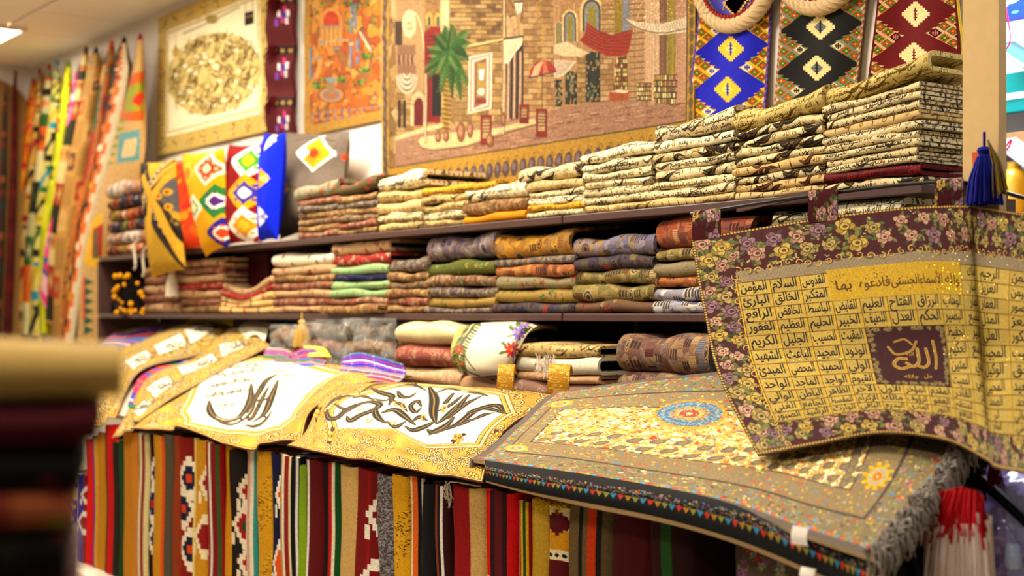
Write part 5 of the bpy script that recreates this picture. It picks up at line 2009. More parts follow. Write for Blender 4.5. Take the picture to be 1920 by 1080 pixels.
def d_callA(c):
    gold_rim(c, [(440, 674), (540, 668), (648, 696), (590, 735), (556, 788), (530, 808), (450, 815), (352, 802), (336, 776), (362, 714), (400, 688)], 130, 300)
    # lines of small lettering
    for (x, y, n, s) in ((455, 690, 4, 11), (440, 704, 5, 12), (424, 723, 5, 14), (418, 741, 5, 14)):
        for j in range(n):
            w = PH[(j * 2 + n + int(y)) % len(PH)]
            c.text(w, x - (j - n / 2) * 17, y - (j - n / 2) * -2.2, s * 1.25, INK2, .95, ex=(1, -.06), ey=(.15, -1), bold=1.6, fit=19)
    c.text('\u0648\u0627\u0644\u0639\u0627\u0644\u0645', 421, 763, 13, INK2, .95, ex=(1, -.06), bold=1.5)
    # the big sweeping letters
    stroke(c, [(392, 752), (394, 770), (404, 783), (425, 789), (446, 784), (460, 770), (470, 750), (472, 722)], 7)
    stroke(c, [(400, 775), (412, 790), (432, 796), (452, 790), (470, 776), (482, 752)], 4)
    stroke(c, [(464, 776), (482, 745), (500, 716), (516, 704)], 6)
    stroke(c, [(463, 780), (470, 788), (480, 774), (492, 750), (505, 726)], 5)
    stroke(c, [(476, 792), (496, 776), (510, 745), (522, 714)], 7)
    stroke(c, [(462, 798), (478, 800), (496, 790), (510, 770)], 5)
    stroke(c, [(488, 732), (512, 708), (528, 700)], 4)
    stroke(c, [(470, 752), (496, 752), (512, 738)], 4)
    stroke(c, [(518, 710), (540, 704), (566, 706)], 4)
    stroke(c, [(500, 700), (528, 696), (552, 700)], 3.5)
    for x, y in ((452, 786), (486, 764), (505, 752), (497, 782)):
        c.poly([(x - 3, y), (x, y - 3), (x + 3, y), (x, y + 3)], INK2)
    c.line([(404, 782), (425, 788), (450, 782)], 1.6, '#d8c8a0', smooth=3)
    rawcv(c, lambda c: None)
    c.grain(.08, 131, px=2)


ca = spts([[(430, 662, .012), (376, 700), (314, 752), (249, 808)], [(530, 668, .012), (482, 705, .03), (412, 762, .03), (345, 806, .012)],
           [(650, 688, .012), (590, 713, .03), (505, 770, .03), (450, 838, .014)], [(772, 703, .012), (668, 724), (592, 762), (558, 824)]], .018)
o, _ = sheet('calligraphy_cloth', ca, 44, 40, 900, 760, GCLOTH, d_callA, thick=.004, back=dark_back, wave=.006, seed=31, ripple=(.012, 24), glit=.05, flip=True)
tag(o, 'white and gold cloth with a bowl shaped black calligraphy and small lines', 'cloth')


def d_callB(c):
    gold_rim(c, [(640, 738), (745, 722), (860, 724), (955, 742), (968, 772), (905, 840), (800, 842), (735, 806), (615, 806), (606, 770)], 132, 340)
    S = [([(613, 768), (616, 784), (632, 784), (654, 764), (690, 752), (712, 760), (702, 770), (676, 778), (656, 788), (650, 780)], 8),
         ([(612, 764), (628, 748), (650, 740), (666, 742)], 6), ([(636, 782), (650, 770), (680, 756)], 6),
         ([(705, 764), (706, 780), (722, 792)], 9), ([(696, 728), (716, 736), (735, 744), (730, 762)], 7), ([(700, 745), (722, 752), (738, 742)], 5),
         ([(716, 776), (740, 770), (758, 780), (778, 796)], 8), ([(760, 800), (775, 808), (795, 800), (815, 786)], 7), ([(746, 734), (752, 744), (766, 746), (780, 738)], 6),
         ([(806, 728), (814, 748), (812, 774), (816, 790)], 8), ([(818, 792), (840, 776), (870, 752)], 6), ([(802, 806), (812, 812), (830, 800), (850, 780)], 8),
         ([(812, 740), (840, 730), (866, 734)], 4), ([(840, 782), (870, 762), (905, 745)], 6), ([(806, 818), (850, 796), (900, 768), (950, 775)], 6),
         ([(876, 774), (892, 770), (930, 762), (944, 772)], 6), ([(790, 762), (782, 752), (770, 762), (778, 772), (790, 764)], 5), ([(868, 736), (890, 738), (918, 746)], 4),
         ([(672, 736), (700, 724), (730, 722)], 4.5), ([(745, 726), (775, 724), (800, 734)], 4), ([(862, 764), (880, 742)], 5), ([(836, 756), (850, 738)], 5), ([(626, 756), (646, 766), (668, 758)], 6), ([(660, 744), (680, 740), (700, 748)], 6), ([(725, 790), (742, 800), (760, 790)], 6), ([(820, 770), (846, 760), (868, 742)], 5), ([(884, 786), (905, 778), (925, 774)], 5), ([(772, 790), (786, 780), (800, 786)], 6), ([(842, 800), (868, 790), (890, 782)], 5), ([(735, 750), (752, 760), (764, 772)], 5)]
    for p, w in S:
        stroke(c, p, w)
    for x, y, a in ((690, 785, 0), (745, 756, 1), (795, 780, 2), (735, 790, 0), (758, 760, 1), (835, 765, 2), (675, 765, 0)):
        c.scroll(x, y, 7, a, .8, 3.5, '#9a7424')
        c.scroll(x, y, 7, a, .8, 1.2, '#d8b860')
    for x, y in ((778, 712), (598, 778), (955, 800), (620, 815), (935, 820), (860, 824)):
        c.rose(x, y, 10, ['#d8b450', '#c09838', GDK], int(x), [GDK])
    c.grain(.08, 133, px=2)


cb_ = spts([[(640, 722), (604, 748), (578, 800), (541, 838)], [(760, 720), (704, 760, .05), (672, 806, .05), (650, 857, .026)],
            [(900, 727), (815, 774, .05), (790, 834, .05), (775, 881, .026)], [(1062, 740, .02), (965, 790, .024), (928, 838, .024), (898, 903, .024)]], .034)
o, _ = sheet('calligraphy_cloth', cb_, 44, 40, 960, 720, GCLOTH, d_callB, thick=.004, back=dark_back, wave=.006, seed=33, ripple=(.008, 17), glit=.05, flip=True, key='calligraphy_cloth_bold')
r = tag(o, 'white and gold cloth covered with large interlaced black calligraphy', 'cloth')
gtab = mat('gold_tab_weave', img=f_damask('#b8892a', '#e8cc74', '#6a4618', 134, 130, (8, 14), 4), glit=.08)
for px, pw, cl in ((947, 30, 0), (1047, 40, 1)):
    pp = []
    for k, (dy, h) in enumerate(((738, .02), (712, .03), (690, .03), (684, .0), (700, -.03))):
        Yb = onS(px, 738, .02)[1]
        pp.append([onY(px - pw / 2 + k * 1.5, dy, Yb - (0, .012, .004, -.03, -.06)[k]), onY(px + pw / 2 + k * 1.5, dy + 2, Yb - (0, .012, .004, -.03, -.06)[k])])
    P = surf(np.array(pp), 14, 5)
    mm = MB()
    cloth(mm, P, .003, uv=np.stack(np.meshgrid(np.linspace(0, .9, 14), np.linspace(.1, .35, 5), indexing='ij'), -1))
    mm.build('hanging_tab', gtab, r)

# ---- two narrower gold and white cloths further left, their fronts hanging down
def d_panels(c, pl, seed):
    gold_rim(c, None, seed, 200)
    q = rn(seed)
    for p in pl:
        c.poly(p, '#8a6424')
        m = np.mean(p, 0)
        c.poly([tuple(m + (np.array(v) - m) * .93) for v in p], '#ece2c6')
        c.poly([tuple(m + (np.array(v) - m) * .85) for v in p], '#f4eeda')
        for k in range(4):
            a, b = np.array(p[0]) * .6 + np.array(p[2]) * .4, np.array(p[0]) * .2 + np.array(p[2]) * .8
            x, y = a + (b - a) * k / 3
            c.text(PH[(k + seed) % len(PH)], x, y + 3, 15, '#5a4a34', .85, ex=(1, -.35), bold=.2)
    c.grain(.08, seed, px=2)


pc = spts([[(326, 612, .03), (268, 640), (206, 671), (150, 805)], [(378, 596, .03), (330, 628, .05), (236, 680, .035), (188, 795, .012)], [(426, 612, .02), (384, 655), (262, 697), (216, 783, .01)]], .025)
o, _ = sheet('panelled_cloth', pc, 20, 44, 320, 860, GCLOTH, lambda c: d_panels(c, [[(342, 620), (392, 604), (404, 618), (356, 645)], [(286, 650), (340, 626), (352, 646), (296, 664)], [(228, 678), (276, 656), (286, 670), (248, 692)]], 141), thick=.004, back=cream_back, wave=.008, seed=35, ripple=(.01, 9), glit=.05, flip=True)
tag(o, 'gold cloth with three white lettered panels, farthest left on the counter', 'cloth')
pc = spts([[(428, 615, .03), (372, 662), (272, 716), (213, 822, .012)], [(466, 618, .035), (404, 672, .04), (302, 724, .035), (238, 806, .014)], [(506, 646, .03), (432, 686), (338, 736), (262, 792, .012)]], .03)
o, _ = sheet('panelled_cloth', pc, 20, 44, 320, 860, GCLOTH, lambda c: d_panels(c, [[(410, 648), (452, 640), (462, 652), (412, 672)], [(330, 690), (398, 662), (412, 676), (340, 706)], [(272, 730), (318, 708), (330, 722), (290, 746)], [(246, 772), (272, 752), (292, 752), (262, 782)]], 143), thick=.004, back=cream_back, wave=.008, seed=36, ripple=(.01, 9), glit=.05, flip=True, key='panelled_cloth_inner')
tag(o, 'gold cloth with white lettered panels, between two other gold cloths', 'cloth')

# ---- bright striped runners lying underneath
STR = [(2, '#6a2a8a'), (2, '#1c2a9a'), (2, '#c8242c'), (1, '#d88a2c'), (2, '#1c7a44'), (2, '#b82a6a'), (1, '#e0d8d0'), (2, '#2a8a9a'), (2, '#a8141c'), (2, '#1c3ac0')]


def runner(label, ctrl, seed, tw=400, th=300):
    def d(c):
        q = rn(seed)
        y = 0
        while y < c.h:
            k, cl = STR[q.randint(len(STR))]
            h = k * q.uniform(3, 6)
            rawcv(c, lambda c: c.rect(0, y, c.w, y + h, cl))
            if q.rand() < .5:
                for j in range(int(c.w / 16)):
                    c.T, T = None, c.T
                    c.sdia(j * 16 + 8, y + h / 2, max(3, h * .45), 3, STR[(j + k) % len(STR)][1])
                    c.T = T
            y += h
        c.grain(.12, seed, px=2)
    o, _ = sheet('striped_runner', ctrl, 24, 16, tw, th, '#8a2a9a', d, thick=.004, wave=.006, seed=seed, flip=True, key='runner_weave_%d' % seed)
    return tag(o, label, 'runner')


runner('bright purple, blue and red striped runner showing beyond the leftmost gold cloth', spts([[(214, 622, .02), (196, 640), (168, 664), (150, 690, .008)], [(300, 604, .02), (270, 640), (220, 680), (200, 700, .008)], [(372, 594, .02), (350, 628), (280, 672), (250, 706, .008)]], .012), 150)
runner('purple edged runner under the two narrow gold cloths', spts([[(360, 645, .006), (290, 690), (262, 704), (238, 760, .004)], [(410, 655, .006), (360, 690), (300, 720), (262, 770, .004)], [(500, 655, .006), (450, 690), (350, 736), (288, 775, .004)]], .007), 151)
runner('teal, red and blue woven runner peeking out behind the bowl shaped calligraphy', spts([[(640, 668, .03), (640, 690, .02), (620, 715, .006)], [(690, 664, .035), (690, 694, .024), (660, 720, .006)], [(756, 684, .04), (758, 706, .026), (720, 724, .008)]], .012), 152)
runner('short pink and teal striped runner end behind the bowl shaped calligraphy', spts([[(492, 652, .02), (494, 668, .016), (470, 695, .004)], [(520, 650, .03), (520, 668, .02), (500, 695, .004)], [(548, 660, .03), (546, 674, .02), (530, 700, .004)]], .012), 155)
runner('red and purple striped runner beside the lemon yellow fold', spts([[(540, 664, .03), (548, 676, .02), (540, 700, .004)], [(570, 652, .04), (580, 672, .024), (570, 700, .004)], [(604, 660, .04), (610, 678, .024), (600, 702, .004)]], .012), 156)
P = spts([[(568, 648, .035), (578, 668, .03)], [(600, 650, .05), (612, 668, .04)], [(612, 655, .04), (622, 670, .03)]])
mm = MB()
cloth(mm, surf(P, 12, 8), .004, flip=True)
tag(mm.build('folded_scarf', mat('lemon_satin', '#d8d02c', rough=.45, spec=.5)), 'lemon yellow satin fold behind the bowl shaped calligraphy', 'scarf')
P = spts([[(352, 600, .05), (340, 618, .02)], [(390, 586, .06), (400, 604, .03)], [(440, 590, .06), (436, 612, .03)]])
mm = MB()
cloth(mm, surf(P, 14, 8), .004, flip=True)
tag(mm.build('folded_scarf', mat('yellow_satin', '#d8b81c', rough=.45, spec=.5)), 'yellow satin fold behind the leftmost gold cloth', 'scarf')
P = spts([[(438, 622, .03), (452, 640, .03)], [(465, 602, .05), (478, 626, .05)], [(506, 604, .05), (496, 640, .03)]])
mm = MB()
cloth(mm, surf(P, 14, 8), .004, flip=True, uv=np.stack(np.meshgrid(np.linspace(0, .6, 14), np.linspace(0, .8, 8), indexing='ij'), -1))
tag(mm.build('cloth_corner', mat('gold_white_corner', img=f_damask('#ece2c4', '#c8a450', '#8a6424', 153, 30))), 'small white and gold cloth corner standing up near the middle shelf', 'cloth')
# heap of spare folded cloth that carries the back edges
for k, (xa, xb, zt) in enumerate(((-6.6, -5.95, 1.30), (-5.9, -5.2, 1.29))):
    for j in range(3):
        h = (zt - ZT + .012) / 3
        o = fold_cover('folded_cover', fab(['gob_grey', 'wine', 'gob_brown'][j]), xa, xb, ZT - .012 + j * h + .001, h * .95, .10, -.54, 900 + k * 7 + j, nx=8)
        tag(o, '%s cover, %s of the low heap under %s' % (['grey brown', 'wine red', 'brown'][j], ['bottom', 'middle', 'top'][j], ['the narrow gold cloths', 'the bowl shaped calligraphy'][k]), 'cover', 'spare covers heaped under the cloths')

# ------------------------------------------------------------------ bottom row of folded fabrics behind the cloths
GL_ = 'folded fabrics behind the counter cloths'
ZB = ZT - .012
stack('roll pile right of the plastic bags', ZB, 733, 862, 604, [('dark_roll', .7), ('pale_rose', 1.3, dict(tr=.3)), ('rose_paisley', 1.45, dict(tr=.35)), ('satin_cream', 1.5, dict(tr=.3))], yf=-.40, depth=.34, group=GL_, seed=40)
stack('pile with the big white embroidered fold', ZB, 862, 968, 708, [('peach', 1, dict(tr=.3))], yf=-.42, depth=.3, group=GL_, seed=41)


def d_emb(c):
    c.a[:] = hx('#efe4c6')
    c.a *= (.97 + .06 * rnoise(c.h, c.w, 5, 5, 44))[..., None]
    q = rn(45)
    c.line([(890, 608), (868, 640), (858, 668), (872, 692), (898, 704)], 5, '#5a5a2c', smooth=4)
    c.line([(880, 600), (858, 628), (848, 660), (862, 690)], 12, '#b0a040', .8, smooth=4)
    for k in range(18):
        f = k / 17
        x, y = 888 - 28 * math.sin(f * 2.2), 606 + f * 92
        for s in (-1, 1):
            c.ell(x + s * 8, y + 2, 7, 2.4, ['#6a6a30', '#8a8a3c', '#4a5024'][k % 3], 1, s * .5)
    for x, y, r, cs in ((861, 656, 8, ['#b8302c', '#c8584a', '#6a1a1c']), (960, 656, 14, ['#c8281c', '#d84a2c', '#7a1414']), (972, 624, 13, ['#7a5ab0', '#9a80c8', '#4a3478']), (993, 650, 10, ['#7a64a8', '#9a88c0', '#4a3478']), (984, 606, 10, ['#8a70b8', '#a890c8', '#4a3478']), (866, 682, 5, ['#a83a3a', '#c86a5a', '#6a1a1c'])):
        for k in range(9):
            a = k * .7
            c.ell(x + r * .65 * math.cos(a), y + r * .65 * math.sin(a), r * .5, r * .22, cs[k % 2], 1, a)
        c.ell(x, y, r * .25, r * .25, '#d8b040')
        for k in range(5):
            a = q.rand() * 6
            c.ell(x + r * 1.3 * math.cos(a), y + r * 1.3 * math.sin(a), r * .5, r * .2, ['#5a6a2c', '#7a8a3c'][k % 2], 1, a)
    c.line([(892, 694), (880, 680), (870, 664)], 2, '#5a5a2c', smooth=3)
    c.grain(.05, 46)


# big embroidered fold: a broad cloth bent over to the back, seen over its round front
Yk = -.44
ctl = []
for (x0, x1), dy in (((840, 962), 0), ((846, 975), 0)):
    pass
rows = [[(895, 608, -.16), (878, 606, -.30), (858, 618, -.40), (846, 652, -.45), (850, 680, -.455), (862, 700, -.44)],
        [(955, 606, -.16), (935, 604, -.32), (915, 615, -.42), (900, 655, -.47), (896, 690, -.475), (905, 706, -.45)],
        [(1010, 606, -.16), (990, 604, -.32), (968, 615, -.42), (950, 660, -.465), (944, 690, -.465), (950, 700, -.45)],
        [(1046, 612, -.16), (1020, 610, -.28), (992, 622, -.38), (972, 660, -.43), (962, 690, -.43), (962, 702, -.42)]]
o, _ = sheet('embroidered_cloth', pts(rows), 26, 30, 520, 420, '#efe4c6', d_emb, thick=.012, wave=.003, seed=47, back=mat('satin_lining', '#c8b080', rough=.5), rough=.5, flip=True)
tag(o, 'large cream satin fold embroidered with red and purple flowers', 'cloth', GL_)
stack('pile between white fold and carved pair', ZB, 962, 1122, 645, [('garden_red', .8, dict(tr=.35)), ('lattice', 1.5, dict(tr=.3)), ('pale_rose', .7), ('white_fold', 1.3, dict(tr=.22)), ('script_tan', 1.1, dict(tr=.25))], yf=-.42, depth=.34, group=GL_, seed=42)
stack('pair left of the lettered hanging', ZB, 1153, 1330, 628, [('gob_grey', 1.4, dict(tr=.35)), ('carved', 1.3, dict(tr=.35)), ('carved', 2.4, dict(tr=.3))], yf=-.40, depth=.34, group=GL_, seed=43)
# cream threads fringing the lattice cloth
m = MB()
for k in range(10):
    strands(m, onY(1008 + k * 3.2, 668 + (k % 3) * 4, -.445), 6, .05, .004, .0012, k, (.25, -.2, -.9))
tag(m.build('fringe', cordw), 'cream fringe of the folded lattice cloth', 'fringe', kind='stuff')

# plastic wrapped covers, farther left
bagm = mat('clear_plastic', '#e8e4dc', rough=.12, spec=.6, bump=.6, scale=30, sheen=0, alpha=.16, var=0)
for k, (x0, x1, yt, fabs) in enumerate(((505, 560, 616, ['gob_grey', 'gob_rose', 'gob_brown']), (562, 640, 606, ['gob_brown', 'gob_grey', 'gob_rose', 'gob_grey']), (640, 732, 604, ['gob_rose', 'gob_grey', 'gob_tan', 'gob_grey']))):
    stack(['plastic bag under the gold tassel', 'plastic bag right of the gold tassel', 'plastic bag beside the cream satin roll'][k], ZB, x0, x1, yt, [(f, 1, dict(tr=.35)) for f in fabs], yf=-.36, depth=.3, group=GL_, seed=50 + k)
    a, b = onY(x0 - 4, 600, -.385), onY(x1 + 4, 600, -.385)
    zt = onY((x0 + x1) / 2, yt - 5, -.385)[2]
    n = 18
    s = np.linspace(-1, 1, n)
    S, T = np.meshgrid(s, s, indexing='ij')
    w = wob((n, n), 60 + k, 9) * .022 + wob((n, n), 80 + k, 16) * .010
    P = np.stack([a[0] + (b[0] - a[0]) * (S + 1) / 2, -.37 - .02 * ((1 - S ** 4) * (1 - T ** 4)) ** .5 + w * (np.abs(S) < .99), ZB + .005 + (zt - ZB) * (1 - (T + 1) / 2) + 0 * S], -1)
    Q = P.copy()
    Q[..., 1] = -.33
    top = np.stack([P[:, 0], P[:, 0] + (0, .28, -.004)], 1)
    mb = MB().grid(P).grid(top)
    tag(mb.build('plastic_bag', bagm), ['crinkled clear plastic bag of covers under the gold tassel', 'crinkled clear plastic bag of covers right of the gold tassel', 'clear plastic bag of covers beside the cream satin roll'][k], 'bag', 'clear plastic bags')

# ---- tassels hanging from the middle shelf
goldm = mat('gold_thread', '#c89a2c', rough=.5, spec=.5, bump=.4, scale=300)


def tassel(label, px, py0, py1, Y, r, mt, name='tassel', cord=None, n=46):
    a, b = onY(px, py0, Y), onY(px, py1, Y)
    L = a[2] - b[2]
    e = empty(name, b, label, 'tassel')
    MB().lathe([(.0005, 0), (r * .35, -.004), (r * .42, -L * .07), (r * .30, -L * .13), (r * .36, -L * .16), (r * .30, -L * .2)], a - (0, 0, L * .12), 12).build('head', mt, e)
    m = MB()
    q = rn(int(px))
    for k in range(n):
        t = k * 2.399
        rr = r * math.sqrt((k + .5) / n)
        p0 = a + (rr * .35 * math.cos(t), rr * .35 * math.sin(t), -L * .28)
        p1 = a + (rr * .8 * math.cos(t), rr * .8 * math.sin(t), -L * .6)
        p2 = a + (rr * math.cos(t), rr * math.sin(t), -L * q.uniform(.95, 1.0))
        m.tube([p0, p1, p2], r * .09, 4)
    m.build('skirt', mt, e)
    MB().tube([a + (0, 0, .012), a - (0, 0, L * .13)], r * .09, 5).build('hanging_loop', cord or mt, e)
    return e


tassel('gold bell shaped tassel hanging from the middle shelf', 566, 592, 652, -.38, .036, goldm)
tassel('cream tassel hanging in front of the second middle shelf stack', 322, 488, 558, -.365, .030, cordw)
# yellow pompoms on a black fringe at the shelf end
e = empty('pompom_fringe', onY(236, 590, -.36), 'black fringe studded with yellow pompoms at the left shelf end', 'fringe')
pomm = mat('yellow_wool', '#d8920c', bump=.6, scale=220)
blackm = mat('black_wool', '#16120f', bump=.4, scale=220)
q = rn(77)
m = MB()
for k in range(40):
    x, y = q.uniform(208, 268), q.uniform(520, 582)
    strands(m, onY(x, y, -.35), 2, .05, .006, .004, k)
m.build('wool_strands', blackm, e)
pom = None
for k in range(26):
    p = onY(q.uniform(210, 272), q.uniform(516, 588), -.37 + q.uniform(-.012, .012))
    a = np.linspace(0, math.pi, 7)
    if pom is None:
        pom = MB().lathe(np.stack([.0125 * np.sin(a), -.0125 * np.cos(a)], -1), p, 9).build('pompom', pomm, e, origin=p)
    else:
        o = pom.copy()
        COL.objects.link(o)
        o.location = p - wloc(e)
        s = q.uniform(.7, 1.25)
        o.scale = (s, s, s)
# maroon box on the middle shelf
rbox('maroon_box', onY(440, 524, -.20) * (1, 0, 0) + (0, -.20, ZM + .115), onY(503, 470, -.20) * (1, 0, 0) + (0, -.05, ZU - .03), mat('maroon_card', '#3a0410', rough=.55, bump=.05, sheen=0))
tag(bpy.data.objects['maroon_box'], 'plain maroon box lying on the sagging stack of the middle shelf', 'box')
# ------------------------------------------------------------------ folded rugs standing on edge along the ledge
YR, ZL = -1.02, .506
RUGS = [
    (122, 141, 885, 'cream and blue stepped', [(1, '#c8b078'), (1, '#1a3a8a'), (1, '#c8b078'), (1, '#3a2018')], [('#1a3ab0', '#d8c498')]),
    (139, 158, 890, 'white and blue stepped', [(1, '#d8d0c0'), (1, '#1434a8'), (1, '#8a1a24')], [('#e0dcd0', '#8a1a2c')]),
    (156, 174, 824, 'bright red', [(6, '#d01a14'), (1, '#a81410')], []),
    (171, 183, 818, 'violet', [(3, '#4a1a9a'), (1, '#c89a30'), (2, '#c8902c')], []),
    (180, 197, 812, 'ochre', [(5, '#b88420'), (1, '#8a5a1c')], []),
    (194, 215, 798, 'red and black banded', [(2, '#b81014'), (1, '#1a1210'), (4, '#c01014'), (1, '#1a1210')], []),
    (208, 221, 830, 'dark olive', [(3, '#26241a'), (1, '#3a3420')], []),
    (217, 232, 826, 'straw and bottle green', [(2, '#c0a04a'), (2, '#1f4a24'), (1, '#c0a04a')], []),
    (228, 247, 810, 'plain mustard', [(6, '#b8801c'), (1, '#8a5a14')], []),
    (243, 258, 812, 'tan orange', [(1, '#d8c8a0'), (5, '#c0802c'), (1, '#d8c8a0')], []),
    (255, 273, 814, 'white, green and tan pinstriped', [(1, '#d8ccb0'), (1, '#3a5a2c'), (1, '#d8ccb0'), (1, '#8a3a24'), (1, '#d0c090'), (1, '#3a5a2c')], []),
    (270, 286, 816, 'dark brown with navy and white lozenges', [(5, '#2f1a14')], [('#e0d8c8', '#1c2a6a'), ('#1c2a6a', '#b8201c')]),
    (284, 303, 816, 'golden ochre with orange edge', [(5, '#bc881c'), (1, '#c8581c'), (1, '#d8a060')], []),
    (298, 323, 812, 'stone grey', [(1, '#d8cfc0'), (6, '#57503f'), (1, '#6a614c')], []),
    (320, 334, 806, 'rust brown', [(2, '#5a2410'), (3, '#8a3c18')], []),
    (328, 362, 808, 'brick red with white and navy lozenges', [(4, '#8a1410'), (3, '#7a120e'), (1, '#c86a2c')], [('#e2d6c0', '#1a1c3c'), ('#1a1c3c', '#c8481c')]),
    (357, 386, 812, 'mustard with pale stripes', [(1, '#d8c070'), (1, '#b8882c'), (1, '#d8c884'), (4, '#c08c1c'), (1, '#8a2418')], [('#e0d2b0', '#8a1a18')]),
    (383, 416, 826, 'maroon, white and green striped', [(2, '#6d0c10'), (1, '#d8d0c0'), (1, '#8a0e14'), (1, '#d8d0c0'), (2, '#7a1014'), (1, '#2f5a24'), (2, '#8a0e14'), (1, '#d8d0c0')], []),
    (413, 434, 836, 'plain golden yellow', [(5, '#c08a14'), (1, '#a86a14')], []),
    (424, 464, 846, 'near black with red and white steps', [(7, '#1c1310'), (1, '#a8301c')], [('#ded2ba', '#9a1414'), ('#9a1414', '#2a4a24')]),
    (458, 480, 840, 'white, red and teal pinstriped', [(1, '#8a1a1a'), (1, '#dccfb8'), (1, '#c8a08c'), (1, '#dccfb8'), (1, '#3a8a84'), (1, '#d8b040')], []),
    (478, 509, 842, 'yellow flecked with black', [(5, '#c8961c')], 'ikat'),
    (506, 524, 846, 'navy with a white and orange lozenge', [(5, '#13143c')], [('#e0d8c8', '#d05a1c')]),
    (520, 552, 850, 'khaki with red, white and black stripes', [(5, '#a8925c'), (1, '#e0d8c4'), (2, '#8a2414'), (1, '#d8c8a0'), (1, '#16120f'), (2, '#8a7448'), (1, '#16120f')], []),
    (548, 562, 858, 'navy with a white line', [(3, '#101430'), (1, '#d8d4c8'), (2, '#101430')], []),
    (556, 574, 874, 'lime green', [(6, '#7c9a14'), (1, '#5a7a10')], []),
    (566, 602, 857, 'maroon with a white line', [(1, '#c8481c'), (1, '#c8b090'), (2, '#4a080c'), (1, '#d8d4cc'), (6, '#5c0a0e'), (1, '#d8ccc0')], []),
    (594, 636, 866, 'black, red, green and cream striped', [(2, '#c05a1c'), (4, '#15120f'), (1, '#a81418'), (1, '#d8ccb0'), (2, '#0a4a20'), (1, '#d8ccb0'), (1, '#a81418')], []),
    (632, 672, 868, 'sand coloured', [(1, '#a81418'), (1, '#d8c8a0'), (7, '#bc9c62'), (1, '#c8ac74')], []),
    (658, 710, 865, 'dark red with white steps', [(8, '#74080a'), (1, '#8a0c0e'), (6, '#6d080a')], [('#e0d8c8', '#74080a')]),
    (703, 736, 891, 'grey bouclé', [(6, '#6d6668')], 'grey'),
    (731, 764, 871, 'yellow flecked with dark threads', [(1, '#d8b848'), (6, '#c8981c')], 'ikat'),
    (760, 791, 884, 'cream, black and orange striped', [(3, '#cfb884'), (1, '#15120f'), (1, '#d8ccb0'), (2, '#d0661c'), (1, '#15120f'), (1, '#dcd4c8'), (2, '#1a1530')], []),
    (786, 816, 908, 'black with white edge lines', [(1, '#d8d4cc'), (6, '#0e0c12'), (1, '#d8d0b8')], []),
    (812, 842, 910, 'black, rust and maroon striped', [(2, '#141012'), (2, '#7a3410'), (1, '#141012'), (1, '#d8d0c8'), (4, '#34060a')], []),
    (842, 905, 912, 'sand and dark red broad striped', [(3, '#c0a066'), (5, '#8a0c10'), (4, '#bc9c62'), (2, '#6a080c')], []),
    (903, 968, 918, 'bright scarlet with a maroon band and white arrow', [(5, '#cc0c12'), (1, '#2a0a10'), (2, '#5a0c18'), (1, '#2a0a10'), (5, '#b80a10')], 'arrow'),
    (966, 992, 940, 'grey with white, red, green and yellow lines', [(2, '#34302e'), (1, '#ddd4c8'), (1, '#8a1014'), (1, '#c8a020'), (1, '#1a4a20'), (1, '#c8a020'), (1, '#8a1014'), (2, '#b89a3c')], []),
    (988, 1026, 938, 'straw yellow', [(6, '#b89634'), (2, '#a8862c')], []),
    (1022, 1064, 950, 'maroon, yellow and white figured', [(1, '#d0b88c')], 'figure'),
    (1060, 1147, 950, 'taupe with a black and orange stripe', [(6, '#6a5836'), (1, '#14110e'), (1, '#6a5836'), (2, '#b8400c'), (1, '#14110e'), (5, '#5c4c30')], []),
    (1142, 1218, 958, 'deep maroon', [(7, '#460608'), (2, '#4e080a')], []),
    (1214, 1302, 972, 'blackish maroon with a green stripe', [(5, '#2e0406'), (2, '#1f4a18'), (6, '#240304')], []),
]
PAT = {}


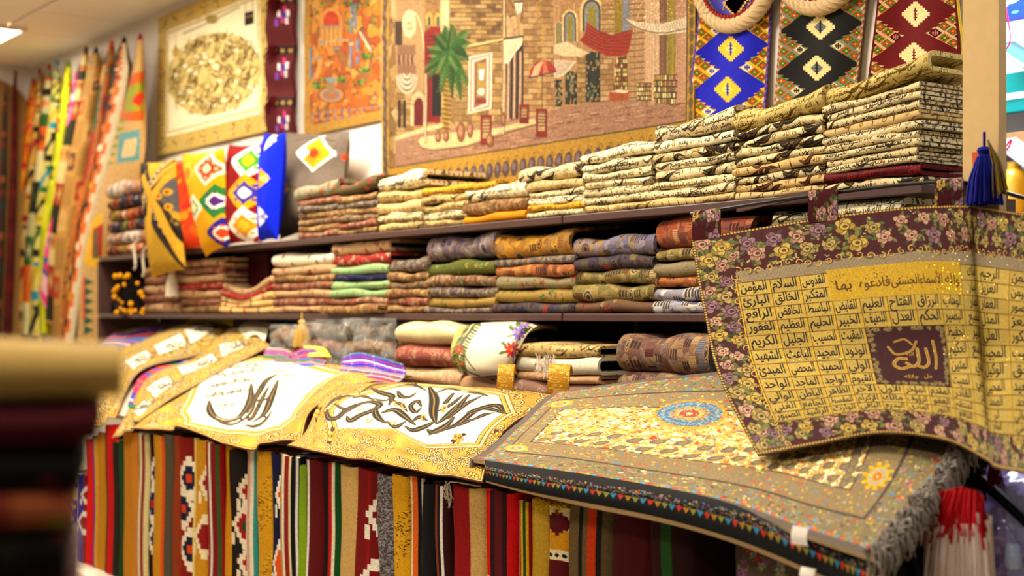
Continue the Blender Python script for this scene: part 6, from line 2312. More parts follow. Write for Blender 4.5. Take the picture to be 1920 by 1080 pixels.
def rug_tex(k, bands, pat):
    q = rn(1000 + k)
    W, H = 96, 512
    c = Cv(W, H)
    tot = sum(b[0] for b in bands)
    a = 0
    for b, cl in bands:
        e = a + b / tot * W * .62
        c.rect(W * .19 + a, 0, W * .19 + e, H, cl)
        a = e
    c.a[:, :int(W * .19)] = hx(bands[0][1])
    c.a[:, int(W * .81):] = hx(bands[-1][1])
    if pat == 'ikat':
        for j in range(900):
            x, y = q.uniform(15, 80), q.uniform(0, H)
            if math.sin(y / 34 + x / 14) > -.2:
                c.rect(x, y, x + 4, y + 2, ['#3a2c10', '#6a4c14', '#dcb848'][j % 3])
    elif pat == 'grey':
        c.a *= q.uniform(.55, 1.45, (H // 3 + 1, W // 3 + 1)).repeat(3, 0).repeat(3, 1)[:H, :W, None]
        c.rect(0, 300, W, 345, '#c8a884')
        c.rect(0, 330, W, H, '#c0100e')
    elif pat == 'arrow':
        for s in (-1, 1):
            for j in range(8):
                x = W / 2 + s * (9 + j * 2)
                c.rect(x - 1, 190 - j * 2.4, x + 1, 262 - j * 2.4, '#d8cfc0')
                c.rect(x - 1, 262 - j * 2.4, x + 1, 300 - j * 2.4, '#18120f')
    elif pat == 'figure':
        for y0 in (0, 210, 420):
            for y, h, cl in ((0, 50, '#d8c8a4'), (50, 40, '#c8901c'), (92, 20, '#e0d2b0'), (112, 56, '#5a0c14'), (168, 42, '#c8901c')):
                c.rect(0, y0 + y, W, y0 + y + h, cl)
            c.sdia(W / 2, y0 + 34, 30, 5, '#5a0c14', 1, 1)
            for j in range(9):
                c.ell(j * 11 + 4, y0 + 102, 3.5, 4, '#1a1210')
            c.sdia(W / 2, y0 + 190, 20, 4, '#e0d2b0', 1, 1)
    elif pat:
        n = 2 if len(pat) == 1 else 3
        for j in range(n):
            oc, ic = pat[0]
            x = W * (.74 - .10 * (j % 2)) if k % 3 else W * (.60 - .12 * (j % 2))
            y = 120 + j * (330 / n) + q.uniform(-14, 14)
            for s in range(-4, 5):
                w = 5 + (4 - abs(s)) * 4.6
                c.rect(x - w, y + s * 15 - 8, x + w, y + s * 15 + 8, oc)
                if abs(s) < 3:
                    w = 2 + (3 - abs(s)) * 4
                    c.rect(x - w, y + s * 15 - 8, x + w, y + s * 15 + 8, ic)
            if len(pat) > 1:
                c.rect(x - 5, y - 13, x + 5, y + 13, pat[1][1])
            c.rect(x - 24, y + 26, x - 17, y + 62, oc)
            c.rect(x + 12, y - 62, x + 19, y - 28, oc)
    return c.grain(.10, 1000 + k).a


GRUG = 'folded rugs standing on the ledge'
for k, (x0, x1, yt, look, bands, pat) in enumerate(RUGS):
    q = rn(2000 + k)
    yf = YR + q.uniform(-.008, .01)
    xl, xr = onY(x0, 900, yf)[0], onY(x1, 900, yf)[0]
    zt = min(onY((x0 + x1) / 2, yt, yf)[2], 1.074)
    w, H = xr - xl, zt - ZL
    dep = .20
    na, nz = 9, 15
    a = np.linspace(-math.pi / 2, math.pi / 2, na)
    R = w / 2 * .96
    rf = min(R, .016)
    t = min(w * .36, .012)

    def prof(r, inset):
        pr = [(R - (R - r), dep)]
        out = [(r, dep), (r, dep * .5)]
        for th in np.linspace(0, math.pi, na):
            cx = math.cos(th)
            out.append((r * np.sign(cx) * abs(cx) ** .7, rf + inset - rf * math.sin(th) ** .8))
        out += [(-r, dep * .5), (-r, dep)]
        return np.array(out)
    po, pi_ = prof(R, 0), prof(max(R - t, .001), t)
    z = np.linspace(0, 1, nz)
    wx = (.0022 * np.sin(7 * z + q.rand() * 6) + .0015 * np.sin(15 * z + q.rand() * 6)) + q.uniform(-.006, .006) * (z - .5)
    wy = .003 * np.sin(6 * z + q.rand() * 6)
    top = 1 + .004 * np.sin(np.arange(len(po)) * 1.3 + k)

    def sw(p):
        P = np.empty((nz, len(p), 3))
        P[..., 0] = (xl + xr) / 2 + p[None, :, 0] + wx[:, None]
        P[..., 1] = yf + p[None, :, 1] + wy[:, None]
        P[..., 2] = ZL + z[:, None] * H * top[None]
        return P
    Po, Pi = sw(po), sw(pi_)
    s = np.concatenate([[0], np.cumsum(np.hypot(*np.diff(po, axis=0).T))])
    mid = s[2 + na // 2]
    half = math.pi / 2 * R + .006
    u = .5 - (s - mid) / (2 * half) * .62
    UV = np.stack(np.meshgrid(z, u, indexing='ij'), -1)[..., ::-1]
    m = MB()
    m.grid(Po, UV)
    m.grid(Pi, UV, flip=True)
    m.grid(np.stack([Po[-1], Pi[-1]]), np.stack([UV[-1], UV[-1]]))
    m.grid(np.stack([Po[0], Pi[0]]), np.stack([UV[0], UV[0]]), flip=True)
    for e_ in (0, -1):
        m.grid(np.stack([Po[:, e_], Pi[:, e_]]), np.stack([UV[:, e_], UV[:, e_]]), flip=e_ == 0)
    mt = mat('rug_weave_%d' % k, img=rug_tex(k, bands, pat), bump=.5, scale=380, ext='EXTEND', var=.16)
    o = m.build('folded_rug', mt, None, origin=((xl + xr) / 2, yf, ZL), sharp=55)
    nb = [RUGS[k - 1][3] if k else None, RUGS[k + 1][3] if k + 1 < len(RUGS) else None]
    lab = look + ' folded rug standing on edge'
    if k and len((lab + nb[0]).split()) < 12:
        lab += ', right of the ' + nb[0] + ' one'
    tag(o, lab, 'rug', GRUG)
    if look.startswith('maroon, yellow'):
        m = MB()
        q = rn(5)
        for j in range(120):
            p = np.array([q.uniform(xl - .03, xr), yf + q.uniform(-.012, .05), zt + q.uniform(-.004, .004)])
            d = np.array([q.uniform(-.5, .5), -q.uniform(.3, 1), q.uniform(.0, .8)])
            m.tube([p, p + d * .012, p + d * .016 + (0, -.004, -.014)], [.0016, .0014, .0006], 4)
        tag(m.build('yellow_fringe', mat('yellow_fringe_wool', '#d8b814', bump=.3), o), 'tufted yellow fringe')
    if look.startswith('sand and dark red'):
        m = MB()
        strands(m, (xl - .002, yf - .004, zt - .002), 14, .05, .006, .0012, 9)
        P = np.array([(xl, yf - .004, zt), (xl + .02, yf, zt + .008), (xr - .02, yf + .01, zt + .006)])
        m.tube(cr(P, 12), .002, 5)
        tag(m.build('white_fringe', cordw, o), 'white corner fringe')
# ------------------------------------------------------------------ two plush prayer carpets over the right-hand part of the counter
def speck(c, x0, y0, x1, y1, n, cols, r, seed, al=.9):
    q = rn(seed)
    for k in range(n):
        rr = q.uniform(*r)
        c.ell(q.uniform(x0, x1), q.uniform(y0, y1), rr, rr * q.uniform(.5, .9), cols[q.randint(len(cols))], al, q.rand() * 3)


GBG, CRM = '#665b4e', '#c9a868'
SPC = ['#b03a2c', '#3f7f9c', '#b89a2c', '#7a8a3c', '#c87a4c', '#9a6a7a', '#c8b080', '#5a8a9a']


def d_carpet(c):
    T = c.T

    def raw(c):
        W, H = c.w, c.h
        q = rn(200)
        c.a[:] = hx('#75694f')
        speck(c, 0, 0, W, H, 2400, ['#8a7a4c', '#4f463c', '#9a8a54', '#7a6a48'], (4, 9), 200, .8)
        speck(c, 0, 0, W, H, 2300, SPC, (4, 8.5), 201, .85)
        fu = T(np.array([[1030., 795.], [1612., 880.], [1330., 864.]]))
        bx, rx_, by = fu[0][0], W - fu[1][0], H - fu[2][1]
        for e, cl in ((.52, '#4a4038'), (.56, '#7d6d50')):
            c.rect(bx * e, by * e, W - rx_ * e, H - by * e, cl)
        speck(c, bx * .6, by * .6, W - rx_ * .6, H - by * .6, 1500, ['#b8943c', '#c8b04c', '#7a6a3c', '#a84a34', '#4a7a94', '#9a8a4c'], (3.5, 8), 202, .85)
        c.rect(bx - 6, by - 6, W - rx_ + 6, H - by + 6, '#463c32')
        c.rect(bx, by, W - rx_, H - by, '#a88c54')
        speck(c, bx, by, W - rx_, H - by, 1700, ['#dcc080', '#e6d29c', '#c8a454', '#ecdcb0'], (5, 12), 203, .85)
        for k in range(150):
            x, y = q.uniform(bx, W - rx_), q.uniform(by, H - by)
            c.scroll(x, y, q.uniform(8, 18), q.rand() * 6, q.choice([-1, 1]) * .9, 3, '#7d6844', .8)
        speck(c, bx, by, W - rx_, H - by, 1100, ['#b8402c', '#c86a3c', '#5a7f94', '#8a5a4c', '#7a7034', '#c8962c', '#9a3a3c'], (3, 7.5), 204)
        # leaf shaped arabesque along the field's front
        for r_ in range(2):
            for k in range(17):
                x, y = bx + 30 + k * (W - bx - rx_ - 50) / 16 + r_ * 24, H - by - 30 - r_ * 62 + 10 * math.sin(k * 1.9)
                c.ell(x, y, 24, 15, '#6a5e4e', 1, -.7)
                c.ell(x + 15, y - 13, 12, 6, '#6a5e4e', 1, -.7)
                c.ell(x + 3, y - 2, 14, 7, '#7d704f', 1, -.7)
        for k in range(9):
            x, y = W - rx_ - 34, by + 40 + k * (H - 2 * by - 60) / 8
            c.ell(x, y, 18, 22, '#6a5e4e', 1, .3)
            c.ell(x, y, 10, 13, '#7d704f', 1, .3)
        # medallion
        cx, cy = T(np.array([[1293., 776.]]))[0]
        for r, cl in ((104, '#b0843c'), (94, '#4d7088'), (84, '#6a8490'), (72, '#4a6f90'), (58, '#7d7c6c'), (50, '#a8804c'), (38, '#b89a5c'), (28, '#8a4a34'), (20, '#b03a2c'), (10, '#c8b080')):
            c.ell(cx, cy, r, r * .9, cl)
        for k in range(520):
            a, r = q.rand() * 6.283, math.sqrt(q.rand()) * 104
            c.ell(cx + r * math.cos(a), cy + r * .9 * math.sin(a), 3.4, 2.6, ['#3f6f94', '#8aa0a0', '#b8a05c', '#a04a34', '#5a5a54'][k % 5], .8)
        for k in range(26):
            a = k * 6.283 / 26
            c.ell(cx + 100 * math.cos(a), cy + 90 * math.sin(a), 10, 7, '#b8842c', .9, a)
        for fx, fy in ((bx * .74, H - by * .72), (bx * .74, by * .72)):
            for r, cl in ((44, '#a8842c'), (34, '#b8a858'), (26, '#7d8a84'), (18, '#b86a3c'), (9, '#c8a85c')):
                c.ell(fx, fy, r, r * .9, cl)
        # rosette strip inside the right border
        for k in range(4):
            y = T(np.array([[1607., 886.]]))[0][1] - k * 210
            x = W - rx_ * .74
            for r, cl in ((62, '#8a7430'), (52, '#b8942c'), (40, '#8a9890'), (30, '#b88a3c'), (18, '#b05a2c'), (8, '#c8a860')):
                c.ell(x, y, r * .8, r * .9, cl)
            for a in range(10):
                c.ell(x + 50 * math.cos(a * .628), y + 56 * math.sin(a * .628), 11, 8, '#b8962c')
            speck(c, x - 50, y - 56, x + 50, y + 56, 60, ['#b8962c', '#7d8a84', '#6a6040'], (2, 4), 240 + k, .8)
        # guard row of triangles, then plain edge
        e = 26
        c.rect(0, 0, W, e, '#5d544c'), c.rect(0, H - e, W, H, '#5d544c'), c.rect(0, 0, e, H, '#5d544c'), c.rect(W - e, 0, W, H, '#5d544c')
        tc = ['#c03a20', '#9a6a2c', '#8f8a34', '#3f8cb0']
        for k in range(int(W / 17)):
            x = k * 17
            for y0, s in ((H - e, -1), (e, 1)):
                c.poly([(x, y0 + s * 15), (x + 17, y0 + s * 15), (x + 8.5, y0)], tc[k % 4], raw=True)
        for k in range(int(H / 15)):
            y = k * 15
            for x0, s in ((W - e, -1), (e, 1)):
                c.poly([(x0 + s * 15, y), (x0 + s * 15, y + 15), (x0, y + 7.5)], tc[k % 4], raw=True)
    rawcv(c, raw)
    c.grain(.16, 205, px=2)
    c.a *= 1.18
    c.a = np.clip(c.a, 0, 1)


greyb = mat('grey_backing', '#5d544c', bump=.6, scale=300)
beigeb = mat('beige_backing', '#b8a07c', bump=.3)
cg = spts([[(1040, 733), (988, 775), (938, 820), (888, 863)], [(1235, 706), (1192, 768), (1140, 838), (1092, 897)], [(1470, 686), (1430, 780), (1395, 868), (1345, 944)],
           [(1640, 690), (1612, 790), (1566, 905), (1500, 1000)], [(1800, 752, .05), (1800, 832, .02), (1732, 938, .03), (1640, 1049)]], .045)
o, PG = sheet('medallion_carpet', cg, 60, 44, 1500, 860, GBG, d_carpet, thick=.010, back=beigeb, wave=.004, seed=61, flip=True, bump=.7, rough=.95)
gc = tag(o, 'grey and gold plush carpet with a blue centre medallion, uppermost of two', 'carpet')
# fringes of the grey carpet at its two ends
frm = mat('grey_fringe_wool', '#8a8076', bump=.3)
m = MB()
q = rn(62)
for k in range(520):
    f = q.rand()
    p = PG[-1, int(f * 43)] * 1.0
    p2 = p + (q.uniform(-.022, .006), q.uniform(-.006, .006), q.uniform(-.004, .006))
    d = np.array([q.uniform(.2, .7), q.uniform(-.5, .4), q.uniform(.0, .5)])
    L = q.uniform(.02, .045)
    c_ = p2 + d * L
    m.tube(cr([p2, c_, c_ + (q.uniform(-.005, .016), q.uniform(-.012, .012), -q.uniform(.01, .03)), c_ + (q.uniform(-.01, .012), q.uniform(-.014, .014), -q.uniform(.025, .06))], 7), [.003, .0035, .003, .003, .0025, .002, .001], 4)
fo = m.build('right_fringe', frm, gc)
tag(fo, 'shaggy grey fringe', kind='stuff')
m = MB()
for k in range(110):
    f = .70 + .30 * k / 109
    p = PG[0, int(f * 43)]
    d = np.array([q.uniform(-.5, -.1), q.uniform(-.7, -.2), -.3])
    L = q.uniform(.03, .055)
    m.tube([p, p + d * .015, p + d * .02 + (0, 0, -L)], [.002, .002, .001], 4)
tag(m.build('left_fringe', frm, gc), 'grey fringe', kind='stuff')


def d_black(c):
    def raw(c):
        W, H = c.w, c.h
        c.a[:] = hx('#0e0d10')
        speck(c, 0, H * .27, W, H * .46, 900, SPC, (2, 5), 211, .8)
        tc = ['#b83a24', '#a87a24', '#8a8a3c', '#3f86a8']
        for k in range(int(W / 22)):
            c.poly([(k * 22, H * .46), (k * 22 + 22, H * .46), (k * 22 + 11, H * .58)], tc[k % 4], raw=True)
        c.rect(0, H * .80, W, H, '#b8a07c')
        c.rect(0, H * .79, W, H * .81, '#2a2620')
    rawcv(c, raw)
    c.grain(.15, 212, px=2)


def bk(px, ya, yb, yo=0.0):
    """one column of the black carpet: under the grey one, over the edge, hanging, turned under"""
    a = onS(px - 6, ya - 26, .012)
    b = onS(px, ya, .022)
    Yb = min(b[1] - .012, -1.075)
    return [a, onY(px, ya + 2, Yb + .008), onY(px, (ya * .6 + yb * .4), Yb - .012), onY(px, yb - (yb - ya) * .2, Yb - .012 + yo), onY(px + 2, yb, Yb + yo)]


cbk = np.array([bk(910, 872, 905), bk(985, 884, 925), bk(1090, 898, 948), bk(1240, 922, 980), bk(1390, 956, 1026), bk(1540, 1014, 1090), bk(1655, 1052, 1150)])
o, PB = sheet('black_carpet', cbk, 60, 20, 1500, 220, '#0e0d10', d_black, thick=.006, back=beigeb, wave=.002, seed=63, flip=True, bump=.7, rough=.95)
bc = tag(o, 'black plush carpet with a row of coloured triangles, beneath the grey one', 'carpet')
m = MB()
q = rn(64)
blk = mat('black_fringe_wool', '#141216', bump=.3)
for k in range(260):
    p = PG[-1, q.randint(6, 42)] + (q.uniform(-.12, -.05), q.uniform(.04, .12), -q.uniform(.03, .07))
    d = np.array([q.uniform(.2, .6), q.uniform(-.2, .2), -q.uniform(.3, .8)])
    L = q.uniform(.05, .12)
    m.tube([p, p + d * L * .5 + (.01, 0, 0), p + d * L + (0, 0, -.04)], [.008, .007, .003], 5)
tag(m.build('side_fringe', blk, bc), 'long shaggy black fringe', kind='stuff')
labm = mat('white_label', '#d8d0c4', rough=.6, bump=.1, sheen=0)
for (x0, y0, x1, y1, Yl) in ((1484, 985, 1516, 1024, -1.135), (1500, 1062, 1530, 1092, -1.13)):
    A_, B_, C_, D_ = onY(x0 + 3, y0, Yl + .01), onY(x1, y0 + 5, Yl + .01), onY(x1 - 2, y1, Yl), onY(x0, y1 - 4, Yl)
    P = surf(np.array([[A_, (A_ + D_) / 2 + (0, -.004, 0), D_], [B_, (B_ + C_) / 2 + (0, -.004, 0), C_]]), 5, 6)
    mm = MB()
    cloth(mm, P, .001, flip=True)
    tag(mm.build('care_label', labm, gc if y0 < 1000 else bc), 'white sewn label')
# thin beige covers folded under the carpets, on the board
for k in range(2):
    o = fold_cover('folded_cover', fab(['tan_plain', 'gob_grey'][k]), -2.9, -1.80, 1.2155 + k * .026, .024, .09, -.54, 950 + k, nx=8)
    tag(o, '%s cover, %s of the pair propping the back of the carpets' % (('tan', 'grey brown')[k], ('lower', 'upper')[k]), 'cover', 'spare covers propping the carpets')
# ------------------------------------------------------------------ big hanging with ninety-nine lettered cells, clipped along the shelves
NM = [['المؤمن', 'السلام', 'القدوس', None, None, None, None, None, 'الملك', 'الرحيم', 'الرحمن'],
      ['البارئ', 'الخالق', 'المتكبر', None, None, None, None, None, 'الجبار', 'العزيز', 'المهيمن'],
      ['الرافع', 'الخافض', 'الباسط', 'القابض', 'العليم', 'الفتاح', 'الرزاق', 'الوهاب', 'القهار', 'الغفار', 'المصور'],
      ['الغفور', 'العظيم', 'الحليم', 'الخبير', 'اللطيف', 'العدل', 'الحكم', 'البصير', 'السميع', 'المذل', 'المعز'],
      ['الكريم', 'الجليل', 'الحسيب', 'المقيت', None, None, None, 'الحفيظ', 'الكبير', 'العلي', 'الشكور'],
      ['الشهيد', 'الباعث', 'المجيد', 'الودود', None, None, None, 'الحكيم', 'الواسع', 'المجيب', 'الرقيب'],
      ['المبدئ', 'المحصي', 'الحميد', 'الولي', None, None, None, 'المتين', 'القوي', 'الوكيل', 'الحق'],
      ['الواحد', 'الماجد', 'الواجد', 'القيوم', None, None, None, 'المميت', 'المحيي', 'المحيي', 'المعيد'],
      ['الوالي', 'الباطن', 'الظاهر', 'الآخر', 'الأول', 'المؤخر', 'المقدم', 'القادر', 'القادر', 'الصمد', 'الأحد'],
      ['الغني', 'الجامع', 'المقسط', 'الإكرام', 'مالك', 'الرؤوف', 'العفو', 'المنتقم', 'التواب', 'البر', 'المتعالي'],
      ['الصبور', 'الرشيد', 'الوارث', 'الباقي', 'البديع', 'الهادي', 'النور', 'النافع', 'الضار', 'المانع', 'المغني']]


def d_names(c):
    T = c.T
    ux = [T(np.array([[float(x), float(y)]]))[0][0] for x, y in ((1422, 590), (1480, 580), (1533, 573), (1586, 566), (1635, 560), (1687, 554), (1737, 549), (1784, 541), (1820, 548), (1868, 556), (1920, 560))]
    vy = [T(np.array([[float(x), float(y)]]))[0][1] for x, y in ((1413, 540), (1416, 565), (1422, 590), (1428, 615), (1432, 642), (1438, 670), (1445, 697), (1450, 723), (1456, 745), (1460, 764), (1466, 780))]

    def raw(c):
        q = rn(230)
        W, H = c.w, c.h
        c.a[:] = hx('#470a12')
        bl = 128
        bt = int(vy[0] - (vy[1] - vy[0]) * .95)
        bb = H - 118
        for k in range(430):
            s = k % 4
            x, y = [(q.uniform(0, W), q.uniform(0, bt - 26)), (q.uniform(0, bl - 16), q.uniform(0, H)), (q.uniform(0, W), q.uniform(bb + 20, H)), (q.uniform(0, W), q.uniform(0, bt - 30))][s]
            kk = q.rand()
            if kk < .35:
                for j in range(4):
                    c.ell(x + q.uniform(-13, 13), y + q.uniform(-10, 10), 9, 4, ['#5a6434', '#3f4a28', '#8a8444', '#a89c5c'][j], 1, q.rand() * 3)
            elif kk < .45:
                for j in range(5):
                    c.ell(x + q.uniform(-10, 10), y + q.uniform(-9, 9), 3, 2.5, '#c8b47c')
        R = []
        x = 16
        while x < W:
            R.append((x, bt * q.uniform(.22, .34)))
            R.append((x + 26, bt * q.uniform(.5, .66)))
            R.append((x + 20, H - q.uniform(28, 46)))
            R.append((x + 44, H - q.uniform(66, 88)))
            x += q.uniform(66, 84)
        y = 30
        while y < H:
            R.append((q.uniform(28, 44), y))
            R.append((q.uniform(66, bl - 34), y + 28))
            y += q.uniform(58, 74)
        pal = [['#a07c64', '#b8947a', '#4a1c20'], ['#a88a38', '#c0a858', '#5a3c14'], ['#7a5c60', '#947478', '#3a1c28'], ['#b08a70', '#c4a488', '#5a2824'], ['#9a864a', '#b4a064', '#4a3014']]
        for k, (x, y) in enumerate(R):
            c.rose(x, y, q.uniform(22, 31), pal[q.randint(5)], 300 + k, ['#5a6434', '#7a7a3c', '#3a4424'])
        # inner grey ground with gold scrolls
        c.rect(bl - 8, bt - 22, W, bb + 14, '#948468')
        for k in range(60):
            for (x, y) in ((bl + k * W / 50, bt - 26 + 8 * math.sin(k)), (bl - 10 + 7 * math.sin(k * 2), bt + k * (bb - bt) / 30), (bl + k * W / 50, bb + 16)):
                c.scroll(x, y, 14, q.rand() * 6, q.choice([-1, 1]) * .9, 7, '#470a12' if k % 3 == 0 else '#6a5a3c')
                c.scroll(x, y, 13, q.rand() * 6, q.choice([-1, 1]) * .9, 4, '#c8a850')
        # cells
        ue = [ux[0] - (ux[1] - ux[0]) * .52] + [(a + b) / 2 for a, b in zip(ux[:-1], ux[1:])] + [ux[-1] + (ux[-1] - ux[-2]) * .5]
        ve = [vy[0] - (vy[1] - vy[0]) * .5] + [(a + b) / 2 for a, b in zip(vy[:-1], vy[1:])] + [vy[-1] + (vy[-1] - vy[-2]) * .55]
        c.rect(ue[0], ve[0], W - 60, ve[-1], '#b59a40')
        for i in range(11):
            for j in range(11):
                g = q.uniform(.95, 1.05)
                c.rect(ue[j] + 2, ve[i] + 2, ue[j + 1] - 2, ve[i + 1] - 2, np.array(hx('#bba252')) * g)
        for e in ue:
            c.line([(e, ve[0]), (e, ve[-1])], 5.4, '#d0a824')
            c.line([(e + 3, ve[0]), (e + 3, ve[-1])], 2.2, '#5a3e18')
        for e in ve:
            c.line([(ue[0], e), (W - 60, e)], 4.0, '#7a5a1c')
        for i in range(11):
            for j in range(11):
                w = NM[i][j]
                if w:
                    c.text(w, (ue[j] + ue[j + 1]) / 2, vy[i] + (ve[i + 1] - ve[i]) * .17, (ve[i + 1] - ve[i]) * .92, '#22140e', 1, fit=(ue[j + 1] - ue[j]) * .80, bold=.7)
        # title panel
        x0, x1, y0, y1 = ue[3], ue[8], ve[0] - 10, ve[2]
        c.rect(x0, y0, x1, y1, '#c4a22a')
        c.rect(x0 + 3, y0 + 3, x1 - 3, y1 - 3, '#c09e26')
        for j, w in enumerate(['بها', 'فادعوه', 'الحسنى', 'الأسماء', 'ولله']):
            c.text(w, x0 + (j + .5) * (x1 - x0) / 5, y0 + (y1 - y0) * .66, (y1 - y0) * .42, '#5a3a0c', 1, fit=(x1 - x0) / 5.2, bold=.8)
        for k in range(60):
            c.ell(q.uniform(x0 + 8, x1 - 8), q.uniform(y0 + 10, y1 - 10), 2.4, 1.8, '#6d4a14')
        # centre panel
        x0, x1, y0, y1 = ue[4], ue[7], ve[4], ve[8]
        c.rect(x0, y0, x1, y1, '#3d080e')
        for k in range(90):
            s = k % 4
            f = q.rand()
            x, y = [(x0 + f * (x1 - x0), y0 + 10), (x0 + f * (x1 - x0), y1 - 12), (x0 + 12, y0 + f * (y1 - y0)), (x1 - 12, y0 + f * (y1 - y0))][s]
            c.rose(x + q.uniform(-5, 5), y + q.uniform(-4, 4), 7, ['#8a7a4c', '#a8905c', '#4a3a24'], k, ['#6a6a3c'])
        G = '#c8a44c'
        mx, my, sw, sh_ = (x0 + x1) / 2, (y0 + y1) / 2, (x1 - x0), (y1 - y0)
        for wd in (11, 3.5):
            cl = G if wd > 5 else '#7a5a20'
            for p in ([(.30, .14), (.32, .5), (.30, .74)], [(.18, .30), (.20, .6), (.12, .72), (.02, .66)], [(.06, .30), (.06, .58), (-.02, .70), (-.10, .62)], [(-.10, .52), (-.20, .52), (-.26, .66), (-.18, .76), (-.06, .70)]):
                c.line([(mx + (px_) * sw * .95, my + (py_ - .5) * sh_ * .72) for px_, py_ in p], wd, cl, smooth=4)
            c.line([(mx - .28 * sw, my - .18 * sh_), (mx - .2 * sw, my - .06 * sh_), (mx - .02 * sw, my - .12 * sh_), (mx + .06 * sw, my - .26 * sh_)], wd * .7, cl, smooth=4)
            c.line([(mx - .2 * sw, my - .26 * sh_), (mx - .08 * sw, my - .3 * sh_), (mx, my - .22 * sh_)], wd * .6, cl, smooth=4)
        c.text('الله', mx - .04 * sw, my - .04 * sh_, 20, G, 1, bold=.4)
        c.text('جل', mx + .16 * sw, my + .34 * sh_, 24, G, 1, bold=.4)
        c.text('جلاله', mx - .06 * sw, my + .36 * sh_, 24, G, 1, bold=.4)
        # beaded rim
        for k in range(int(W / 11)):
            for y in (5, H - 6):
                c.rect(k * 11, y - 5, k * 11 + 11, y + 5, '#4a2a18')
                c.ell(k * 11 + 5, y, 4.2, 4, '#c0a248')
        for k in range(int(H / 11)):
            c.rect(0, k * 11, 10, k * 11 + 11, '#4a2a18')
            c.ell(5, k * 11 + 5, 4.2, 4, '#c0a248')
    rawcv(c, raw)
    c.grain(.10, 231, px=2)
    c.grain(.08, 232, rib=4)


Yt = -.425
ctn = pts([[(1297, 449, Yt), (1318, 580, Yt - .05), (1348, 705, Yt - .11), (1420, 852, Yt - .24)],
           [(1430, 425, Yt), (1452, 566, Yt - .06), (1484, 698, Yt - .13), (1530, 832, Yt - .24)],
           [(1560, 405, Yt), (1588, 553, Yt - .06), (1618, 690, Yt - .13), (1652, 810, Yt - .24)],
           [(1700, 389, Yt), (1728, 543, Yt - .07), (1748, 690, Yt - .14), (1768, 822, Yt - .26)],
           [(1803, 384, Yt - .005), (1816, 545, Yt - .065), (1830, 690, Yt - .14), (1848, 862, Yt - .24)],
           [(1838, 387, Yt + .004), (1842, 548, Yt - .052), (1852, 700, Yt - .12), (1868, 876, Yt - .21)],
           [(1922, 400, Yt - .03), (1924, 558, Yt - .09), (1926, 700, Yt - .15), (1930, 886, Yt - .22)],
           [(2070, 420, Yt - .05), (2074, 580, Yt - .11), (2080, 720, Yt - .17), (2090, 905, Yt - .24)]])
for i_ in range(ctn.shape[0]):
    for j_ in range(ctn.shape[1]):
        p_ = ctn[i_, j_]
        if p_[2] < Sz(p_[1]) + .085:
            ctn[i_, j_] = onS(*proj(p_), .085)
o, PN = sheet('names_hanging', ctn, 70, 44, 1560, 900, '#470a12', d_names, thick=.003, back=mat('hanging_lining', '#6a5030', bump=.2), wave=.003, seed=71, flip=True, glit=.016)
nh = tag(o, 'rose bordered gold hanging with a grid of lettered cells', 'wall hanging')
tabm = mat('rose_tab_weave', img=f_floral('#470a12', ['#b08a78', '#c0a048', '#8a6a78'], '#5a6434', '#4a2428', 233, 64, (9, 17), 10, '#c8a850'), glit=.03)
for x0, x1, y0, y1 in ((1298, 1350, 395, 447), (1515, 1570, 357, 414), (1752, 1806, 337, 388)):
    P = surf(pts([[(x0, y1 + 4, Yt - .004), (x0, (y0 + y1) / 2, Yt - .006), (x0 + 2, y0, Yt), (x0 + 2, y0 + 8, Yt + .03)], [(x1, y1 - 2, Yt - .004), (x1, (y0 + y1) / 2 - 4, Yt - .006), (x1, y0 - 4, Yt), (x1, y0 + 4, Yt + .03)]]), 10, 12)
    mm = MB()
    cloth(mm, P, .003, uv=np.stack(np.meshgrid(np.linspace(.1, .1 + (x1 - x0) / 420, 10), np.linspace(0, .55, 12), indexing='ij'), -1) + (x0 * .37, 0))
    mm.build('hanging_tab', tabm, nh)
rodm = mat('dark_rod', '#120d0c', rough=.35, bump=0, spec=.5, sheen=0)
P = [onY(x, y, Yt + .018) for x, y in ((1296, 401), (1530, 366), (1780, 341), (1925, 372), (2060, 400))]
tag(MB().tube(cr(P, 30), .0045, 8).build('hanging_rod', rodm), 'thin dark rod carrying the lettered hanging by its tabs', 'rod')
# strip of wood loose under the upper shelf
P0, P1 = onY(1385, 398, -.36), onY(1530, 366, -.36)
m = MB()
d = (P1 - P0) / np.linalg.norm(P1 - P0)
m.grid(np.array([[P0 + (0, -.008, 0), P0 + (0, -.008, .014)], [P1 + (0, -.008, 0), P1 + (0, -.008, .014)]]))
m.grid(np.array([[P0 + (0, .004, 0), P0 + (0, -.008, 0)], [P1 + (0, .004, 0), P1 + (0, -.008, 0)]]))
m.grid(np.array([[P0 + (0, -.008, .014), P0 + (0, .004, .014)], [P1 + (0, -.008, .014), P1 + (0, .004, .014)]]))
m.grid(np.array([[P0 + (0, .004, .014), P0 + (0, .004, 0)], [P1 + (0, .004, .014), P1 + (0, .004, 0)]]))
tag(m.build('loose_batten', shelfm), 'thin brown batten slanting under the upper shelf near the lettered hanging', 'batten')
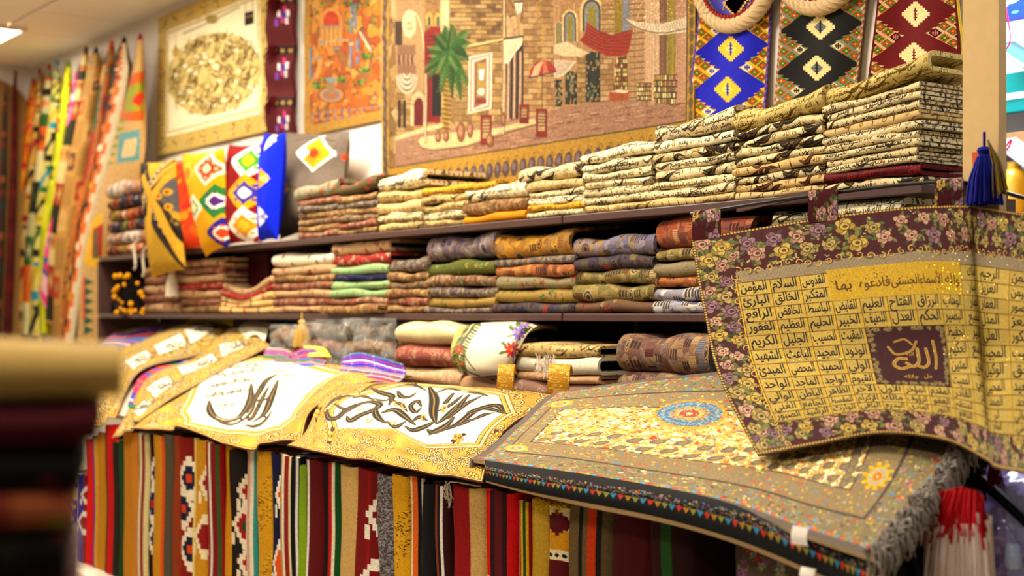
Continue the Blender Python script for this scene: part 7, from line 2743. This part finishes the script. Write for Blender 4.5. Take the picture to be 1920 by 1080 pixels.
# ------------------------------------------------------------------ right-hand end: tassels, bags and the neighbouring stall
navym = mat('navy_thread', '#141a78', bump=.4, scale=300)
e = tassel('dark blue tassel with gold strands hanging on the cream post', 1846, 258, 386, -.425, .038, navym, cord=navym, n=60)
m = MB()
q = rn(301)
a, b = onY(1852, 262, -.44), onY(1872, 362, -.44)
for k in range(22):
    p1 = b + (q.uniform(-.012, .02), q.uniform(-.01, .01), q.uniform(-.01, .01))
    m.tube([a, a + (p1 - a) * .5 + (.006, 0, .006), p1], .0014, 4)
m.build('gold_strand', mat('old_gold_thread', '#6a5418', rough=.5), e)
t = MB()
P = surf(pts([[(1822, 286, -.43), (1824, 312, -.43)], [(1838, 284, -.43), (1842, 306, -.43)]]), 4, 4)
cloth(t, P, .001, flip=True)
tag(t.build('price_ticket', mat('orange_ticket', '#c8562c', rough=.6, bump=0)), 'small orange paper ticket beside the blue tassel', 'ticket')

# red and white shaggy tassel at the counter end
e = empty('shaggy_tassel', onY(1798, 1080, -.86), 'big shaggy red and white tassel hanging at the end of the counter', 'tassel')
rm, wm = mat('scarlet_wool', '#a80c14', bump=.5), mat('white_wool', '#d8c4bc', bump=.4)
m, m2 = MB(), MB()
for k in range(260):
    x = q.uniform(1752, 1840)
    p0 = onY(x + q.uniform(-4, 4), 925 + q.uniform(-12, 20) + abs(x - 1800) * .2, -.86 + q.uniform(-.02, .02))
    L = q.uniform(.05, .085)
    s = (x - 1798) / 44
    p1 = p0 + (s * .012, -.012, -L * .5)
    p2 = p0 + (s * .022, -.014 + q.uniform(-.01, .01), -L)
    m.tube([p0, p1, p2], [.004, .004, .0025], 4)
    m2.tube([p2 + (0, .004, .02), p2 + (s * .008, q.uniform(-.006, .006), -.06), p2 + (s * .012, q.uniform(-.01, .01), -.17)], [.003, .004, .003], 4)
m.build('red_wool', rm, e)
m2.build('white_wool', wm, e)
# deep red tuft under the lettered hanging's right part
m = MB()
for k in range(60):
    p = onY(1862 + q.uniform(-6, 8), 862 + q.uniform(-4, 8), -.645)
    d = np.array([q.uniform(-.3, .3), q.uniform(-.3, .2), -1.0])
    m.tube([p, p + d * .02, p + d * q.uniform(.035, .05)], [.002, .002, .001], 4)
tag(m.build('red_tuft', mat('dark_red_thread', '#5a0810', bump=.4)), 'dark red tuft hanging below the lower edge of the lettered hanging', 'tuft')

# under the overhanging carpets: blue striped bag and flowered plastic
def d_bluebag(c):
    c.a[:] = hx('#0e1a58')
    c.rect(1290, 990, 1312, 1060, '#a82a2c')
    c.rect(1296, 990, 1304, 1060, '#4a8ab0')
    c.rect(1330, 990, 1336, 1060, '#c8962c')
    for k in range(40):
        c.ell(1340 + (k * 37 % 40), 995 + k * 1.6, 5, 4, ['#1c2f80', '#060a2c'][k % 2])
    c.rect(1290, 1034, 1380, 1042, '#a8141c')
    c.rect(1290, 1042, 1380, 1090, '#7a641c')


o = puff('striped_bag', [(1298, 985), (1376, 1000), (1378, 1110), (1300, 1110)], -.90, .03, 200, 240, '#0e1a58', d_bluebag, 71)
tag(o, 'dark blue bag with red edging, under the overhanging carpets', 'bag')


def d_flowerbag(c):
    c.a[:] = hx('#5a4a44')
    q = rn(305)
    for k in range(46):
        c.rose(q.uniform(1376, 1530), q.uniform(1005, 1090), q.uniform(5, 11), [['#a82a34', '#c85a5c', '#4a1418'], ['#8a8a7c', '#a8a090', '#4a4a3c'], ['#7a4a6a', '#9a6a8a', '#3a2434']][k % 3], k, ['#4a5a34', '#6a7a44'])


o = puff('flowered_bag', [(1380, 1004), (1545, 1030), (1545, 1130), (1382, 1130)], -.96, .04, 320, 200, '#5a4a44', d_flowerbag, 72, key='flowered_bag_print')
tag(o, 'dusky flowered bag in clear wrapping, under the overhanging carpets', 'bag')

# purple crinkled plastic bag and its dark rail at the far right corner
purm = mat('purple_plastic', '#8a78b8', rough=.15, spec=.7, bump=.8, scale=40, sheen=0, alpha=.75, var=.2)
n = 26
s = np.linspace(-1, 1, n)
S, T = np.meshgrid(s, s, indexing='ij')
a, b = onY(1852, 900, -.52), onY(2040, 900, -.52)
w = wob((n, n), 310, 11) * .022 + wob((n, n), 311, 20) * .01
zc = [onY(1900, y, -.52)[2] for y in (888, 1120)]
P = np.stack([a[0] + (b[0] - a[0]) * (S + 1) / 2, -.52 - .07 * ((1 - S ** 4) * (1 - T ** 4)) ** .5 + w, zc[0] + (zc[1] - zc[0]) * (T + 1) / 2 - .02 * S], -1)
Q = P.copy()
Q[..., 1] = -.50 + .05 * ((1 - S ** 4) * (1 - T ** 4)) ** .5
tag(MB().grid(P).grid(Q, flip=True).build('plastic_bag', purm), 'crinkled purple plastic bag at the bottom right corner', 'bag')
P = [onY(x, y, -.63) for x, y in ((1838, 898), (1880, 936), (1960, 1010))]
tag(MB().tube(np.array([P[0], P[0] * .5 + P[1] * .5, P[1], P[2]]), .012, 8).build('dark_rail', mat('dark_metal_rail', '#1c1a22', rough=.3, metal=.5, bump=0, sheen=0)), 'dark sloping metal rail in front of the purple plastic bag', 'rail')
e = empty('pale_jar', onY(1900, 1062, -.60), 'small pale blue round lidded jar at the bottom right corner', 'jar')
p = onY(1900, 1066, -.62)
jm = mat('pale_blue_plastic', '#a8b4d8', rough=.3, spec=.5, bump=0, sheen=0)
MB().lathe([(.0005, 0), (.013, 0), (.016, .006), (.016, .030), (.013, .034)], p, 18).build('jar_body', jm, e)
MB().lathe([(.0145, .033), (.0145, .043), (.012, .046), (.0005, .046)], p, 18).build('jar_lid', jm, e)

# ---- neighbouring stall seen past the post
YN = .90
st = empty('stall_shelving', (-2.4, YN, 0), 'white shelving of the neighbouring stall past the cream post', 'shelving')
lit = mat('stall_white', '#eef0f6', rough=.4, bump=0, sheen=0, var=0)
teal = mat('teal_panel', '#0f8a8c', rough=.4, bump=.02, sheen=0)
oak = mat('stall_oak', '#9a7048', rough=.5, bump=.1, scale=50, sheen=0)
zpx = lambda y: onY(1896, y, YN)[2]
x0, x1 = -3.3, -1.9
MB().box((x0, YN + .30, .2), (x1, YN + .32, 2.9)).build('back_panel', lit, st)
for y_, th, mt in ((134, .02, lit), (250, .05, oak), (400, .03, oak), (560, .03, lit)):
    z = zpx(y_)
    rbox('shelf_board', (x0, YN - .02, z - th), (x1, YN + .30, z), mt, st)
rbox('teal_front', (x0, YN - .03, zpx(214)), (x1, YN - .005, zpx(140)), teal, st)
rbox('light_strip', (x0, YN - .034, zpx(190)), (x1, YN - .028, zpx(178)), lit, st, bev=.001)
for x in (x0, x1):
    rbox('side_panel', (x - .02, YN - .02, .2), (x, YN + .32, 2.9), lit, st)
fl_ = tag(MB().box((-9.6, 2.45, 0), (2.5, 2.5, CEIL)).build('wall_far', wallm), 'far wall behind the neighbouring stall', kind='structure')


def d_sign(c):
    def raw(c):
        c.a[:] = hx('#0a3aa8')
        c.rect(0, 0, c.w, 10, '#e0e8f0')
        q = rn(320)
        for k in range(26):
            c.ell(q.uniform(0, c.w), q.uniform(20, c.h - 10), q.uniform(3, 12), q.uniform(3, 8), ['#dfe8f2', '#5a8ad0', '#08205c'][k % 3], .9)
        c.ell(c.w * .5, c.h * .45, 40, 22, '#e8eef6')
        c.ell(c.w * .5, c.h * .45, 26, 12, '#2a62c0')
    rawcv(c, raw)


a = np.array([[(x, YN - .05, z) for z in (zpx(-20), zpx(12), zpx(48))] for x in (-2.80, -2.62, -2.4)])
o, _ = sheet('blue_box', a, 6, 6, 240, 120, '#0a3aa8', d_sign, thick=.05, flip=False)
tag(o, 'blue and white printed box high on the neighbouring stall', 'box')
bookm, pagem = mat('teal_book_cover', '#1c6a78', rough=.4, bump=0, sheen=0), mat('book_pages', '#d8d4cc', rough=.7, bump=.1, sheen=0)
redc = mat('red_cord_thin', '#b8143c', bump=.2)
for k, (xa, ya, lb) in enumerate(((1882, 92, 'open edged teal booklet hanging by a red cord, upper of two'), (1884, 276, 'pale booklet hanging by a cord over the yellow goods, lower of two'))):
    p = onY(xa, ya, YN - .12)
    e = empty('booklet', p, lb, 'booklet', 'booklets hanging at the neighbouring stall')
    d = np.array([.075, 0, -.055])
    v = np.array([0, .10, .02])
    mm = MB()
    for off, mt_ in ((0, 0), (-.016, 0)):
        o0 = p + (0, 0, off)
        P = np.array([[o0 - d * .4, o0 - d * .4 + v], [o0 + d, o0 + d + v]])
        cloth(mm, P, .003)
    mm.build('cover', bookm if k == 0 else mat('pale_book_cover', '#8a9ab8', rough=.4, bump=0, sheen=0), e)
    mm = MB()
    o0 = p + (0, 0, -.003)
    cloth(mm, np.array([[o0 - d * .37, o0 - d * .37 + v], [o0 + d * .97, o0 + d * .97 + v]]), .011)
    mm.build('pages', pagem, e)
    top = p + (.0, -.01, .19 if k == 0 else .05)
    MB().tube(cr([top, top + (.012, 0, -.06), p + (.03, -.01, .02), p + (-.01, -.01, -.02)], 14), .003, 5).build('cord', redc, e)
# yellow goods on the lower shelf
for k in range(3):
    p = np.array([-2.78 + k * .11, YN + .02, zpx(400) + .001])
    a_ = np.linspace(0, 1, 6)
    o = MB().lathe([(.0005, 0), (.042, 0), (.047, .02), (.047, .10), (.036, .13), (.02, .14), (.02, .16), (.0005, .16)], p, 16).build('yellow_jar', mat('yellow_goods', '#d8a01c', rough=.35, spec=.5, bump=.1, sheen=0))
    tag(o, ['first', 'second', 'third'][k] + ' golden yellow jar from the post on the neighbouring stall', 'jar', 'yellow jars on the neighbouring stall')
for k, (xa, w_, h_, cl, lb) in enumerate(((-2.83, .12, .15, '#c8ccd8', 'pale grey carton on the low shelf of the neighbouring stall'), (-2.69, .14, .12, '#6a78c0', 'lavender blue carton on the low shelf of the neighbouring stall'))):
    z = zpx(560)
    rbox('carton', (xa, YN, z + .001), (xa + w_, YN + .12, z + h_), mat('carton_%d' % k, cl, rough=.5, bump=0, sheen=0))
    tag(bpy.data.objects['carton' if k == 0 else 'carton.001'], lb, 'carton')
# ------------------------------------------------------------------ pile of thick folded kilims close to the viewer at the left
ang = math.pi / 2 - A
LAY = [('near_dark', .052, -.324, 'dark banded folded kilim, bottom of the near pile'), ('red_glitter', .040, -.320, 'dark red folded kilim, second up in the near pile'), ('near_dark', .036, -.324, 'dark banded folded kilim, third up in the near pile'),
       ('kilim_roll', .026, -.320, 'orange and cream banded folded kilim in the near pile'), ('near_dark', .036, -.314, 'dark folded kilim under the wine red one in the near pile'), ('wine', .030, -.302, 'wine red folded kilim, second from the top of the near pile'), ('beige_plain', .044, -.284, 'beige folded blanket with an ochre stripe on top of the near pile')]
FAB['beige_plain'] = lambda: mat('beige_plain', img=f_stripes([(40, '#b89a5c'), (2, '#a87c14'), (3, '#8a6410'), (7, '#b8975a'), (3, '#5a4632'), (26, '#b59658')], 330, 512, 128, True))
FAB['near_dark'] = lambda: mat('near_dark', img=f_kstripe(331, '#120d0c', ['#1a1210', '#3a1410', '#0e0b0c', '#5a1a14', '#18100e', '#201c10']))
z = 1.215
P0 = EYE + DV * 1.04 + RV * -.284
ang += .27
XR0 = -.284
for k, (f, h, xr, lb) in enumerate(LAY):
    o = fold_cover('folded_blanket', fab(f), -.72, xr, 0, h * .96, .26, 0, 400 + k, nx=14, amp=.002, tr=.40, uvoff=(.02 if f == 'beige_plain' else .3 * k, 0))
    c = np.array([(-.72 + xr) / 2 - XR0, 0, 0])
    R = np.array([[math.cos(ang), -math.sin(ang), 0], [math.sin(ang), math.cos(ang), 0], [0, 0, 1]])
    o.location = np.array([P0[0], P0[1], 0]) + R @ c + (0, 0, z)
    o.rotation_euler = (0, 0, ang)
    tag(o, lb, 'blanket', 'thick folded kilims of the near pile')
    z += h
st = empty('display_stand', (P0[0], P0[1], 0), 'dark wooden stand under the near pile of kilims', 'stand')
st.rotation_euler = (0, 0, ang)
dw = mat('dark_stand_wood', '#241712', rough=.5, bump=.1, scale=50, sheen=0)
for nm, lo, hi in (('stand_top', (-.43, -.01, 1.18), (-.085, .29, 1.213)), ('leg', (-.42, 0, 0), (-.38, .04, 1.18)), ('leg', (-.14, 0, 0), (-.10, .04, 1.18)), ('leg', (-.42, .24, 0), (-.38, .28, 1.18)), ('leg', (-.14, .24, 0), (-.10, .28, 1.18)), ('shelf', (-.41, .02, .3), (-.11, .26, .32))):
    o = rbox(nm, lo, hi, dw)
    o.parent = st
bpy.data.objects.remove(_FO)
